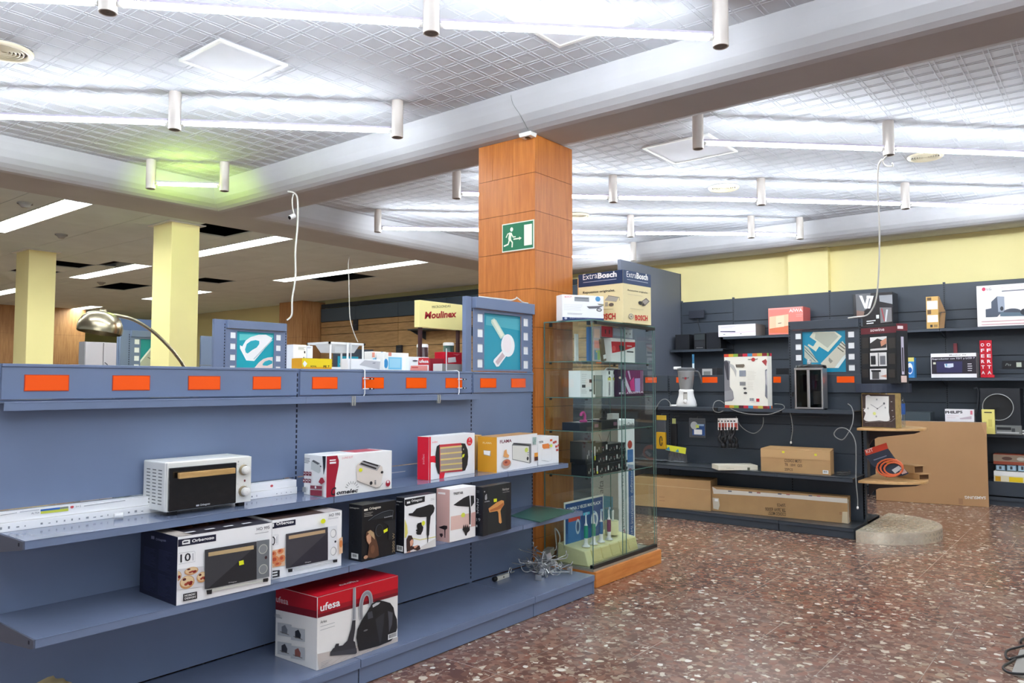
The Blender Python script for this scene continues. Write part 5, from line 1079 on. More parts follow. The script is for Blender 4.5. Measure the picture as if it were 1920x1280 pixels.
for s_ in (0, 1):
    dd_ = MB().m(foil).box(s_*ww*.57+.003, 0, .06, (ww*.57 if s_ == 0 else ww)-.003, .02, zt-.004).build('door', t, bevel=.002)
MB().m(mat('grey_cable', (90, 90, 92), .5)).tube(smooth_pts([(ww*.6, -.01, zt-.16), (ww*.72, -.02, zt-.2), (ww*.85, -.02, zt-.33), (ww*.9, -.02, .5)]), .004, 6).build('cable', t)
t = thing('small_carton', 'tiny white label box on the shelving top right of the nearer yellow column', 'carton', (ony(373, 686, 3.6).x, 3.6, ZT)); MB().m(cmat((236, 236, 234))).box(0, 0, 0, .085, .05, .055).build('box_body', t)
a = front(t, .085, .055); a.F(.05, .55, .5, .8, (60, 60, 60)); a.F(.6, .55, .95, .75, GY); a.done()
# dark cable coil and lens between tower and cartons
p = ony(590, 691, 3.60); t = thing('cable_coil', 'black cable loop behind the yellow carton', 'cable', (p.x+.02, 3.68, ZT+.005)); MB().m(K2).tube([(.05*math.cos(k*.4), .03*math.sin(k*.4), .04+.03*math.sin(k*.4)) for k in range(17)], .006, 8).build('loop', t)
# ================================================================ GLASS DISPLAY CASE
GL = glass('clear_glass', (241, 249, 246)); GE = mat('green_glass_edge', (96, 130, 122), .2)
CX0, CX1, CY0, CY1, CZ0, CZ1 = 4.50, 5.415, 2.872, 3.285, .125, 1.825
t = thing('glass_display_case', 'tall frameless glass display case on an orange wood plinth in front of the pillar', 'display case', (CX0, CY0, 0))
w, d = CX1-CX0, CY1-CY0
MB().m(wood('plinth_wood', (196, 112, 44), (232, 156, 84), (1.2, 1.2, 9), .35)).box(0, -.022, .002, w+.025, d, .106).build('plinth', t, bevel=.002)
MB().m(mat('case_floor_grey', (150, 146, 132), .5)).box(0, 0, .106, w, d, CZ0).build('floor_plate', t)
def pane(nm, x0, y0, z0, x1, y1, z1):
    o = MB().m(GL).box(x0, y0, z0, x1, y1, z1).build(nm, t)
    e = MB().m(GE); th = .0012; sx, sy = (x1-x0), (y1-y0)
    if sx < sy:
        for yy_ in (y0, y1-th): e.box(x0-.0004, yy_, z0, x1+.0004, yy_+th, z1)
        for zz_ in (z0, z1-th): e.box(x0-.0004, y0, zz_, x1+.0004, y1, zz_+th)
    else:
        for xx_ in (x0, x1-th): e.box(xx_, y0-.0004, z0, xx_+th, y1+.0004, z1)
    e.build('polished_edge', o); return o
pane('side_glass', 0, .002, CZ0, .006, d, CZ1); pane('side_glass', w-.006, .002, CZ0, w, d, CZ1); pane('back_glass', .006, d-.006, CZ0, w-.006, d, CZ1)
pane('sliding_door', .008, .004, CZ0+.02, w*.50, .010, CZ1-.012); pane('sliding_door', w*.46, .014, CZ0+.02, w-.008, .020, CZ1-.012)
o = MB().m(GL).box(0, 0, CZ1, w, d, CZ1+.008).build('top_glass', t); MB().m(GE).box(0, -.001, CZ1, w, 0, CZ1+.008).box(-.001, 0, CZ1, 0, d, CZ1+.008).build('polished_edge', o)
bt = mat('black_aluminium_track', (30, 32, 34), .35)
MB().m(bt).box(0, -.001, CZ0-.002, w, .026, CZ0+.024).build('lower_track', t, bevel=.001); MB().m(bt).box(.06, -.001, CZ1-.022, w, .026, CZ1).build('upper_track', t, bevel=.001)
SH = (1.545, 1.29, 1.055, .745)
for z in SH:
    o = MB().m(GL).box(.012, .03, z-.006, w-.012, d-.008, z).build('glass_shelf', t); MB().m(GE).box(.012, .028, z-.006, w-.012, .030, z).box(.011, .03, z-.006, .0125, d-.008, z).build('polished_edge', o)
    for x_ in (.007, w-.019):
        for y_ in (.06, d-.05): MB().m(bt).box(x_, y_-.008, z-.02, x_+.012, y_+.008, z-.006).build('shelf_clip', o)
for x_, y_ in ((.007, .03), (.007, d-.06), (w-.025, .05)): MB().m(bt).box(x_, y_, CZ1-.03, x_+.018, y_+.02, CZ1-.001).build('corner_clamp', t, bevel=.001)
MB().m(bt).box(w*.475, .0, .75, w*.49, .004, .80).build('lock', t)

def cbox(name, label, cat, xl, xr, yt, z, Y, d_, colr, rz=0, art=None, crop=None, rough=.42, group=None):
    A_ = ony(xl, 700, Y); B_ = ony(xr, 700, Y); zt = ony((xl+xr)/2, yt, Y).z
    t = thing(name, label, cat, (A_.x, Y, z+.0006), rz, group); w_ = B_.x-A_.x; MB().m(cmat(colr, rough)).box(0, 0, 0, w_, d_, zt-z).build('box_body', t, bevel=.001)
    if art: a = front(t, w_, zt-z, crop); art(a); a.done()
    return t, w_, d_, zt-z
CC = (1060, 600, 6.4)
def A1(a): a.lines((195, 640), (265, 760), 5, .0012, (150, 150, 150)); a.rect((198, 775), (240, 810), (60, 60, 60)); a.lines((190, 830), (262, 880), 3, .0014, (120, 120, 124)); a.rect((285, 710), (315, 750), K_); a.rect((285, 830), (315, 855), (90, 90, 90)); a.rect((335, 660), (352, 890), (60, 70, 70))
cbox('small_carton', 'white carton with barcode and black squares at the left of the second glass shelf', 'carton', 1088, 1116, 695, 1.29, 3.0, .1, (240, 240, 238), art=A1, crop=CC)
def A2(a): a.F(.05, .5, .3, .8, (110, 120, 120)); a.F(.3, .1, .8, .4, (120, 130, 128)); a.F(.4, .18, .6, .3, (60, 66, 66))
cbox('small_carton', 'grey-green carton standing beside the two slim white cartons in the case', 'carton', 1129, 1137.5, 703, 1.29, 3.04, .08, (160, 170, 166), art=A2, crop=CC)
def A3(a): a.F(.3, .84, .7, .97, (70, 70, 74)); a.ell((530, 697), 11, 24, K_); a.F(.1, .62, .9, .72, (232, 226, 120)); a.F(.35, .05, .65, .55, (150, 150, 154))
def A3b(a): a.F(.3, .84, .7, .97, (70, 70, 74)); a.ell((590, 697), 11, 24, K_); a.F(.1, .62, .9, .72, (232, 226, 120)); a.F(.35, .05, .65, .55, (150, 150, 154))
cbox('small_carton', 'left of two slim upright white cartons in the glass case', 'carton', 1138.5, 1146, 694, 1.29, 3.0, .12, (240, 240, 238), art=A3, crop=CC)
cbox('small_carton', 'right of two slim upright white cartons in the glass case', 'carton', 1147.5, 1155.5, 694, 1.29, 3.0, .12, (240, 240, 238), art=A3b, crop=CC)
def A4(a):
    a.poly([(700, 605), (945, 595), (940, 880), (700, 890)], (130, 36, 100)); a.poly([(630, 640), (700, 640), (720, 890), (625, 890)], (54, 30, 70)); a.poly([(720, 680), (790, 860), (760, 870), (705, 750)], (220, 210, 226)); a.poly([(830, 700), (895, 695), (895, 860), (835, 860)], (180, 160, 214)); a.poly([(770, 740), (820, 680), (830, 850), (780, 840)], (226, 60, 140))
    for x in (905, 925): a.stroke([(x, 610), (x, 870)], .004, (236, 230, 240))
    a.poly([(665, 760), (690, 700), (700, 860), (675, 860)], (190, 180, 210)); a.ell((652, 690), 16, 14, (246, 220, 190)); a.text('BELLISSIMA', (640, 888), (940, 872), (640, 866), (240, 226, 240), .02); a.poly([(740, 610), (760, 605), (780, 700), (770, 720)], (220, 190, 220))
cbox('styler_carton', 'purple and magenta carton lettered BELLISSIMA in the glass case', 'carton', 1158, 1206, 693, 1.29, 2.97, .09, (60, 26, 60), art=A4, crop=CC)
def A5(a):
    a.F(0, .84, 1, .98, (236, 226, 226)); a.poly([(550, 255), (835, 265), (835, 320), (690, 370), (560, 395)], (206, 24, 40)); a.poly([(640, 300), (700, 310), (705, 370), (650, 365)], (40, 34, 40)); a.rect((735, 370), (815, 390), (50, 50, 54)); a.ell((580, 340), 22, 34, (240, 90, 90)); a.lines((735, 300), (815, 325), 2, .003, (240, 220, 220))
cbox('small_carton', 'red and white carton lying on the top shelf of the glass case', 'carton', 1146, 1191, 635, 1.5456, 3.0, .12, (240, 238, 236), art=A5, crop=CC)
def A6(a): a.F(.0, 0, .34, 1, (190, 40, 60)); a.F(.36, .2, .68, .9, (190, 200, 230)); a.F(.72, .1, .98, .9, (210, 216, 226)); a.elu(a.w*.78, a.h*.5, .006, .008, K_); a.elu(a.w*.9, a.h*.5, .006, .008, K_); a.F(.1, .3, .13, .7, K_); a.F(.22, .3, .25, .7, K_)
tz = ony(1170, 633, 3.0).z
cbox('small_carton', 'low carton in crimson and pale blue stacked uppermost in the glass case', 'carton', 1128, 1187, 614, ony(1168, 634.5, 3.0).z+.001, 3.01, .1, (150, 150, 170), art=A6, crop=CC)
def A7(a): a.F(.1, .7, .9, .95, (226, 190, 180)); a.F(.1, .4, .9, .62, (230, 150, 140)); a.F(.1, .06, .5, .34, (90, 150, 180)); a.F(.55, .06, .9, .34, (150, 190, 110)); a.elu(a.w*.4, a.h*.3, .008, .008, (230, 210, 90))
cbox('small_carton', 'pastel pink and blue carton standing on the top glass shelf', 'carton', 1113, 1126, 614, 1.5456, 3.02, .05, (190, 180, 190), art=A7, crop=CC)
cbox('small_carton', 'slim blue book-like carton beside the pastel one on the top glass shelf', 'carton', 1104, 1110, 613, 1.5456, 3.02, .02, (60, 96, 150))
cbox('small_carton', 'white label carton with two squares behind the left glass of the case', 'carton', 1079, 1085, 626, 1.5456, 3.16, .01, (226, 230, 226))
t = thing('bagged_accessory', 'slanted brown accessory in clear bag leaning on the top glass shelf', 'bag', (ony(1131, 670, 3.0).x, 3.0, 1.5457), 0, rot=(0, -.2, 0)); MB().m(mat('brown_bag', (110, 96, 78), .3, var=.2, scale=30)).box(0, 0, 0, .05, .02, .17).build('bag_body', t, bevel=.006); MB().m(mat('white_plastic', (240, 240, 238), .3)).box(.008, -.003, .02, .045, -.0005, .05).build('label', t)
t = thing('hair_brush', 'curved white handle brush lying on the second glass shelf behind', 'brush', (ony(1133, 700, 3.12).x, 3.12, 1.2906)); MB().m(mat('white_plastic', (240, 240, 238), .3)).tube(smooth_pts([(0, 0, .0), (.01, 0, .12), (.02, 0, .2), (.1, 0, .215), (.24, 0, .2)]), .008, 10).build('handle', t); MB().m(mat('orange_brown', (190, 96, 50), .4)).box(.03, -.012, .165, .09, .012, .205).build('head', t, bevel=.005)
# third shelf: two black presentation boxes with stylers on them
pk = mat('pink_plastic', (190, 60, 130), .3)
for (xl, xr, yt, Y, lab, cc_) in ((1064, 1098, 788, 2.99, 'black box with pink clip styler on it, third glass shelf', pk), (1126, 1152, 782, 2.98, 'black box carrying a black clip styler, third glass shelf', mat('black_plastic', (24, 24, 28), .3))):
    xl = max(xl, 1066.0)
    A_ = ony(max(xl, 1110) if False else xl, 700, Y)
    x0 = max(A_.x, CX0+.02); w_ = ony(xr, 700, Y).x-A_.x; zt = ony(xr, yt+4, Y).z
    t = thing('styler_box', lab, 'carton', (x0, Y, 1.0556)); MB().m(cmat((26, 30, 38), .3)).box(0, 0, 0, w_+.04, .15, zt-1.055).build('box_body', t, bevel=.001)
    a = front(t, w_+.04, zt-1.055); a.F(.75, .3, .95, .7, (130, 90, 110)); a.done()
    t2 = thing('hair_clip_styler', lab.replace('black box with pink clip styler on it', 'pink hair styler standing on its black box').replace('black box carrying a black clip styler', 'black hair styler lying on its black box'), 'hair styler', (x0+w_*.5, Y+.04, zt+.0012))
    MB().m(cc_).lathe([(.001, 0), (.028, 0), (.028, .012), (.02, .016), (.001, .016)], n=20).build('foot', t2)
    MB().m(cc_).tube(smooth_pts([(.015, 0, .012), (.018, 0, .045), (.0, 0, .068), (-.028, 0, .06), (-.03, 0, .045)]), .010, 12).build('body', t2)
def A8(a): a.F(.1, .3, .9, .8, (200, 200, 196))
cbox('small_carton', 'small white label box behind the black styler boxes', 'carton', 1148, 1160, 775, 1.0556, 3.14, .05, (214, 214, 214))
# fourth shelf: pile of small black boxes with tiny print
def Bx(a):
    a.F(.3, .35, .34, .6, (206, 206, 206)); a.F(.55, .5, .7, .58, (150, 90, 100)); a.F(.62, .2, .66, .42, (206, 206, 206)); a.F(.84, .3, .96, .75, (220, 220, 218)); a.F(.12, .2, .2, .4, (170, 170, 160))
k = 0
for (x0, x1, z0, z1, Y_) in ((4.515, 4.66, 0, .085, 2.93), (4.665, 4.81, 0, .07, 2.93), (4.815, 4.96, 0, .07, 2.93), (4.965, 5.09, 0, .07, 2.94), (4.53, 4.66, .0862, .235, 2.95), (4.665, 4.80, .0712, .14, 2.94), (4.805, 4.95, .0712, .14, 2.94), (4.955, 5.09, .0712, .14, 2.95), (4.665, 4.84, .1412, .22, 2.96), (4.845, 4.98, .1412, .2, 2.96), (4.985, 5.10, .1412, .2, 2.96)):
    lab = 'small black carton with tiny print in the pile on the fourth glass shelf'
    t = thing('black_carton', lab, 'carton', (x0, Y_, .7456+z0), 0, 'black cartons piled on the fourth glass shelf'); MB().m(cmat((30, 32, 36), .3)).box(0, 0, 0, x1-x0, .13, z1-z0).build('box_body', t, bevel=.001)
    a = front(t, x1-x0, z1-z0); Bx(a)
    if k in (0, 4): a.F(.85, .1, .97, .3, (226, 226, 60))
    a.done(); k += 1
# bottom: toothbrush display stand
crm = mat('cream_plastic', (236, 230, 176), .4)
t = thing('toothbrush_display', 'cream electric toothbrush display stand with blue backboard on the case floor', 'display stand', (4.53, 2.93, .126))
MB().m(crm).prism([(0, 0), (.30, 0), (.30, .16), (.16, .16), (.07, .10), (0, .05)], 0, .66, 'x').build('stepped_base', t, bevel=.006) if False else MB().m(crm).hexa([(0, .0, 0), (.70, .0, 0), (.70, .26, 0), (0, .26, 0), (0, .03, .10), (.70, .03, .10), (.70, .26, .135), (0, .26, .135)]).build('stepped_base', t, bevel=.006)
for k in range(5):
    x0 = .07+.125*k; MB().m(mat('cream_plastic_tab', (226, 214, 150), .4)).hexa([(x0, -.002, .018), (x0+.115, -.002, .018), (x0+.115, .03, .05), (x0, .03, .05), (x0, .018, .098), (x0+.115, .018, .098), (x0+.115, .04, .102), (x0, .04, .102)]).build('front_tab', t, bevel=.002)
bbA = ony(1068, 944, 3.12); bbB = ony(1139, 928, 3.12)
bx0 = CX0+.03-4.53; bw = .52; bz = .42
MB().m(mat('board_edge_white', (236, 236, 226), .4)).box(bx0, .20, .10, bx0+bw, .206, bz).build('backboard', t)
a = Art(t, (bx0, .20, .10), (1, 0, 0), (0, 0, 1), (0, -1, 0), bw, bz-.10)
a.F(.02, .02, .98, .96, (30, 78, 140)); a.F(.02, .02, .98, .3, (40, 96, 160)); a.tuv('ELIMINA 2 VECES MAS PLACA*', (bw*.06, (bz-.1)*.80), (bw*.94, (bz-.1)*.80), .024, (236, 240, 244), .02)
a.F(.08, .08, .4, .66, (60, 120, 180)); a.F(.09, .55, .38, .66, (206, 70, 50)); a.elu(bw*.32, .13, .03, .055, (200, 216, 230)); a.elu(bw*.32, .13, .018, .036, (60, 90, 130)); a.elu(bw*.75, .15, .05, .06, (210, 224, 236)); a.elu(bw*.75, .15, .028, .036, (90, 130, 170)); a.F(.45, .62, .62, .68, (90, 190, 220)); a.lines; a.done()
for (x_, c1) in ((.10, (30, 150, 124)), (.20, (60, 160, 130)), (.30, (40, 110, 160)), (.41, (130, 60, 96))):
    tb = thing('electric_toothbrush', {.10: 'green and white electric toothbrush, leftmost on the cream stand', .20: 'pale green electric toothbrush, second on the cream stand', .30: 'blue and white electric toothbrush, third on the cream stand', .41: 'plum and white electric toothbrush, fourth on the cream stand'}[x_], 'toothbrush', (4.53+x_, 2.93+.085, .126+.112))
    MB().m(mat('white_plastic', (240, 240, 238), .3)).lathe([(.001, 0), (.03, 0), (.028, .008), (.016, .014), (.014, .03)], n=20).build('charger', tb)
    MB().m(mat('white_plastic', (240, 240, 238), .3)).lathe([(.0125, .02), (.014, .06), (.014, .12), (.012, .15), (.006, .165), (.004, .2), (.0035, .235), (.001, .236)], n=18).build('handle', tb)
    MB().m(mat('grip_%d' % int(x_*100), c1, .4)).lathe([(.0145, .06), (.0155, .09), (.0155, .12), (.0135, .148)], n=18).build('grip', tb)
    MB().m(mat('bristle_blue', (150, 190, 220), .6)).box(-.005, -.012, .222, .005, -.002, .238).build('brush_head', tb)
t = thing('travel_beaker', 'clear acrylic drum with cream lower half on the toothbrush stand', 'canister', (4.53+.54, 2.93+.14, .126+.128)); MB().m(GL).lathe([(.055, .10), (.055, .19)], n=28).lathe([(.055, .19), (.001, .192)], n=28).build('acrylic_top', t); MB().m(crm).lathe([(.052, 0), (.052, .10), (.001, .10)], n=28).build('lower_cup', t)
for k in range(3): MB().m(mat('white_plastic', (240, 240, 238), .3)).cyl((.02*math.cos(k*2), .02*math.sin(k*2), .10), (.024*math.cos(k*2), .024*math.sin(k*2), .175), .006, 8).build('brush_head', t)
t = thing('looped_lead', 'white looped cord behind the left glass of the case near the plinth', 'cord', (4.56, 3.22, .13)); MB().m(mat('white_wire', (226, 226, 226), .35)).tube(smooth_pts([(0, 0, .02), (-.0, -.03, .16), (.0, .01, .22), (.03, .03, .17), (.04, .02, .05), (.08, .02, .0)]), .005, 8).build('cord', t)
# tall carton behind the case
t = thing('tall_carton', 'tall white and blue carton standing upright behind the right side of the glass case', 'carton', (5.66, 3.36, 0), math.radians(-4)); w_, d_, h_ = .25, .28, 1.08
MB().m(cmat((236, 238, 240))).box(0, 0, .0005, w_, d_, h_).build('box_body', t, bevel=.002)
a = front(t, w_, h_); a.ruv(w_*.6, .02, w_*.92, h_*.62, (40, 100, 160)); a.ruv(w_*.55, h_*.66, w_*.9, h_*.76, (60, 120, 180)); a.elu(w_*.7, h_*.80, .035, .035, (190, 70, 60)); a.tuv('high performance TDT', (w_*.3, .06), (w_*.3, h_*.58), .03, (110, 116, 130)); a.tuv('HDMI instrument definition', (w_*.85, .04), (w_*.85, h_*.6), .035, (220, 230, 240)); a.suv([(w_*.2, .03), (w_*.4, .1), (w_*.3, .16)], .008, (190, 40, 60)); a.tuv('mx Onda', (w_*.3, h_*.94), (w_*.95, h_*.94), .04, (60, 60, 70)); a.done()
a = side(t, d_, h_); a.ruv(0, 0, d_, h_, (176, 184, 182)); a.ruv(d_*.2, h_*.2, d_*.8, h_*.4, (90, 160, 190)); a.tuv('alta definition', (d_*.45, h_*.42), (d_*.45, h_*.8), .05, (90, 96, 100)); a.suv([(d_*.3, h_*.88), (d_*.4, h_*.82), (d_*.6, h_*.83), (d_*.7, h_*.9)], .004, (50, 50, 54)); a.done()

# ---- on top of the case
zt = CZ1+.0085
def on_plane(A_, B_, z, ytop_px, d_, name, label, cat, colr, group=None, rough=.42, xy=None):
    v = B_-A_; v.z = 0; w_ = v.length; rz = math.atan2(v.y, v.x); n = Vector((-v.y, v.x, 0)).normalized(); dd = ray(*ytop_px); h_ = (EP+dd*((A_-EP).dot(n)/dd.dot(n))).z-z
    t = thing(name, label, cat, (A_.x, A_.y, z), rz, group); MB().m(cmat(colr, rough)).box(0, 0, .0003, w_, d_, h_).build('box_body', t, bevel=.002); return t, w_, d_, h_
A_ = onz(1054.5, 600.5, zt); A_ = Vector((4.52, 2.93, zt)); 
A_ = onx(1055, 600, 4.40); A_ = Vector((A_.x, A_.y, zt)); B_ = Vector((4.66, 2.905, zt)); d1 = ray(1132, 600); 
A_ = Vector(tuple(onx(1054.5, 600, 4.47))); B_ = Vector(tuple(onx(1132, 600, 4.76)))
t, w, d, h = on_plane(A_, B_, zt, (1053.5, 551.5), .10, 'oven_accessory_carton', 'white carton with grey oven and pan pictures in front on top of the glass case', 'carton', (238, 240, 242))
a = front(t, w, h, (1000, 480, 4.265)); a.F(0, 0, 1, .13, (40, 62, 110)); a.rect((328, 325), (445, 365), (150, 154, 158)); a.rect((335, 330), (438, 342), (110, 114, 120)); a.ell((515, 343), 20, 20, (80, 150, 200)); a.poly([(425, 402), (500, 400), (560, 395), (520, 418), (445, 420)], (110, 112, 120)); a.ell((525, 430), 22, 14, (90, 92, 96)); a.ell((525, 430), 15, 9, (200, 202, 204)); a.text('BOSCH', (250, 332), (305, 330), (250, 318), (230, 110, 110)); a.lines((240, 380), (400, 440), 5, .0014, (206, 206, 210)); a.poly([(510, 380), (560, 385), (560, 398), (520, 392)], (150, 150, 130)); a.lines((270, 452), (395, 470), 2, .003, (190, 190, 194)); a.text('REPUESTOS', (290, 500), (440, 498), (290, 490), (190, 196, 214)); a.ell((257, 497), 11, 9, (200, 206, 220)); a.done()
# Bosch cardboard display (box corner towards the camera)
def isect(P0, dirv, px):
    dr = ray(px, 606); a_, b_, c_, d_ = dirv.x, -dr.x, dirv.y, -dr.y; e_, f_ = EP.x-P0.x, EP.y-P0.y; return (e_*d_-b_*f_)/(a_*d_-b_*c_)
N_ = Vector(tuple(onx(1168.5, 606, 4.90))); N_.z = zt; yw = math.radians(-4); nrm = Vector((math.cos(yw), math.sin(yw), 0)); lv = Vector((-math.sin(yw), math.cos(yw), 0))
L_ = N_+lv*isect(N_, lv, 1085); d = isect(N_, nrm, 1221)
t, w, d, h = on_plane(Vector((L_.x, L_.y, zt)), N_, zt, (1085, 515), d, 'cardboard_display', 'cream and navy cardboard display box lettered ExtraBosch on top of the glass case', 'carton', (240, 226, 176))
NB = (34, 56, 92)
a = front(t, w, h, (1000, 480, 4.265)); a.F(0, .745, 1, 1, NB); a.text('Extra', (398, 192), (512, 175), (398, 145), W_); a.text('Bosch', (516, 178), (668, 162), (516, 135), W_, .04); a.lines((400, 205), (665, 190), 1, .004, (190, 196, 210), 0); a.text('Repuestos originales.', (398, 302), (655, 280), (398, 284), (50, 44, 40), .02)
a.poly([(570, 355), (600, 318), (685, 328), (665, 365)], (176, 172, 160)); a.stroke([(600, 316), (690, 330), (692, 355)], .004, (120, 116, 106)); a.rect((575, 370), (598, 400), (180, 170, 150)); a.ell((625, 388), 20, 14, (110, 100, 90)); a.stroke([(545, 425), (640, 422)], .002, (170, 160, 120)); a.F(.0, .0, 1, .03, (226, 212, 160)); a.text('BOSCH', (520, 510), (660, 503), (520, 462), (196, 24, 34), .03); a.done()
a = rside(t, w, d, h, (1000, 480, 4.265)); a.F(0, .745, 1, 1, (42, 66, 104)); a.text('Extra', (745, 165), (822, 178), (745, 120), W_); a.text('Bosch', (824, 178), (915, 192), (824, 132), W_, .04); a.lines((748, 190), (915, 210), 1, .004, (190, 196, 210), 0); a.text('Accesorios originales.', (750, 275), (915, 300), (750, 262), (60, 54, 50), .01); a.poly([(862, 362), (900, 335), (928, 362), (890, 400)], (120, 112, 106)); a.poly([(870, 362), (898, 345), (918, 362), (888, 388)], (170, 160, 150)); a.ell((852, 375), 15, 15, (50, 48, 48)); a.ell((875, 390), 12, 10, (70, 66, 64)); a.lines((750, 305), (870, 320), 1, .002, (190, 180, 150)); a.lines((770, 420), (900, 430), 1, .002, (190, 180, 150)); a.ell((778, 482), 20, 22, (150, 150, 146)); a.ell((778, 482), 14, 16, (240, 226, 176)); a.rect((770, 474), (786, 492), (150, 150, 146)); a.text('BOSCH', (810, 512), (910, 516), (810, 470), (206, 30, 38), .03); a.done()
t = thing('folded_carton', 'narrow tan cardboard flap behind the cardboard display, touching the pillar', 'carton', (4.98, 3.235, zt)); MB().m(cmat((226, 180, 110))).box(-.05, 0, 0, .10, .04, .36).build('box_body', t)

# ================================================================ GOODS ON THE CHARCOAL GONDOLA
Z1 = 1.1405; wpl = mat('white_plastic', (240, 240, 238), .3); slv = mat('silver_grey_plastic', (160, 162, 162), .3, metal=.4)
# blender
P0 = onx(1287, 758, 7.55); t = thing('food_blender', 'white blender with grey jug on the left of the charcoal upper shelf', 'blender', (7.55, P0.y, Z1), math.radians(-65)); s_ = 1.02
base = MB().m(wpl).lathe([(.001, 0), (.105, 0), (.108, .02), (.10, .06), (.082, .11), (.075, .15), (.078, .175), (.06, .19), (.001, .19)], n=36, sx=1, sy=.85); base.build('motor_base', t)
pn = MB().m(mat('panel_grey', (190, 186, 176), .4)).box(-.03, -.094, .05, .012, -.05, .165); pn.build('control_panel', t, bevel=.01)
MB().m(wpl).lathe([(.022, -.098), (.022, -.11), (.016, -.114), (.001, -.114)], (-.01, .0, .06), 20, 'y').build('dial', t)
MB().m(mat('panel_dark', (120, 118, 114), .4)).box(-.026, -.096, .14, .008, -.093, .155).build('display_window', t)
jug = MB().m(slv).lathe([(.065, .185), (.075, .25), (.088, .37), (.09, .385), (.001, .386)], n=36, sx=1, sy=.9); jo = jug.build('jug', t)
MB().m(mat('dark_grey_lid', (70, 72, 76), .4)).lathe([(.094, .385), (.094, .405), (.06, .415), (.001, .415)], n=36, sx=1, sy=.9).build('lid', t); MB().m(wpl).box(-.13, -.02, .395, -.05, .02, .425).build('spout_cap', t, bevel=.006)
MB().m(mat('dark_grey_lid', (70, 72, 76), .4)).tube(smooth_pts([(.085, 0, .375), (.125, 0, .365), (.145, 0, .31), (.16, 0, .24)]), [.012]*18+[.008], 10).build('jug_handle', t)
MB().m(wpl).tube(smooth_pts([(-.17, -.03, .012), (-.13, -.03, .012), (-.08, -.03, .012)]), .012, 10).build('measuring_spoon', t)
a = Art(t, (-.07, -.0805, .2), (1, 0, 0), (0, 0, 1), (0, -1, 0), .14, .15); a.tuv('new chef', (.03, .1), (.1, .1), .014, (40, 30, 34), .02); a.elu(.065, .1, .012, .014, (150, 40, 46)); a.done('logo')
# tall carton
A_ = onx(1359, 762, 7.50); B_ = onx(1440, 760, 7.44)
t, w, d, h = on_plane(A_, B_, Z1, (1354.5, 664), .09, 'blender_carton', 'tall white carton with multicoloured checker borders and blender picture', 'carton', (240, 238, 226))
a = front(t, w, h, (1220, 600, 6.738)); cl = [(222, 74, 50), (226, 176, 60), (140, 180, 70), (90, 30, 40), (206, 40, 60), (70, 150, 190), (226, 120, 70), (200, 190, 80), (130, 30, 46)]
for k in range(9): a.F(k/9, .945, (k+1)/9, 1, cl[k], step=(k == 0)); a.F(k/9, 0, (k+1)/9, .05, cl[k], step=False)
a.poly([(905, 520), (950, 505), (1005, 520), (1002, 680), (998, 760), (1000, 840), (1040, 900), (1052, 990), (1030, 1020), (935, 1030), (918, 700)], (140, 140, 146)); a.poly([(905, 520), (960, 515), (985, 540), (990, 760), (965, 750), (950, 660), (930, 560)], (70, 70, 78)); a.poly([(1000, 545), (1050, 570), (1085, 640), (1080, 720), (1050, 640), (1000, 580)], (200, 200, 196)); a.poly([(918, 900), (1030, 880), (1045, 990), (935, 1020)], (160, 160, 164))
a.poly([(1075, 560), (1180, 555), (1190, 575), (1170, 600), (1080, 595)], (120, 110, 96)); a.text('new chef', (1232, 505), (1355, 500), (1232, 485), (60, 40, 40), .02); a.ell((1298, 498), 24, 24, (190, 60, 60)); a.poly([(1405, 520), (1455, 490), (1505, 520), (1460, 580)], (176, 70, 70))
a.rect((1122, 635), (1205, 710), (150, 156, 166)); a.rect((1128, 780), (1202, 826), (150, 150, 150)); a.ell((1192, 862), 20, 14, (90, 90, 90)); a.ell((1200, 920), 22, 14, (80, 80, 80)); a.lines((1225, 640), (1340, 760), 7, .0014, (200, 196, 180)); a.lines((1230, 780), (1310, 880), 6, .0014, (200, 196, 180)); a.barcode((1250, 980), (1315, 1030)); a.rect((1338, 990), (1378, 1030), (206, 40, 60))
a.poly([(1450, 630), (1490, 615), (1510, 660), (1500, 850), (1520, 930), (1525, 990), (1480, 1000), (1450, 960), (1455, 780)], (130, 132, 140)); a.poly([(1460, 640), (1480, 640), (1475, 840), (1460, 800)], (206, 206, 210)); a.done()
a = rside(t, w, d, h)
for k in range(3): a.F(k/3, .945, (k+1)/3, 1, cl[k+2], step=(k == 0)); a.F(k/3, 0, (k+1)/3, .05, cl[k+4], step=False)
a.done()
# wine cooler
P0 = onx(1519, 757, 7.50); t = thing('wine_cooler', 'twin-window silver and black electric wine cooler on the charcoal upper shelf', 'wine cooler', (7.56, P0.y, Z1), math.radians(-90)); bkp = mat('black_gloss', (16, 16, 20), .12)
MB().m(bkp).lathe([(.001, .39), (.125, .39), (.13, .40), (.125, .42), (.06, .43), (.001, .43)], n=36, sx=1.08, sy=.8).lathe([(.001, .012), (.128, .012), (.13, .0), (.001, 0)], n=36, sx=1.06, sy=.8).build('lid_and_base', t)
MB().m(mat('brushed_silver', (190, 190, 190), .3, metal=.8)).box(-.13, -.095, .012, -.115, .05, .39).box(.115, -.095, .012, .13, .05, .39).box(-.012, -.104, .012, .012, -.07, .39).box(-.13, -.104, .375, .13, -.06, .395).box(-.13, -.104, .005, .13, -.06, .022).build('frame', t, bevel=.002)
MB().m(mat('dark_interior', (24, 22, 26), .5)).box(-.12, .0, .012, .12, .06, .385).build('rear_housing', t)
MB().m(glass('smoked_glass', (120, 116, 116))).box(-.115, -.096, .02, -.012, -.093, .376).box(.012, -.096, .02, .115, -.093, .376).build('window', t)
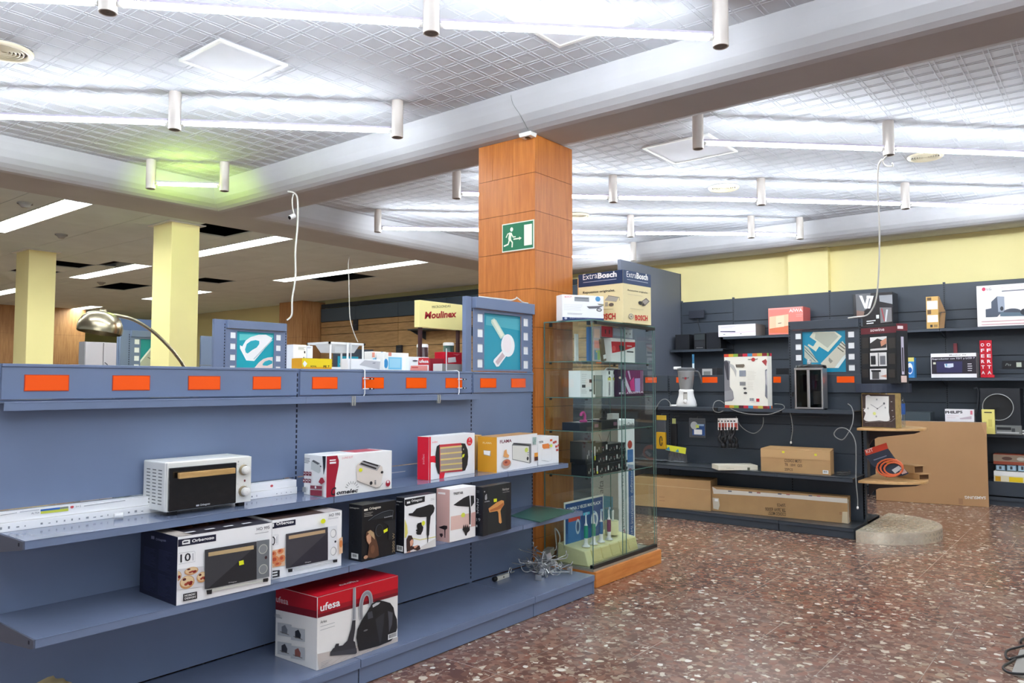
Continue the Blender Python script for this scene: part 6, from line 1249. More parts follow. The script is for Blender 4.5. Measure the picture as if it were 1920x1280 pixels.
for x_ in (-.045, .0): MB().m(mat('silver_neck', (206, 206, 206), .25, metal=.8)).lathe([(.02, .43), (.02, .475), (.001, .476)], (x_*1.0-.02+(.045 if x_ else 0), 0, 0), 20).build('bottle_collar', t)
t2 = thing('wine_bottle', 'dark wine bottle with cream label inside the wine cooler', 'bottle', tuple(Vector(t.location)+Matrix.Rotation(math.radians(-90), 3, 'Z') @ Vector((.062, -.045, .0225)))); MB().m(mat('dark_bottle', (30, 22, 20), .1)).lathe([(.001, 0), (.034, 0), (.036, .01), (.036, .19), (.03, .22), (.013, .25), (.013, .31), (.001, .312)], n=24).build('body', t2); MB().m(cmat((226, 218, 196))).lathe([(.0365, .03), (.0365, .15)], n=24).build('label_band', t2); MB().m(cmat((206, 196, 176))).lathe([(.0137, .25), (.0137, .31)], n=18).build('neck_foil', t2)
# back-row bits behind blender carton
p = onx(1450, 655, 7.6); 
# lower shelf
TAN = (196, 160, 106)
kraft = mat('kraft_cardboard', (190, 152, 104), .7, var=.05, scale=8)
t, w, d, h = carton('cardboard_box', 'brown carton with stencilled CODIGO lettering on the charcoal lower shelf', 'carton', (1427, 882.5), (1557.5, 891), .5435, (1425, 840), d=.14, m_=kraft)
a = front(t, w, h, (1200, 760, 4.174)); IK = (84, 66, 48); a.text('CODIGO M0751', (1130, 442), (1265, 448), (1130, 418), IK, .01); a.text('TR  18W  G05', (1132, 472), (1270, 482), (1132, 450), IK, .01); a.text('25PCS', (1132, 508), (1196, 512), (1132, 488), IK, .01); a.rect((1430, 505), (1475, 535), W_); a.barcode((1434, 508), (1470, 530)); a.stroke([(940, 390), (1530, 415)], .0015, (150, 120, 80)); a.F(0, .62, 1, .98, (204, 166, 116)); a.rect((1112, 355), (1132, 372), (230, 226, 60)); a.rect((1365, 376), (1385, 394), (230, 226, 60)); a.done()
MB().m(kraft).hexa([(0, .01, h), (w, .01, h), (w, d, h+.004), (0, d, h+.004), (0, .01, h+.002), (w, .01, h+.002), (w, d, h+.02), (.05, d, h+.02)]).build('lid_flap', t)
t, w, d, h = carton('flat_white_box', 'flat white media box lying on the charcoal lower shelf, left of the brown carton', 'carton', (1347, 881.5), (1421, 881), .5435, (1347, 872.5), d=.2, colr=(232, 226, 206)); a = front(t, w, h, (1200, 760, 4.174)); a.text('melicons', (675, 492), (735, 494), (675, 484), (150, 150, 140)); a.rect((840, 485), (860, 505), (90, 90, 70)); a.done()
# long carton below
t, w, d, h = carton('cardboard_box', 'very long brown tube-lamp carton with upside-down lettering on the charcoal base shelf', 'carton', (1335, 957), (1590, 981.5), .1005, (1337, 912), d=.13, m_=kraft)
a = front(t, w, h, (1200, 760, 4.174)); a.poly([(565, 630), (600, 655), (1630, 728), (1630, 765), (1100, 720), (620, 690), (575, 690)], (238, 232, 220)); a.F(.0, .62, 1, .9, (202, 166, 116)) if False else None
for x in (690, 850, 915, 1080, 1145, 1320, 1385): a.poly([(x, 664+(x-690)*.055), (x+28, 666+(x-690)*.055), (x+28, 676+(x-690)*.055), (x, 674+(x-690)*.055)], (190, 120, 110) if x % 2 else (110, 110, 120))
a.text('25PCS', (1138, 768), (1072, 766), (1138, 790), IK, .01, flip=False); a.text('TR 36W 65006', (1140, 804), (980, 796), (1140, 832), IK, .01); a.text('CODIGO M0757', (1142, 838), (1005, 828), (1142, 864), IK, .01)
a.poly([(568, 720), (618, 724), (625, 780), (615, 815), (575, 805)], (214, 206, 188)); a.rect((585, 728), (612, 750), W_); a.poly([(1585, 830), (1640, 832), (1635, 925), (1580, 915)], (220, 204, 170)); a.lines((1560, 830), (1582, 855), 2, .004, (150, 90, 70)); a.done()
a = rside(t, w, d, h); a.F(0, 0, .5, .9, (226, 214, 190)); a.F(.4, .2, 1, .8, (170, 132, 90)); a.done()
t, w, d, h = carton('cardboard_box', 'plain brown long carton on the charcoal base shelf, seen through the glass case edge', 'carton', (1190, 947), (1333, 958), .1005, (1190, 893), d=.30, m_=kraft)
a = front(t, w, h, (1200, 760, 4.174)); a.stroke([(-40, 610), (550, 660)], .003, (226, 206, 160)); a.lines((150, 700), (200, 760), 2, .006, (160, 120, 80)); a.done()
# hanging accessories
def hang(px, py, X): return onx(px, py, X)
MB().m(blk).cyl((7.56, 5.2, 1.075), (7.56, 2.2, 1.075), .008, 10).build('hanging_rail', None, label='thin dark rail running under the charcoal upper shelf', category='rail')
def blister(label, tl, br, X, parts):
    A_ = onx(tl[0], tl[1], X); B_ = onx(br[0], br[1], X); w_ = A_.y-B_.y; h_ = A_.z-B_.z
    t = thing('hanging_pack', label, 'blister pack', (X, A_.y, B_.z), -math.pi/2)
    for nm, c_, x0, z0, x1, z1, th in parts: MB().m(c_).box(x0*w_, -th/2, z0*h_, x1*w_, th/2, z1*h_).build(nm, t, bevel=min(th*.3, .006))
    MB().m(chrome).tube([(w_/2, 0, h_-.008), (w_/2, .01, h_+.015), (w_/2, .17, h_+.015)], .0025, 6).build('peg', t); return t, w_, h_
bag = glass('clear_bag', (206, 210, 214), .25, .6); blu = cmat((40, 80, 140)); ylw = cmat((226, 190, 60), .3)
t, w, h = blister('yellow-cased cable pack with clear bag, hanging nearest the glass case', (1231, 778), (1250, 842), 7.50, [('card_header', ylw, 0, .86, 1, 1, .002), ('clear_bag', bag, 0, .4, .95, .86, .012), ('yellow_holder', mat('amber_plastic', (206, 160, 30), .25), 0, 0, .95, .5, .03)])
MB().m(mat('dark_slot', (60, 50, 20), .5)).tube([(w*.5+.015*math.cos(k*.5), -.018, h*.24+.05*math.sin(k*.5)) for k in range(13)], .005, 7, closed=False).build('coiled_lead', t)
t, w, h = blister('blue and white blister pack hanging in the middle of the charcoal bay', (1292, 783), (1323, 821), 7.58, [('clear_bag', bag, 0, 0, 1, 1, .004), ('card_insert', blu, .2, .12, .96, .7, .006), ('barcode_label', cmat((236, 236, 236)), .3, .16, .8, .42, .008)])
a = Art(t, (0, -.0042, 0), (1, 0, 0), (0, 0, 1), (0, -1, 0), w, h); a.elu(w*.32, h*.62, w*.22, h*.2, (200, 204, 204)); a.F(.5, .6, .92, .7, (160, 190, 220)); a.F(.42, .5, .62, .66, (214, 224, 110)); a.done()
t, w, h = blister('black adaptor with small yellow tag hanging behind the yellow pack', (1258, 783), (1270, 838), 7.60, [('adaptor', K2, 0, 0, 1, .8, .03), ('yellow_tag', cmat((214, 220, 140)), .2, .72, .8, .98, .004)])
# cluster of red and white tags over black plugs
for k in range(6):
    p = onx(1349+k*5.2, 784, 7.52-.012*k)
    t = thing('hanging_plug_lead', 'black plug lead with white and red card tag in the hanging bunch', 'cable', (p.x+.01*k, p.y, p.z-.02), math.radians(-90+random.uniform(-25, 25)), 'plug leads hanging in a bunch')
    MB().m(cmat((240, 236, 232))).box(-.024, -.001, -.10, .024, .001, .02).build('card_tag', t); a = Art(t, (-.024, -.001, -.1), (1, 0, 0), (0, 0, 1), (0, -1, 0), .048, .12); a.F(.3, .05, .9, .6, (186, 70, 50)); a.F(.1, .7, .5, .8, K_); a.done()
    MB().m(K2).tube(smooth_pts([(0, .004, -.07), (.02*math.sin(k), .01, -.14), (.05*math.sin(k*2.1), -.01, -.19), (.04*math.cos(k*1.7), .01, -.24)]), .014, 7).lathe([(.001, -.28), (.024, -.276), (.024, -.235), (.001, -.225)], (.04*math.cos(k*1.7), .01, 0), 12).build('lead', t)
    MB().m(chrome).cyl((.04*math.cos(k*1.7)-.006, .01, -.285), (.04*math.cos(k*1.7)-.006, .01, -.268), .003, 8).build('plug_pin', t)
t = thing('plastic_bag', 'clear bag with yellow and blue header card slumped on the charcoal lower shelf', 'bag', (7.52, onx(1252, 874, 7.52).y, .5437), math.radians(-85)); bm = MB().m(bag)
for k in range(5): bm.hexa([(.03*k, .01, 0), (.03*k+.1, .0, 0), (.03*k+.1, .02, .0), (.03*k, .03, 0), (.01+.04*k, 0, .1+.02*k), (.05+.04*k, .0, .12), (.05+.04*k, .012, .12), (.01+.04*k, .014, .1)])
bm.build('clear_film', t); hd = MB().m(cmat((226, 226, 60))).hexa([(-.02, -.004, .13), (.2, -.004, .10), (.2, 0, .10), (-.02, 0, .13), (-.03, -.004, .19), (.21, -.004, .165), (.21, 0, .165), (-.03, 0, .19)]); hd.build('header_card', t)
MB().m(cmat((70, 150, 190))).prism([(-.02, .135), (.03, .125), (.02, .17)], -.006, -.0045, 'y').prism([(.09, .12), (.13, .115), (.12, .15)], -.006, -.0045, 'y').build('blue_patch', t)
t = thing('foil_strip', 'long flat silver foil bag lying on the charcoal lower shelf', 'bag', (7.50, 4.42, .5437), math.radians(-86)); fm = MB().m(mat('silver_film', (200, 204, 208), .2, metal=.8, bump=1.0, scale=30))
pr = None; vs = []; 
for k in range(16):
    for j in (0, 1): vs.append((.05*k, -.02+j*.12, .006+.014*abs(math.sin(k*1.3+j))))
fm.add(vs, [(2*k, 2*k+2, 2*k+3, 2*k+1) for k in range(15)], False); fo = fm.build('foil', t); md = fo.modifiers.new('solid', 'SOLIDIFY'); md.thickness = .004
t = thing('cable_coil', 'flat grey coil of cable on the charcoal shelf, right of the brown carton', 'cable', tuple(onz(1582, 890, .5475))); MB().m(mat('dark_grey_cable', (78, 76, 74), .5)).tube([(.1*math.cos(k*.35), .05*math.sin(k*.35), .004+.0008*k) for k in range(36)], .0055, 7).build('coil', t)
# loose cables
gcab = mat('grey_cable_light', (140, 142, 140), .45)
def cable(label, pts, r=.004, m=gcab, X=7.40, ends=None, name='power_cable'):
    q = [onx(p[0], p[1], p[2] if len(p) > 2 else X) for p in pts]; t = thing(name, label, 'cable', tuple(q[0])); o0 = q[0]
    MB().m(m).tube([v-o0 for v in smooth_pts(q, 6)], r, 8).build('cable', t)
    if ends: MB().m(wpl).lathe([(.001, -.02), (.008, -.018), (.009, -.004), (.006, .004), (.001, .006)], tuple(q[-1]-o0), 12).build('plug', t)
    return t
cable('grey cable arching over the shelf edge beside the blender', [(1228, 768), (1238, 752), (1247, 748), (1254, 752), (1258, 760)], X=7.43)
cable('grey cable loop dangling from the clip left of the tall carton', [(1358, 756), (1350, 751), (1341, 753), (1337, 762), (1339, 770), (1348, 773), (1356, 770)], X=7.41)
cable('long grey cable looping below the tall carton and round its right side', [(1452, 757, 7.42), (1466, 758, 7.40), (1471, 764), (1462, 770), (1445, 776), (1430, 777), (1405, 776), (1385, 772), (1370, 766)], X=7.40)
cable('grey cable hanging in a wide bow under the charcoal upper shelf', [(1380, 781), (1388, 797), (1401, 808), (1415, 812), (1427, 803), (1431, 792), (1431, 782)], X=7.55)
cable('single dark cable with white plug hanging straight down beside the beech shelf bay', [(1480, 769), (1484, 785), (1486, 805), (1484, 820), (1483, 828)], X=7.50, ends=1)
cable('long grey cable with loop and white plug hanging by the end post', [(1590, 757, 7.5), (1596, 762, 7.38), (1600, 775, 7.36), (1598, 795, 7.34), (1590, 812, 7.33), (1580, 824, 7.33), (1568, 820, 7.33), (1564, 812, 7.33), (1572, 803, 7.33), (1585, 803, 7.33), (1597, 813, 7.30), (1604, 830, 7.28), (1605, 855, 7.28), (1605, 900, 7.28), (1608, 935, 7.28), (1608, 950, 7.28)], ends=1, r=.0045)
cable('thin black cable trailing down the charcoal wall panel above the loudspeakers', [(1308, 596, 10.70), (1309, 606, 10.70), (1312, 616, 10.70), (1313, 622, 10.70)], r=.005, m=mat('black_rubber', (20, 22, 26), .6))
t = thing('cable_clip', 'black clip under the gap between charcoal upper shelves', 'clip', tuple(onx(1341, 766, 7.42))); MB().m(K2).box(-.012, -.02, -.03, .012, .02, .012).build('clip_body', t, bevel=.003)

# ---- shabby clock, kit bag, cartons on the beech shelves
A_ = onx(1616, 797, 7.56); B_ = onx(1680.5, 796.5, 7.50); zs = .9855
t = thing('shabby_clock', 'square distressed clock in a brown and gold frame on the upper beech shelf', 'clock', (A_.x, A_.y, zs), math.atan2(B_.y-A_.y, B_.x-A_.x)); w = (B_-A_).length; h = w*1.0
hh = onx(1616, 732, 7.56).z-zs; h = hh
h = min(h, 1.300-zs)
MB().m(mat('aged_gold', (176, 150, 96), .5, var=.15, scale=30)).box(0, .002, 0, w, .11, h).build('frame', t, bevel=.003); MB().m(mat('dark_brown_surround', (78, 62, 58), .5, var=.25, scale=40)).box(.008, -.002, .008, w-.006, .002, h-.012).build('surround', t)
a = front(t, w, h, (1580, 720, 6.094)); a.o.y = -.002; a.wo = TM(t) @ a.o
a.poly([(262, 135), (280, 125), (300, 122), (320, 135), (528, 138), (528, 320), (538, 380), (535, 415), (500, 425), (420, 415), (300, 425), (265, 420), (240, 400), (262, 330), (240, 300), (262, 270)], (240, 240, 236))
for q in ((390, 175), (488, 268), (385, 368), (290, 276)): a.ell(q, 9, 11, (186, 186, 186))
a.stroke([(400, 280), (320, 230)], .0035, (130, 132, 136)); a.stroke([(400, 280), (478, 222)], .003, (130, 132, 136)); a.ell((475, 220), 12, 12, (110, 112, 116)); a.ell((398, 280), 7, 8, (90, 90, 94)); a.ell((365, 335), 18, 18, (236, 240, 150))
for q in ((560, 200), (580, 370), (430, 105), (500, 110), (570, 300), (245, 280), (540, 400)): a.ell(q, 10, 5, (190, 184, 180))
a.stroke([(260, 435), (380, 425), (560, 425), (600, 390)], .004, (150, 146, 144)); a.done('clock_face')
p = onx(1689, 790, 7.85); t = thing('water_bottle', 'clear bottle with blue label half hidden behind the shabby clock', 'bottle', (7.86, p.y, zs)); bh = onx(1689, 744, 7.86).z-zs
MB().m(glass('clear_pet', (214, 226, 236), .05, .5)).lathe([(.001, 0), (.036, 0), (.038, .02), (.038, bh*.8), (.03, bh*.93), (.018, bh), (.001, bh)], n=24).build('bottle_body', t); MB().m(cmat((50, 96, 170))).lathe([(.039, bh*.42), (.039, bh*.78)], n=24).build('label_band', t)
# kit bag leaning
P0 = onx(1652, 893, 7.66); t = thing('cable_kit_bag', 'dark bag of orange cable with red KIT header leaning on the lower beech shelf', 'cable kit', (7.64, onx(1622, 845, 7.64).y, 0), math.radians(-90))
def kp(x, y, dx=0): 
    q = onx(1580+x/6.094, 720+y/6.094, 7.64+dx); l = TM(t).inverted() @ q; return l
body = [(262, 815), (515, 735), (620, 880), (755, 1020), (690, 1045), (500, 1062), (420, 1000), (330, 910)]
vs = [kp(*q) for q in body]; zmin = min(v.z for v in vs)
m = MB().m(mat('dark_printed_film', (60, 66, 80), .25)); f = [Vector(v) for v in vs]; n_ = len(f)
m.add([v+Vector((0, -.012, 0)) for v in f]+[v+Vector((0, .012, 0)) for v in f], [tuple(range(n_)), tuple(range(n_, 2*n_))[::-1]]+[(i, (i+1) % n_, n_+(i+1) % n_, n_+i) for i in range(n_)], False); m.build('bag_body', t)
a = Art(t, (0, -.0125, 0), (1, 0, 0), (0, 0, 1), (0, -1, 0), None, None, (1580, 720, 6.094)); 
a.poly([(248, 752), (500, 668), (520, 735), (265, 818)], (206, 62, 34)); a.text('KIT', (275, 790), (355, 762), (270, 750), (240, 200, 190), .03); a.poly([(350, 862), (500, 812), (505, 822), (360, 872)], (120, 126, 150)); a.done('header_print')
for (cx_, cy_, r1) in ((540, 955, 1.0), (560, 960, .86), (580, 965, .7)):
    q = [kp(cx_+r1*150*math.cos(k*.4), cy_+r1*100*math.sin(k*.4), -.026) for k in range(17)]
    MB().m(mat('orange_cable', (226, 110, 66), .35)).tube(q, .008, 8).build('orange_coil', t)
a = Art(t, (0, -.02, 0), (1, 0, 0), (0, 0, 1), (0, -1, 0), None, None, (1580, 720, 6.094)); a.ell((514, 890), 22, 16, (220, 200, 50)); a.poly([(560, 980), (640, 930), (680, 960), (600, 1020)], (196, 196, 200)); a.poly([(650, 990), (700, 960), (740, 1010), (680, 1030)], (206, 170, 164)); a.done('sticker')
for (pz, lab, xs_, hgt) in ((0, 'lower of two small kraft boxes behind the orange cable kit', (1683, 1728), .055), (.056, 'upper of two small kraft boxes behind the orange cable kit', (1668, 1722), .07)):
    Y0 = 1.55
    A_ = onx(xs_[0], 890, 7.95); B_ = onx(xs_[1], 890, 7.80); t = thing('kraft_box', lab, 'carton', (A_.x, A_.y, .5125+pz), math.atan2(B_.y-A_.y, B_.x-A_.x)); w = min((B_-A_).length, .30)
    MB().m(kraft).box(0, 0, 0, w-.03, .12, hgt).build('box_body', t, bevel=.001); MB().m(kraft).box(w-.03, -.01, hgt-.004, w+.004, .11, hgt-.001).build('open_flap', t); MB().m(mat('kraft_shadow', (96, 66, 40), .8)).box(w-.0302, .006, .006, w-.0295, .11, hgt-.01).build('opening', t)
# Sowine carton on the tray
A_ = onx(1615.5, 712, 7.70); N_ = onx(1683, 714, 7.48); zq = 1.3865
t, w, d, h = on_plane(A_, N_, zq, (1613, 612), .13, 'wine_cooler_carton', 'black and burgundy wine cooler carton lettered sowine on the small tray shelf', 'carton', (26, 28, 34))
a = front(t, w, h, (1460, 520, 5.335)); a.poly([(822, 512), (1178, 485), (1178, 550), (825, 572)], (104, 30, 42)); a.text('sowine', (918, 543), (1058, 533), (918, 512), (240, 226, 226), .01)
for (y0, y1) in ((600, 725), (755, 885), (915, 1020)): a.rect((915, y0), (1085, y1), (230, 228, 226)); a.rect((835, y0+5), (905, y1-20), (52, 46, 44)); a.rect((1100, y0+5), (1170, y1-20), (58, 52, 50))
a.poly([(918, 660), (990, 610), (1080, 640), (1080, 700), (920, 715)], (56, 52, 54)); a.poly([(1020, 640), (1080, 605), (1083, 660), (1030, 690)], (214, 150, 120))
a.rect((997, 755), (1007, 885), (26, 28, 34)); a.rect((925, 785), (975, 870), (44, 44, 50)); a.rect((1018, 785), (1072, 870), (120, 120, 126)); a.rect((940, 940), (1010, 1015), (90, 88, 90)); a.poly([(930, 925), (1030, 925), (1025, 945), (935, 945)], (36, 36, 40)); a.poly([(1020, 985), (1085, 970), (1085, 1000)], (216, 160, 140)); a.done()
a = rside(t, w, d, h); a.F(0, .88, 1, 1, (104, 30, 42)); a.F(.1, .91, .6, .96, (236, 220, 220)); a.F(.38, .15, .62, .78, (196, 190, 206)); a.F(.44, .2, .56, .6, (40, 40, 46)); a.F(.3, .02, .8, .13, (226, 200, 190)); a.done()

# ---- big flat TV carton
S0 = onz(1641, 938, .0); S1 = onz(1861, 949.5, .0)
S1 = Vector((10.14, 1.235, 0)); S0 = Vector((9.93, 2.36, 0))
v = S1-S0; w = v.length; t = thing('television_carton', 'huge flat brown television carton with upside-down SAMSUNG, standing on the floor', 'carton', tuple(S0), math.atan2(v.y, v.x))
hS = .945; MB().m(mat('kraft_smooth', (184, 142, 98), .7, var=.03, scale=3)).box(0, 0, .001, w, .13, hS).build('box_body', t, bevel=.004)
a = front(t, w, hS, (1560, 700, 3.764)); a.text('SAMSUNG', (1085, 868), (936, 864), (1085, 888), (236, 232, 224), .03); a.rect((893, 880), (925, 925), (164, 122, 84)); a.poly([(1050, 340), (1100, 345), (1120, 520), (1105, 460)], (196, 150, 104)); a.done()
a = topf(t, w, .13, hS); a.F(0, 0, 1, .5, (214, 200, 190)); a.done()
a = rside(t, w, .13, hS); a.F(.1, .05, .5, .95, (206, 180, 150)); a.done()

# ================================================================ WALL SHELF GOODS
def wbox(name, label, cat, xl, xr, ytop, z, X, d_, colr, art=None, crop=(0, 0, 1), side_c=None, rz=0, m_=None, rough=.42, group=None):
    A_ = onx(xl, 700, X); B_ = onx(xr, 700, X); w_ = A_.y-B_.y; h_ = onx((xl+xr)/2, ytop, X).z-z
    t = thing(name, label, cat, (X, A_.y, z+.0006), -math.pi/2+rz, group); MB().m(m_ or cmat(colr, rough)).box(0, 0, 0, w_, d_, h_).build('box_body', t, bevel=.002)
    if art: a = front(t, w_, h_, crop); art(a); a.done()
    if side_c: a = rside(t, w_, d_, h_); a.ruv(0, 0, d_, h_, side_c); a.done()
    return t, w_, d_, h_
ZA, ZBB, ZC3, Z0 = 2.0452, 1.4552, .8102, 1.8802
spk = mat('black_speaker', (22, 24, 28), .45)
for (xl, xr, yt, lab) in ((1267, 1293, 627, 'left black bookshelf loudspeaker on the charcoal wall shelf'), (1302, 1323, 625, 'middle dark hi-fi unit between two loudspeakers'), (1325, 1352, 623, 'right black bookshelf loudspeaker on the charcoal wall shelf')):
    t, w, d, h = wbox('loudspeaker' if 'loud' in lab[:30] else 'hifi_unit', lab, 'speaker' if 'loudspeaker' in lab[:30] else 'hi-fi', xl, xr, yt, Z0, 10.42, .2, (24, 26, 30), m_=spk)
    if 'unit' in lab: a = front(t, w, h); a.F(.05, .6, .95, .95, (50, 58, 60)); a.F(.05, .2, .95, .5, (36, 38, 44)); a.F(.2, .08, .8, .12, (120, 120, 120)); a.done()
    else: MB().m(mat('speaker_cloth', (30, 32, 38), .9)).box(.01, -.006, .01, w-.01, -.0005, h-.01).build('grille', t)
def AW(a): a.poly([(880, 140), (1070, 138), (1070, 152), (880, 150)], (60, 50, 90)); a.lines((880, 75), (1080, 100), 2, .005, (200, 190, 206)); a.stroke([(1000, 165), (1330, 138)], .006, (230, 196, 220)); a.ell((930, 180), 14, 5, GY); a.ell((1140, 172), 10, 6, GY)
wbox('hifi_carton', 'flat white and pink player carton on the upper charcoal wall shelf', 'carton', 1348, 1418, 608, ZA, 10.38, .36, (238, 232, 240), art=AW, crop=(1220, 600, 6.738), side_c=(150, 146, 140))
SAL = (232, 130, 116)
def AS(a): a.crop = (1200, 540, 4.922); a.poly([(1195, 265), (1370, 240), (1370, 370), (1195, 410)], (244, 200, 160)); a.poly([(1195, 375), (1370, 345), (1370, 415), (1195, 415)], (226, 120, 80)); a.poly([(1255, 260), (1330, 250), (1330, 355), (1255, 365)], (250, 216, 180)); a.stroke([(1275, 325), (1305, 320)], .008, (90, 60, 40)); a.text('AIWA', (1375, 222), (1510, 215), (1375, 192), (250, 226, 220), .03); a.lines((1440, 235), (1510, 265), 2, .004, (250, 190, 180)); a.F(.02, .94, .98, .99, (240, 160, 150))
wbox('hifi_carton', 'salmon-pink and cream appliance carton lettered AIWA on the upper wall shelf', 'carton', 1442.5, 1508, 576, ZA, 10.36, .3, SAL, art=AS, crop=(1200, 540, 4.922), side_c=(206, 100, 96))
def AV(a): a.crop = (1460, 520, 5.335); a.poly([(770, 155), (920, 155), (900, 300), (780, 390)], (110, 110, 112)); a.poly([(805, 182), (835, 182), (865, 265), (880, 210), (905, 205), (885, 310), (860, 312)], W_); a.poly([(880, 182), (950, 185), (915, 310), (890, 310), (918, 210), (878, 208)], W_); a.poly([(1005, 180), (1150, 170), (1150, 265), (1010, 240)], (150, 152, 154)); a.poly([(1010, 300), (1130, 300), (1135, 440), (1020, 455)], (120, 116, 116)); a.stroke([(1030, 310), (1060, 440)], .012, (170, 40, 50)); a.stroke([(1085, 320), (1070, 440)], .02, (206, 206, 206)); a.poly([(780, 330), (860, 340), (850, 390), (780, 390)], (140, 110, 96)); a.rect((975, 375), (1005, 410), (226, 226, 226)); a.stroke([(880, 440), (970, 430)], .012, (226, 226, 226)); a.stroke([(880, 462), (950, 455)], .012, (226, 226, 226))
t, w, d, h = wbox('bag_carton', 'glossy black carton with big white V7 behind the film-strip panel top', 'carton', 1603, 1677, 549, ZA, 10.37, .3, (28, 28, 32), art=AV, crop=(1460, 520, 5.335), rough=.2)
a = side(t, d, h); a.ruv(0, 0, d, h, (18, 18, 24)); a.tuv('V7', (d*.3, h*.7), (d*.7, h*.7), .06, W_); a.done()
def AO(a): a.F(.08, .2, .95, .42, (240, 236, 226)); a.F(.08, .6, .95, .86, (240, 236, 226)); a.F(.1, .45, .4, .58, (110, 84, 50)); a.F(.1, .88, .45, .97, (110, 84, 50)); a.F(.3, .04, .5, .12, (40, 36, 30)); a.F(.6, .04, .9, .12, (150, 120, 70))
t, w, d, h = wbox('cardboard_box', 'upright open tan carton with white labels on the upper wall shelf', 'carton', 1740, 1763, 555.5, ZA, 10.38, .12, (214, 170, 92), art=AO, crop=(0, 0, 1))
MB().m(mat('kraft_dark', (150, 116, 78), .7)).hexa([(w, .0, h*.5), (w+.08, -.03, h*.5), (w+.08, -.027, h*.5), (w, .003, h*.5), (w, 0, h), (w+.01, 0, h), (w+.01, .003, h), (w, .003, h)]).build('open_flap', t); MB().m(mat('kraft_dark', (150, 116, 78), .7)).hexa([(w, .0, 0), (w+.06, -.02, 0), (w+.06, -.017, 0), (w, .003, 0), (w+.03, 0, h*.48), (w+.08, -.02, h*.48), (w+.08, -.017, h*.48), (w+.03, .003, h*.48)]).build('open_flap', t)
def AL(a): a.crop = (1660, 500, 5.335); a.ell((984, 225), 19, 19, (206, 60, 96)); a.text('LG', (1012, 236), (1060, 234), (1012, 212), (110, 106, 110), .02); a.text('Blu-ray Home Theater System', (1165, 215), (1560, 190), (1165, 200), (226, 150, 160)); a.poly([(1165, 238), (1700, 200), (1700, 214), (1165, 250)], (120, 122, 130)); a.poly([(1060, 350), (1118, 295), (1190, 298), (1195, 450), (1150, 470), (1120, 500), (1005, 505), (1003, 425), (1060, 415)], (74, 82, 96)); a.poly([(1118, 295), (1190, 298), (1195, 450), (1130, 452)], (150, 158, 172)); a.ell((1165, 418), 17, 22, (40, 44, 52)); a.ell((1270, 450), 90, 34, (70, 76, 88)); a.poly([(1150, 455), (1500, 455), (1500, 490), (1150, 495)], (90, 110, 124)); a.ell((1400, 450), 50, 34, (40, 44, 54)); a.lines((962, 535), (1700, 565), 2, .008, (206, 150, 156), 0)
t, w, d, h = wbox('hifi_carton', 'large white home theatre carton lettered LG at the right edge', 'carton', 1836, 1990, 531, ZA, 10.37, .25, (240, 232, 226), art=AL, crop=(1660, 500, 5.335))
CW = (1660, 500, 5.335)
def AB(a): a.F(0, .8, 1, 1, (226, 214, 120)); a.F(.1, .1, .9, .75, (40, 120, 186)); a.elu(a.w*.4, a.h*.45, a.w*.4, a.h*.28, (226, 232, 240)); a.elu(a.w*.4, a.h*.38, a.w*.3, a.h*.14, (40, 96, 170))
wbox('small_carton', 'small blue and white carton just right of the wine cooler carton', 'carton', 1701, 1714.5, 670, ZBB, 10.40, .12, (60, 140, 200), art=AB)
def AT(a): a.crop = (1660, 500, 5.335); a.poly([(460, 905), (915, 895), (920, 1068), (465, 1072)], (30, 20, 34)); a.text('Monitor TV', (640, 888), (810, 884), (640, 878), (110, 90, 80), .02); a.text('Reproductor con TDT y LCD 7', (470, 930), (895, 918), (470, 915), (226, 220, 226), .01); a.poly([(510, 948), (770, 945), (770, 1058), (515, 1058)], (44, 40, 84)); a.poly([(590, 970), (680, 965), (682, 1000), (640, 1010), (595, 1005)], (220, 226, 240)); a.poly([(600, 972), (620, 970), (615, 1005)], (90, 160, 190)); a.lines((822, 960), (875, 1048), 4, .008, (226, 220, 226), .2); a.rect((478, 955), (505, 975), (214, 214, 190))
wbox('monitor_carton', 'black and white portable monitor carton on the middle wall shelf', 'carton', 1746, 1831.5, 662, ZBB, 10.38, .2, (238, 236, 236), art=AT, crop=CW, side_c=(206, 200, 200))
t, w, d, h = wbox('red_box_end', 'dark red slim upright carton peeking above the portable monitor carton', 'carton', 1789, 1796, 643.5, ZBB, 10.62, .05, (120, 36, 44))
# OFERTA sign
for k, (xl, xr, lab) in enumerate(((1838.5, 1849, 'left strip of the red vertical OFERTA sign'), (1849.3, 1860.5, 'right strip of the red vertical OFERTA sign'))):
    pass
A_ = onx(1838.5, 700, 10.37); B_ = onx(1861, 700, 10.37); w = A_.y-B_.y; h = onx(1850, 638, 10.37).z-ZBB
t = thing('offer_sign', 'red sign with OFERTA written vertically twice, on the middle wall shelf', 'sign', (10.37, A_.y, ZBB+.0006), -math.pi/2)
MB().m(mat('red_sign', (206, 22, 44), .35)).hexa([(0, 0, 0), (w*.5, -.03, 0), (w*.5, .0, 0), (0, .03, 0), (0, 0, h), (w*.5, -.03, h), (w*.5, 0, h), (0, .03, h)]).hexa([(w*.5, -.03, 0), (w, 0, 0), (w, .03, 0), (w*.5, .0, 0), (w*.5, -.03, h), (w, 0, h), (w, .03, h), (w*.5, 0, h)]).build('folded_card', t)
MB().m(mat('red_sign', (206, 22, 44), .35)).box(w*.2, -.02, 0, w*1.15, .04, .03).build('foot', t)
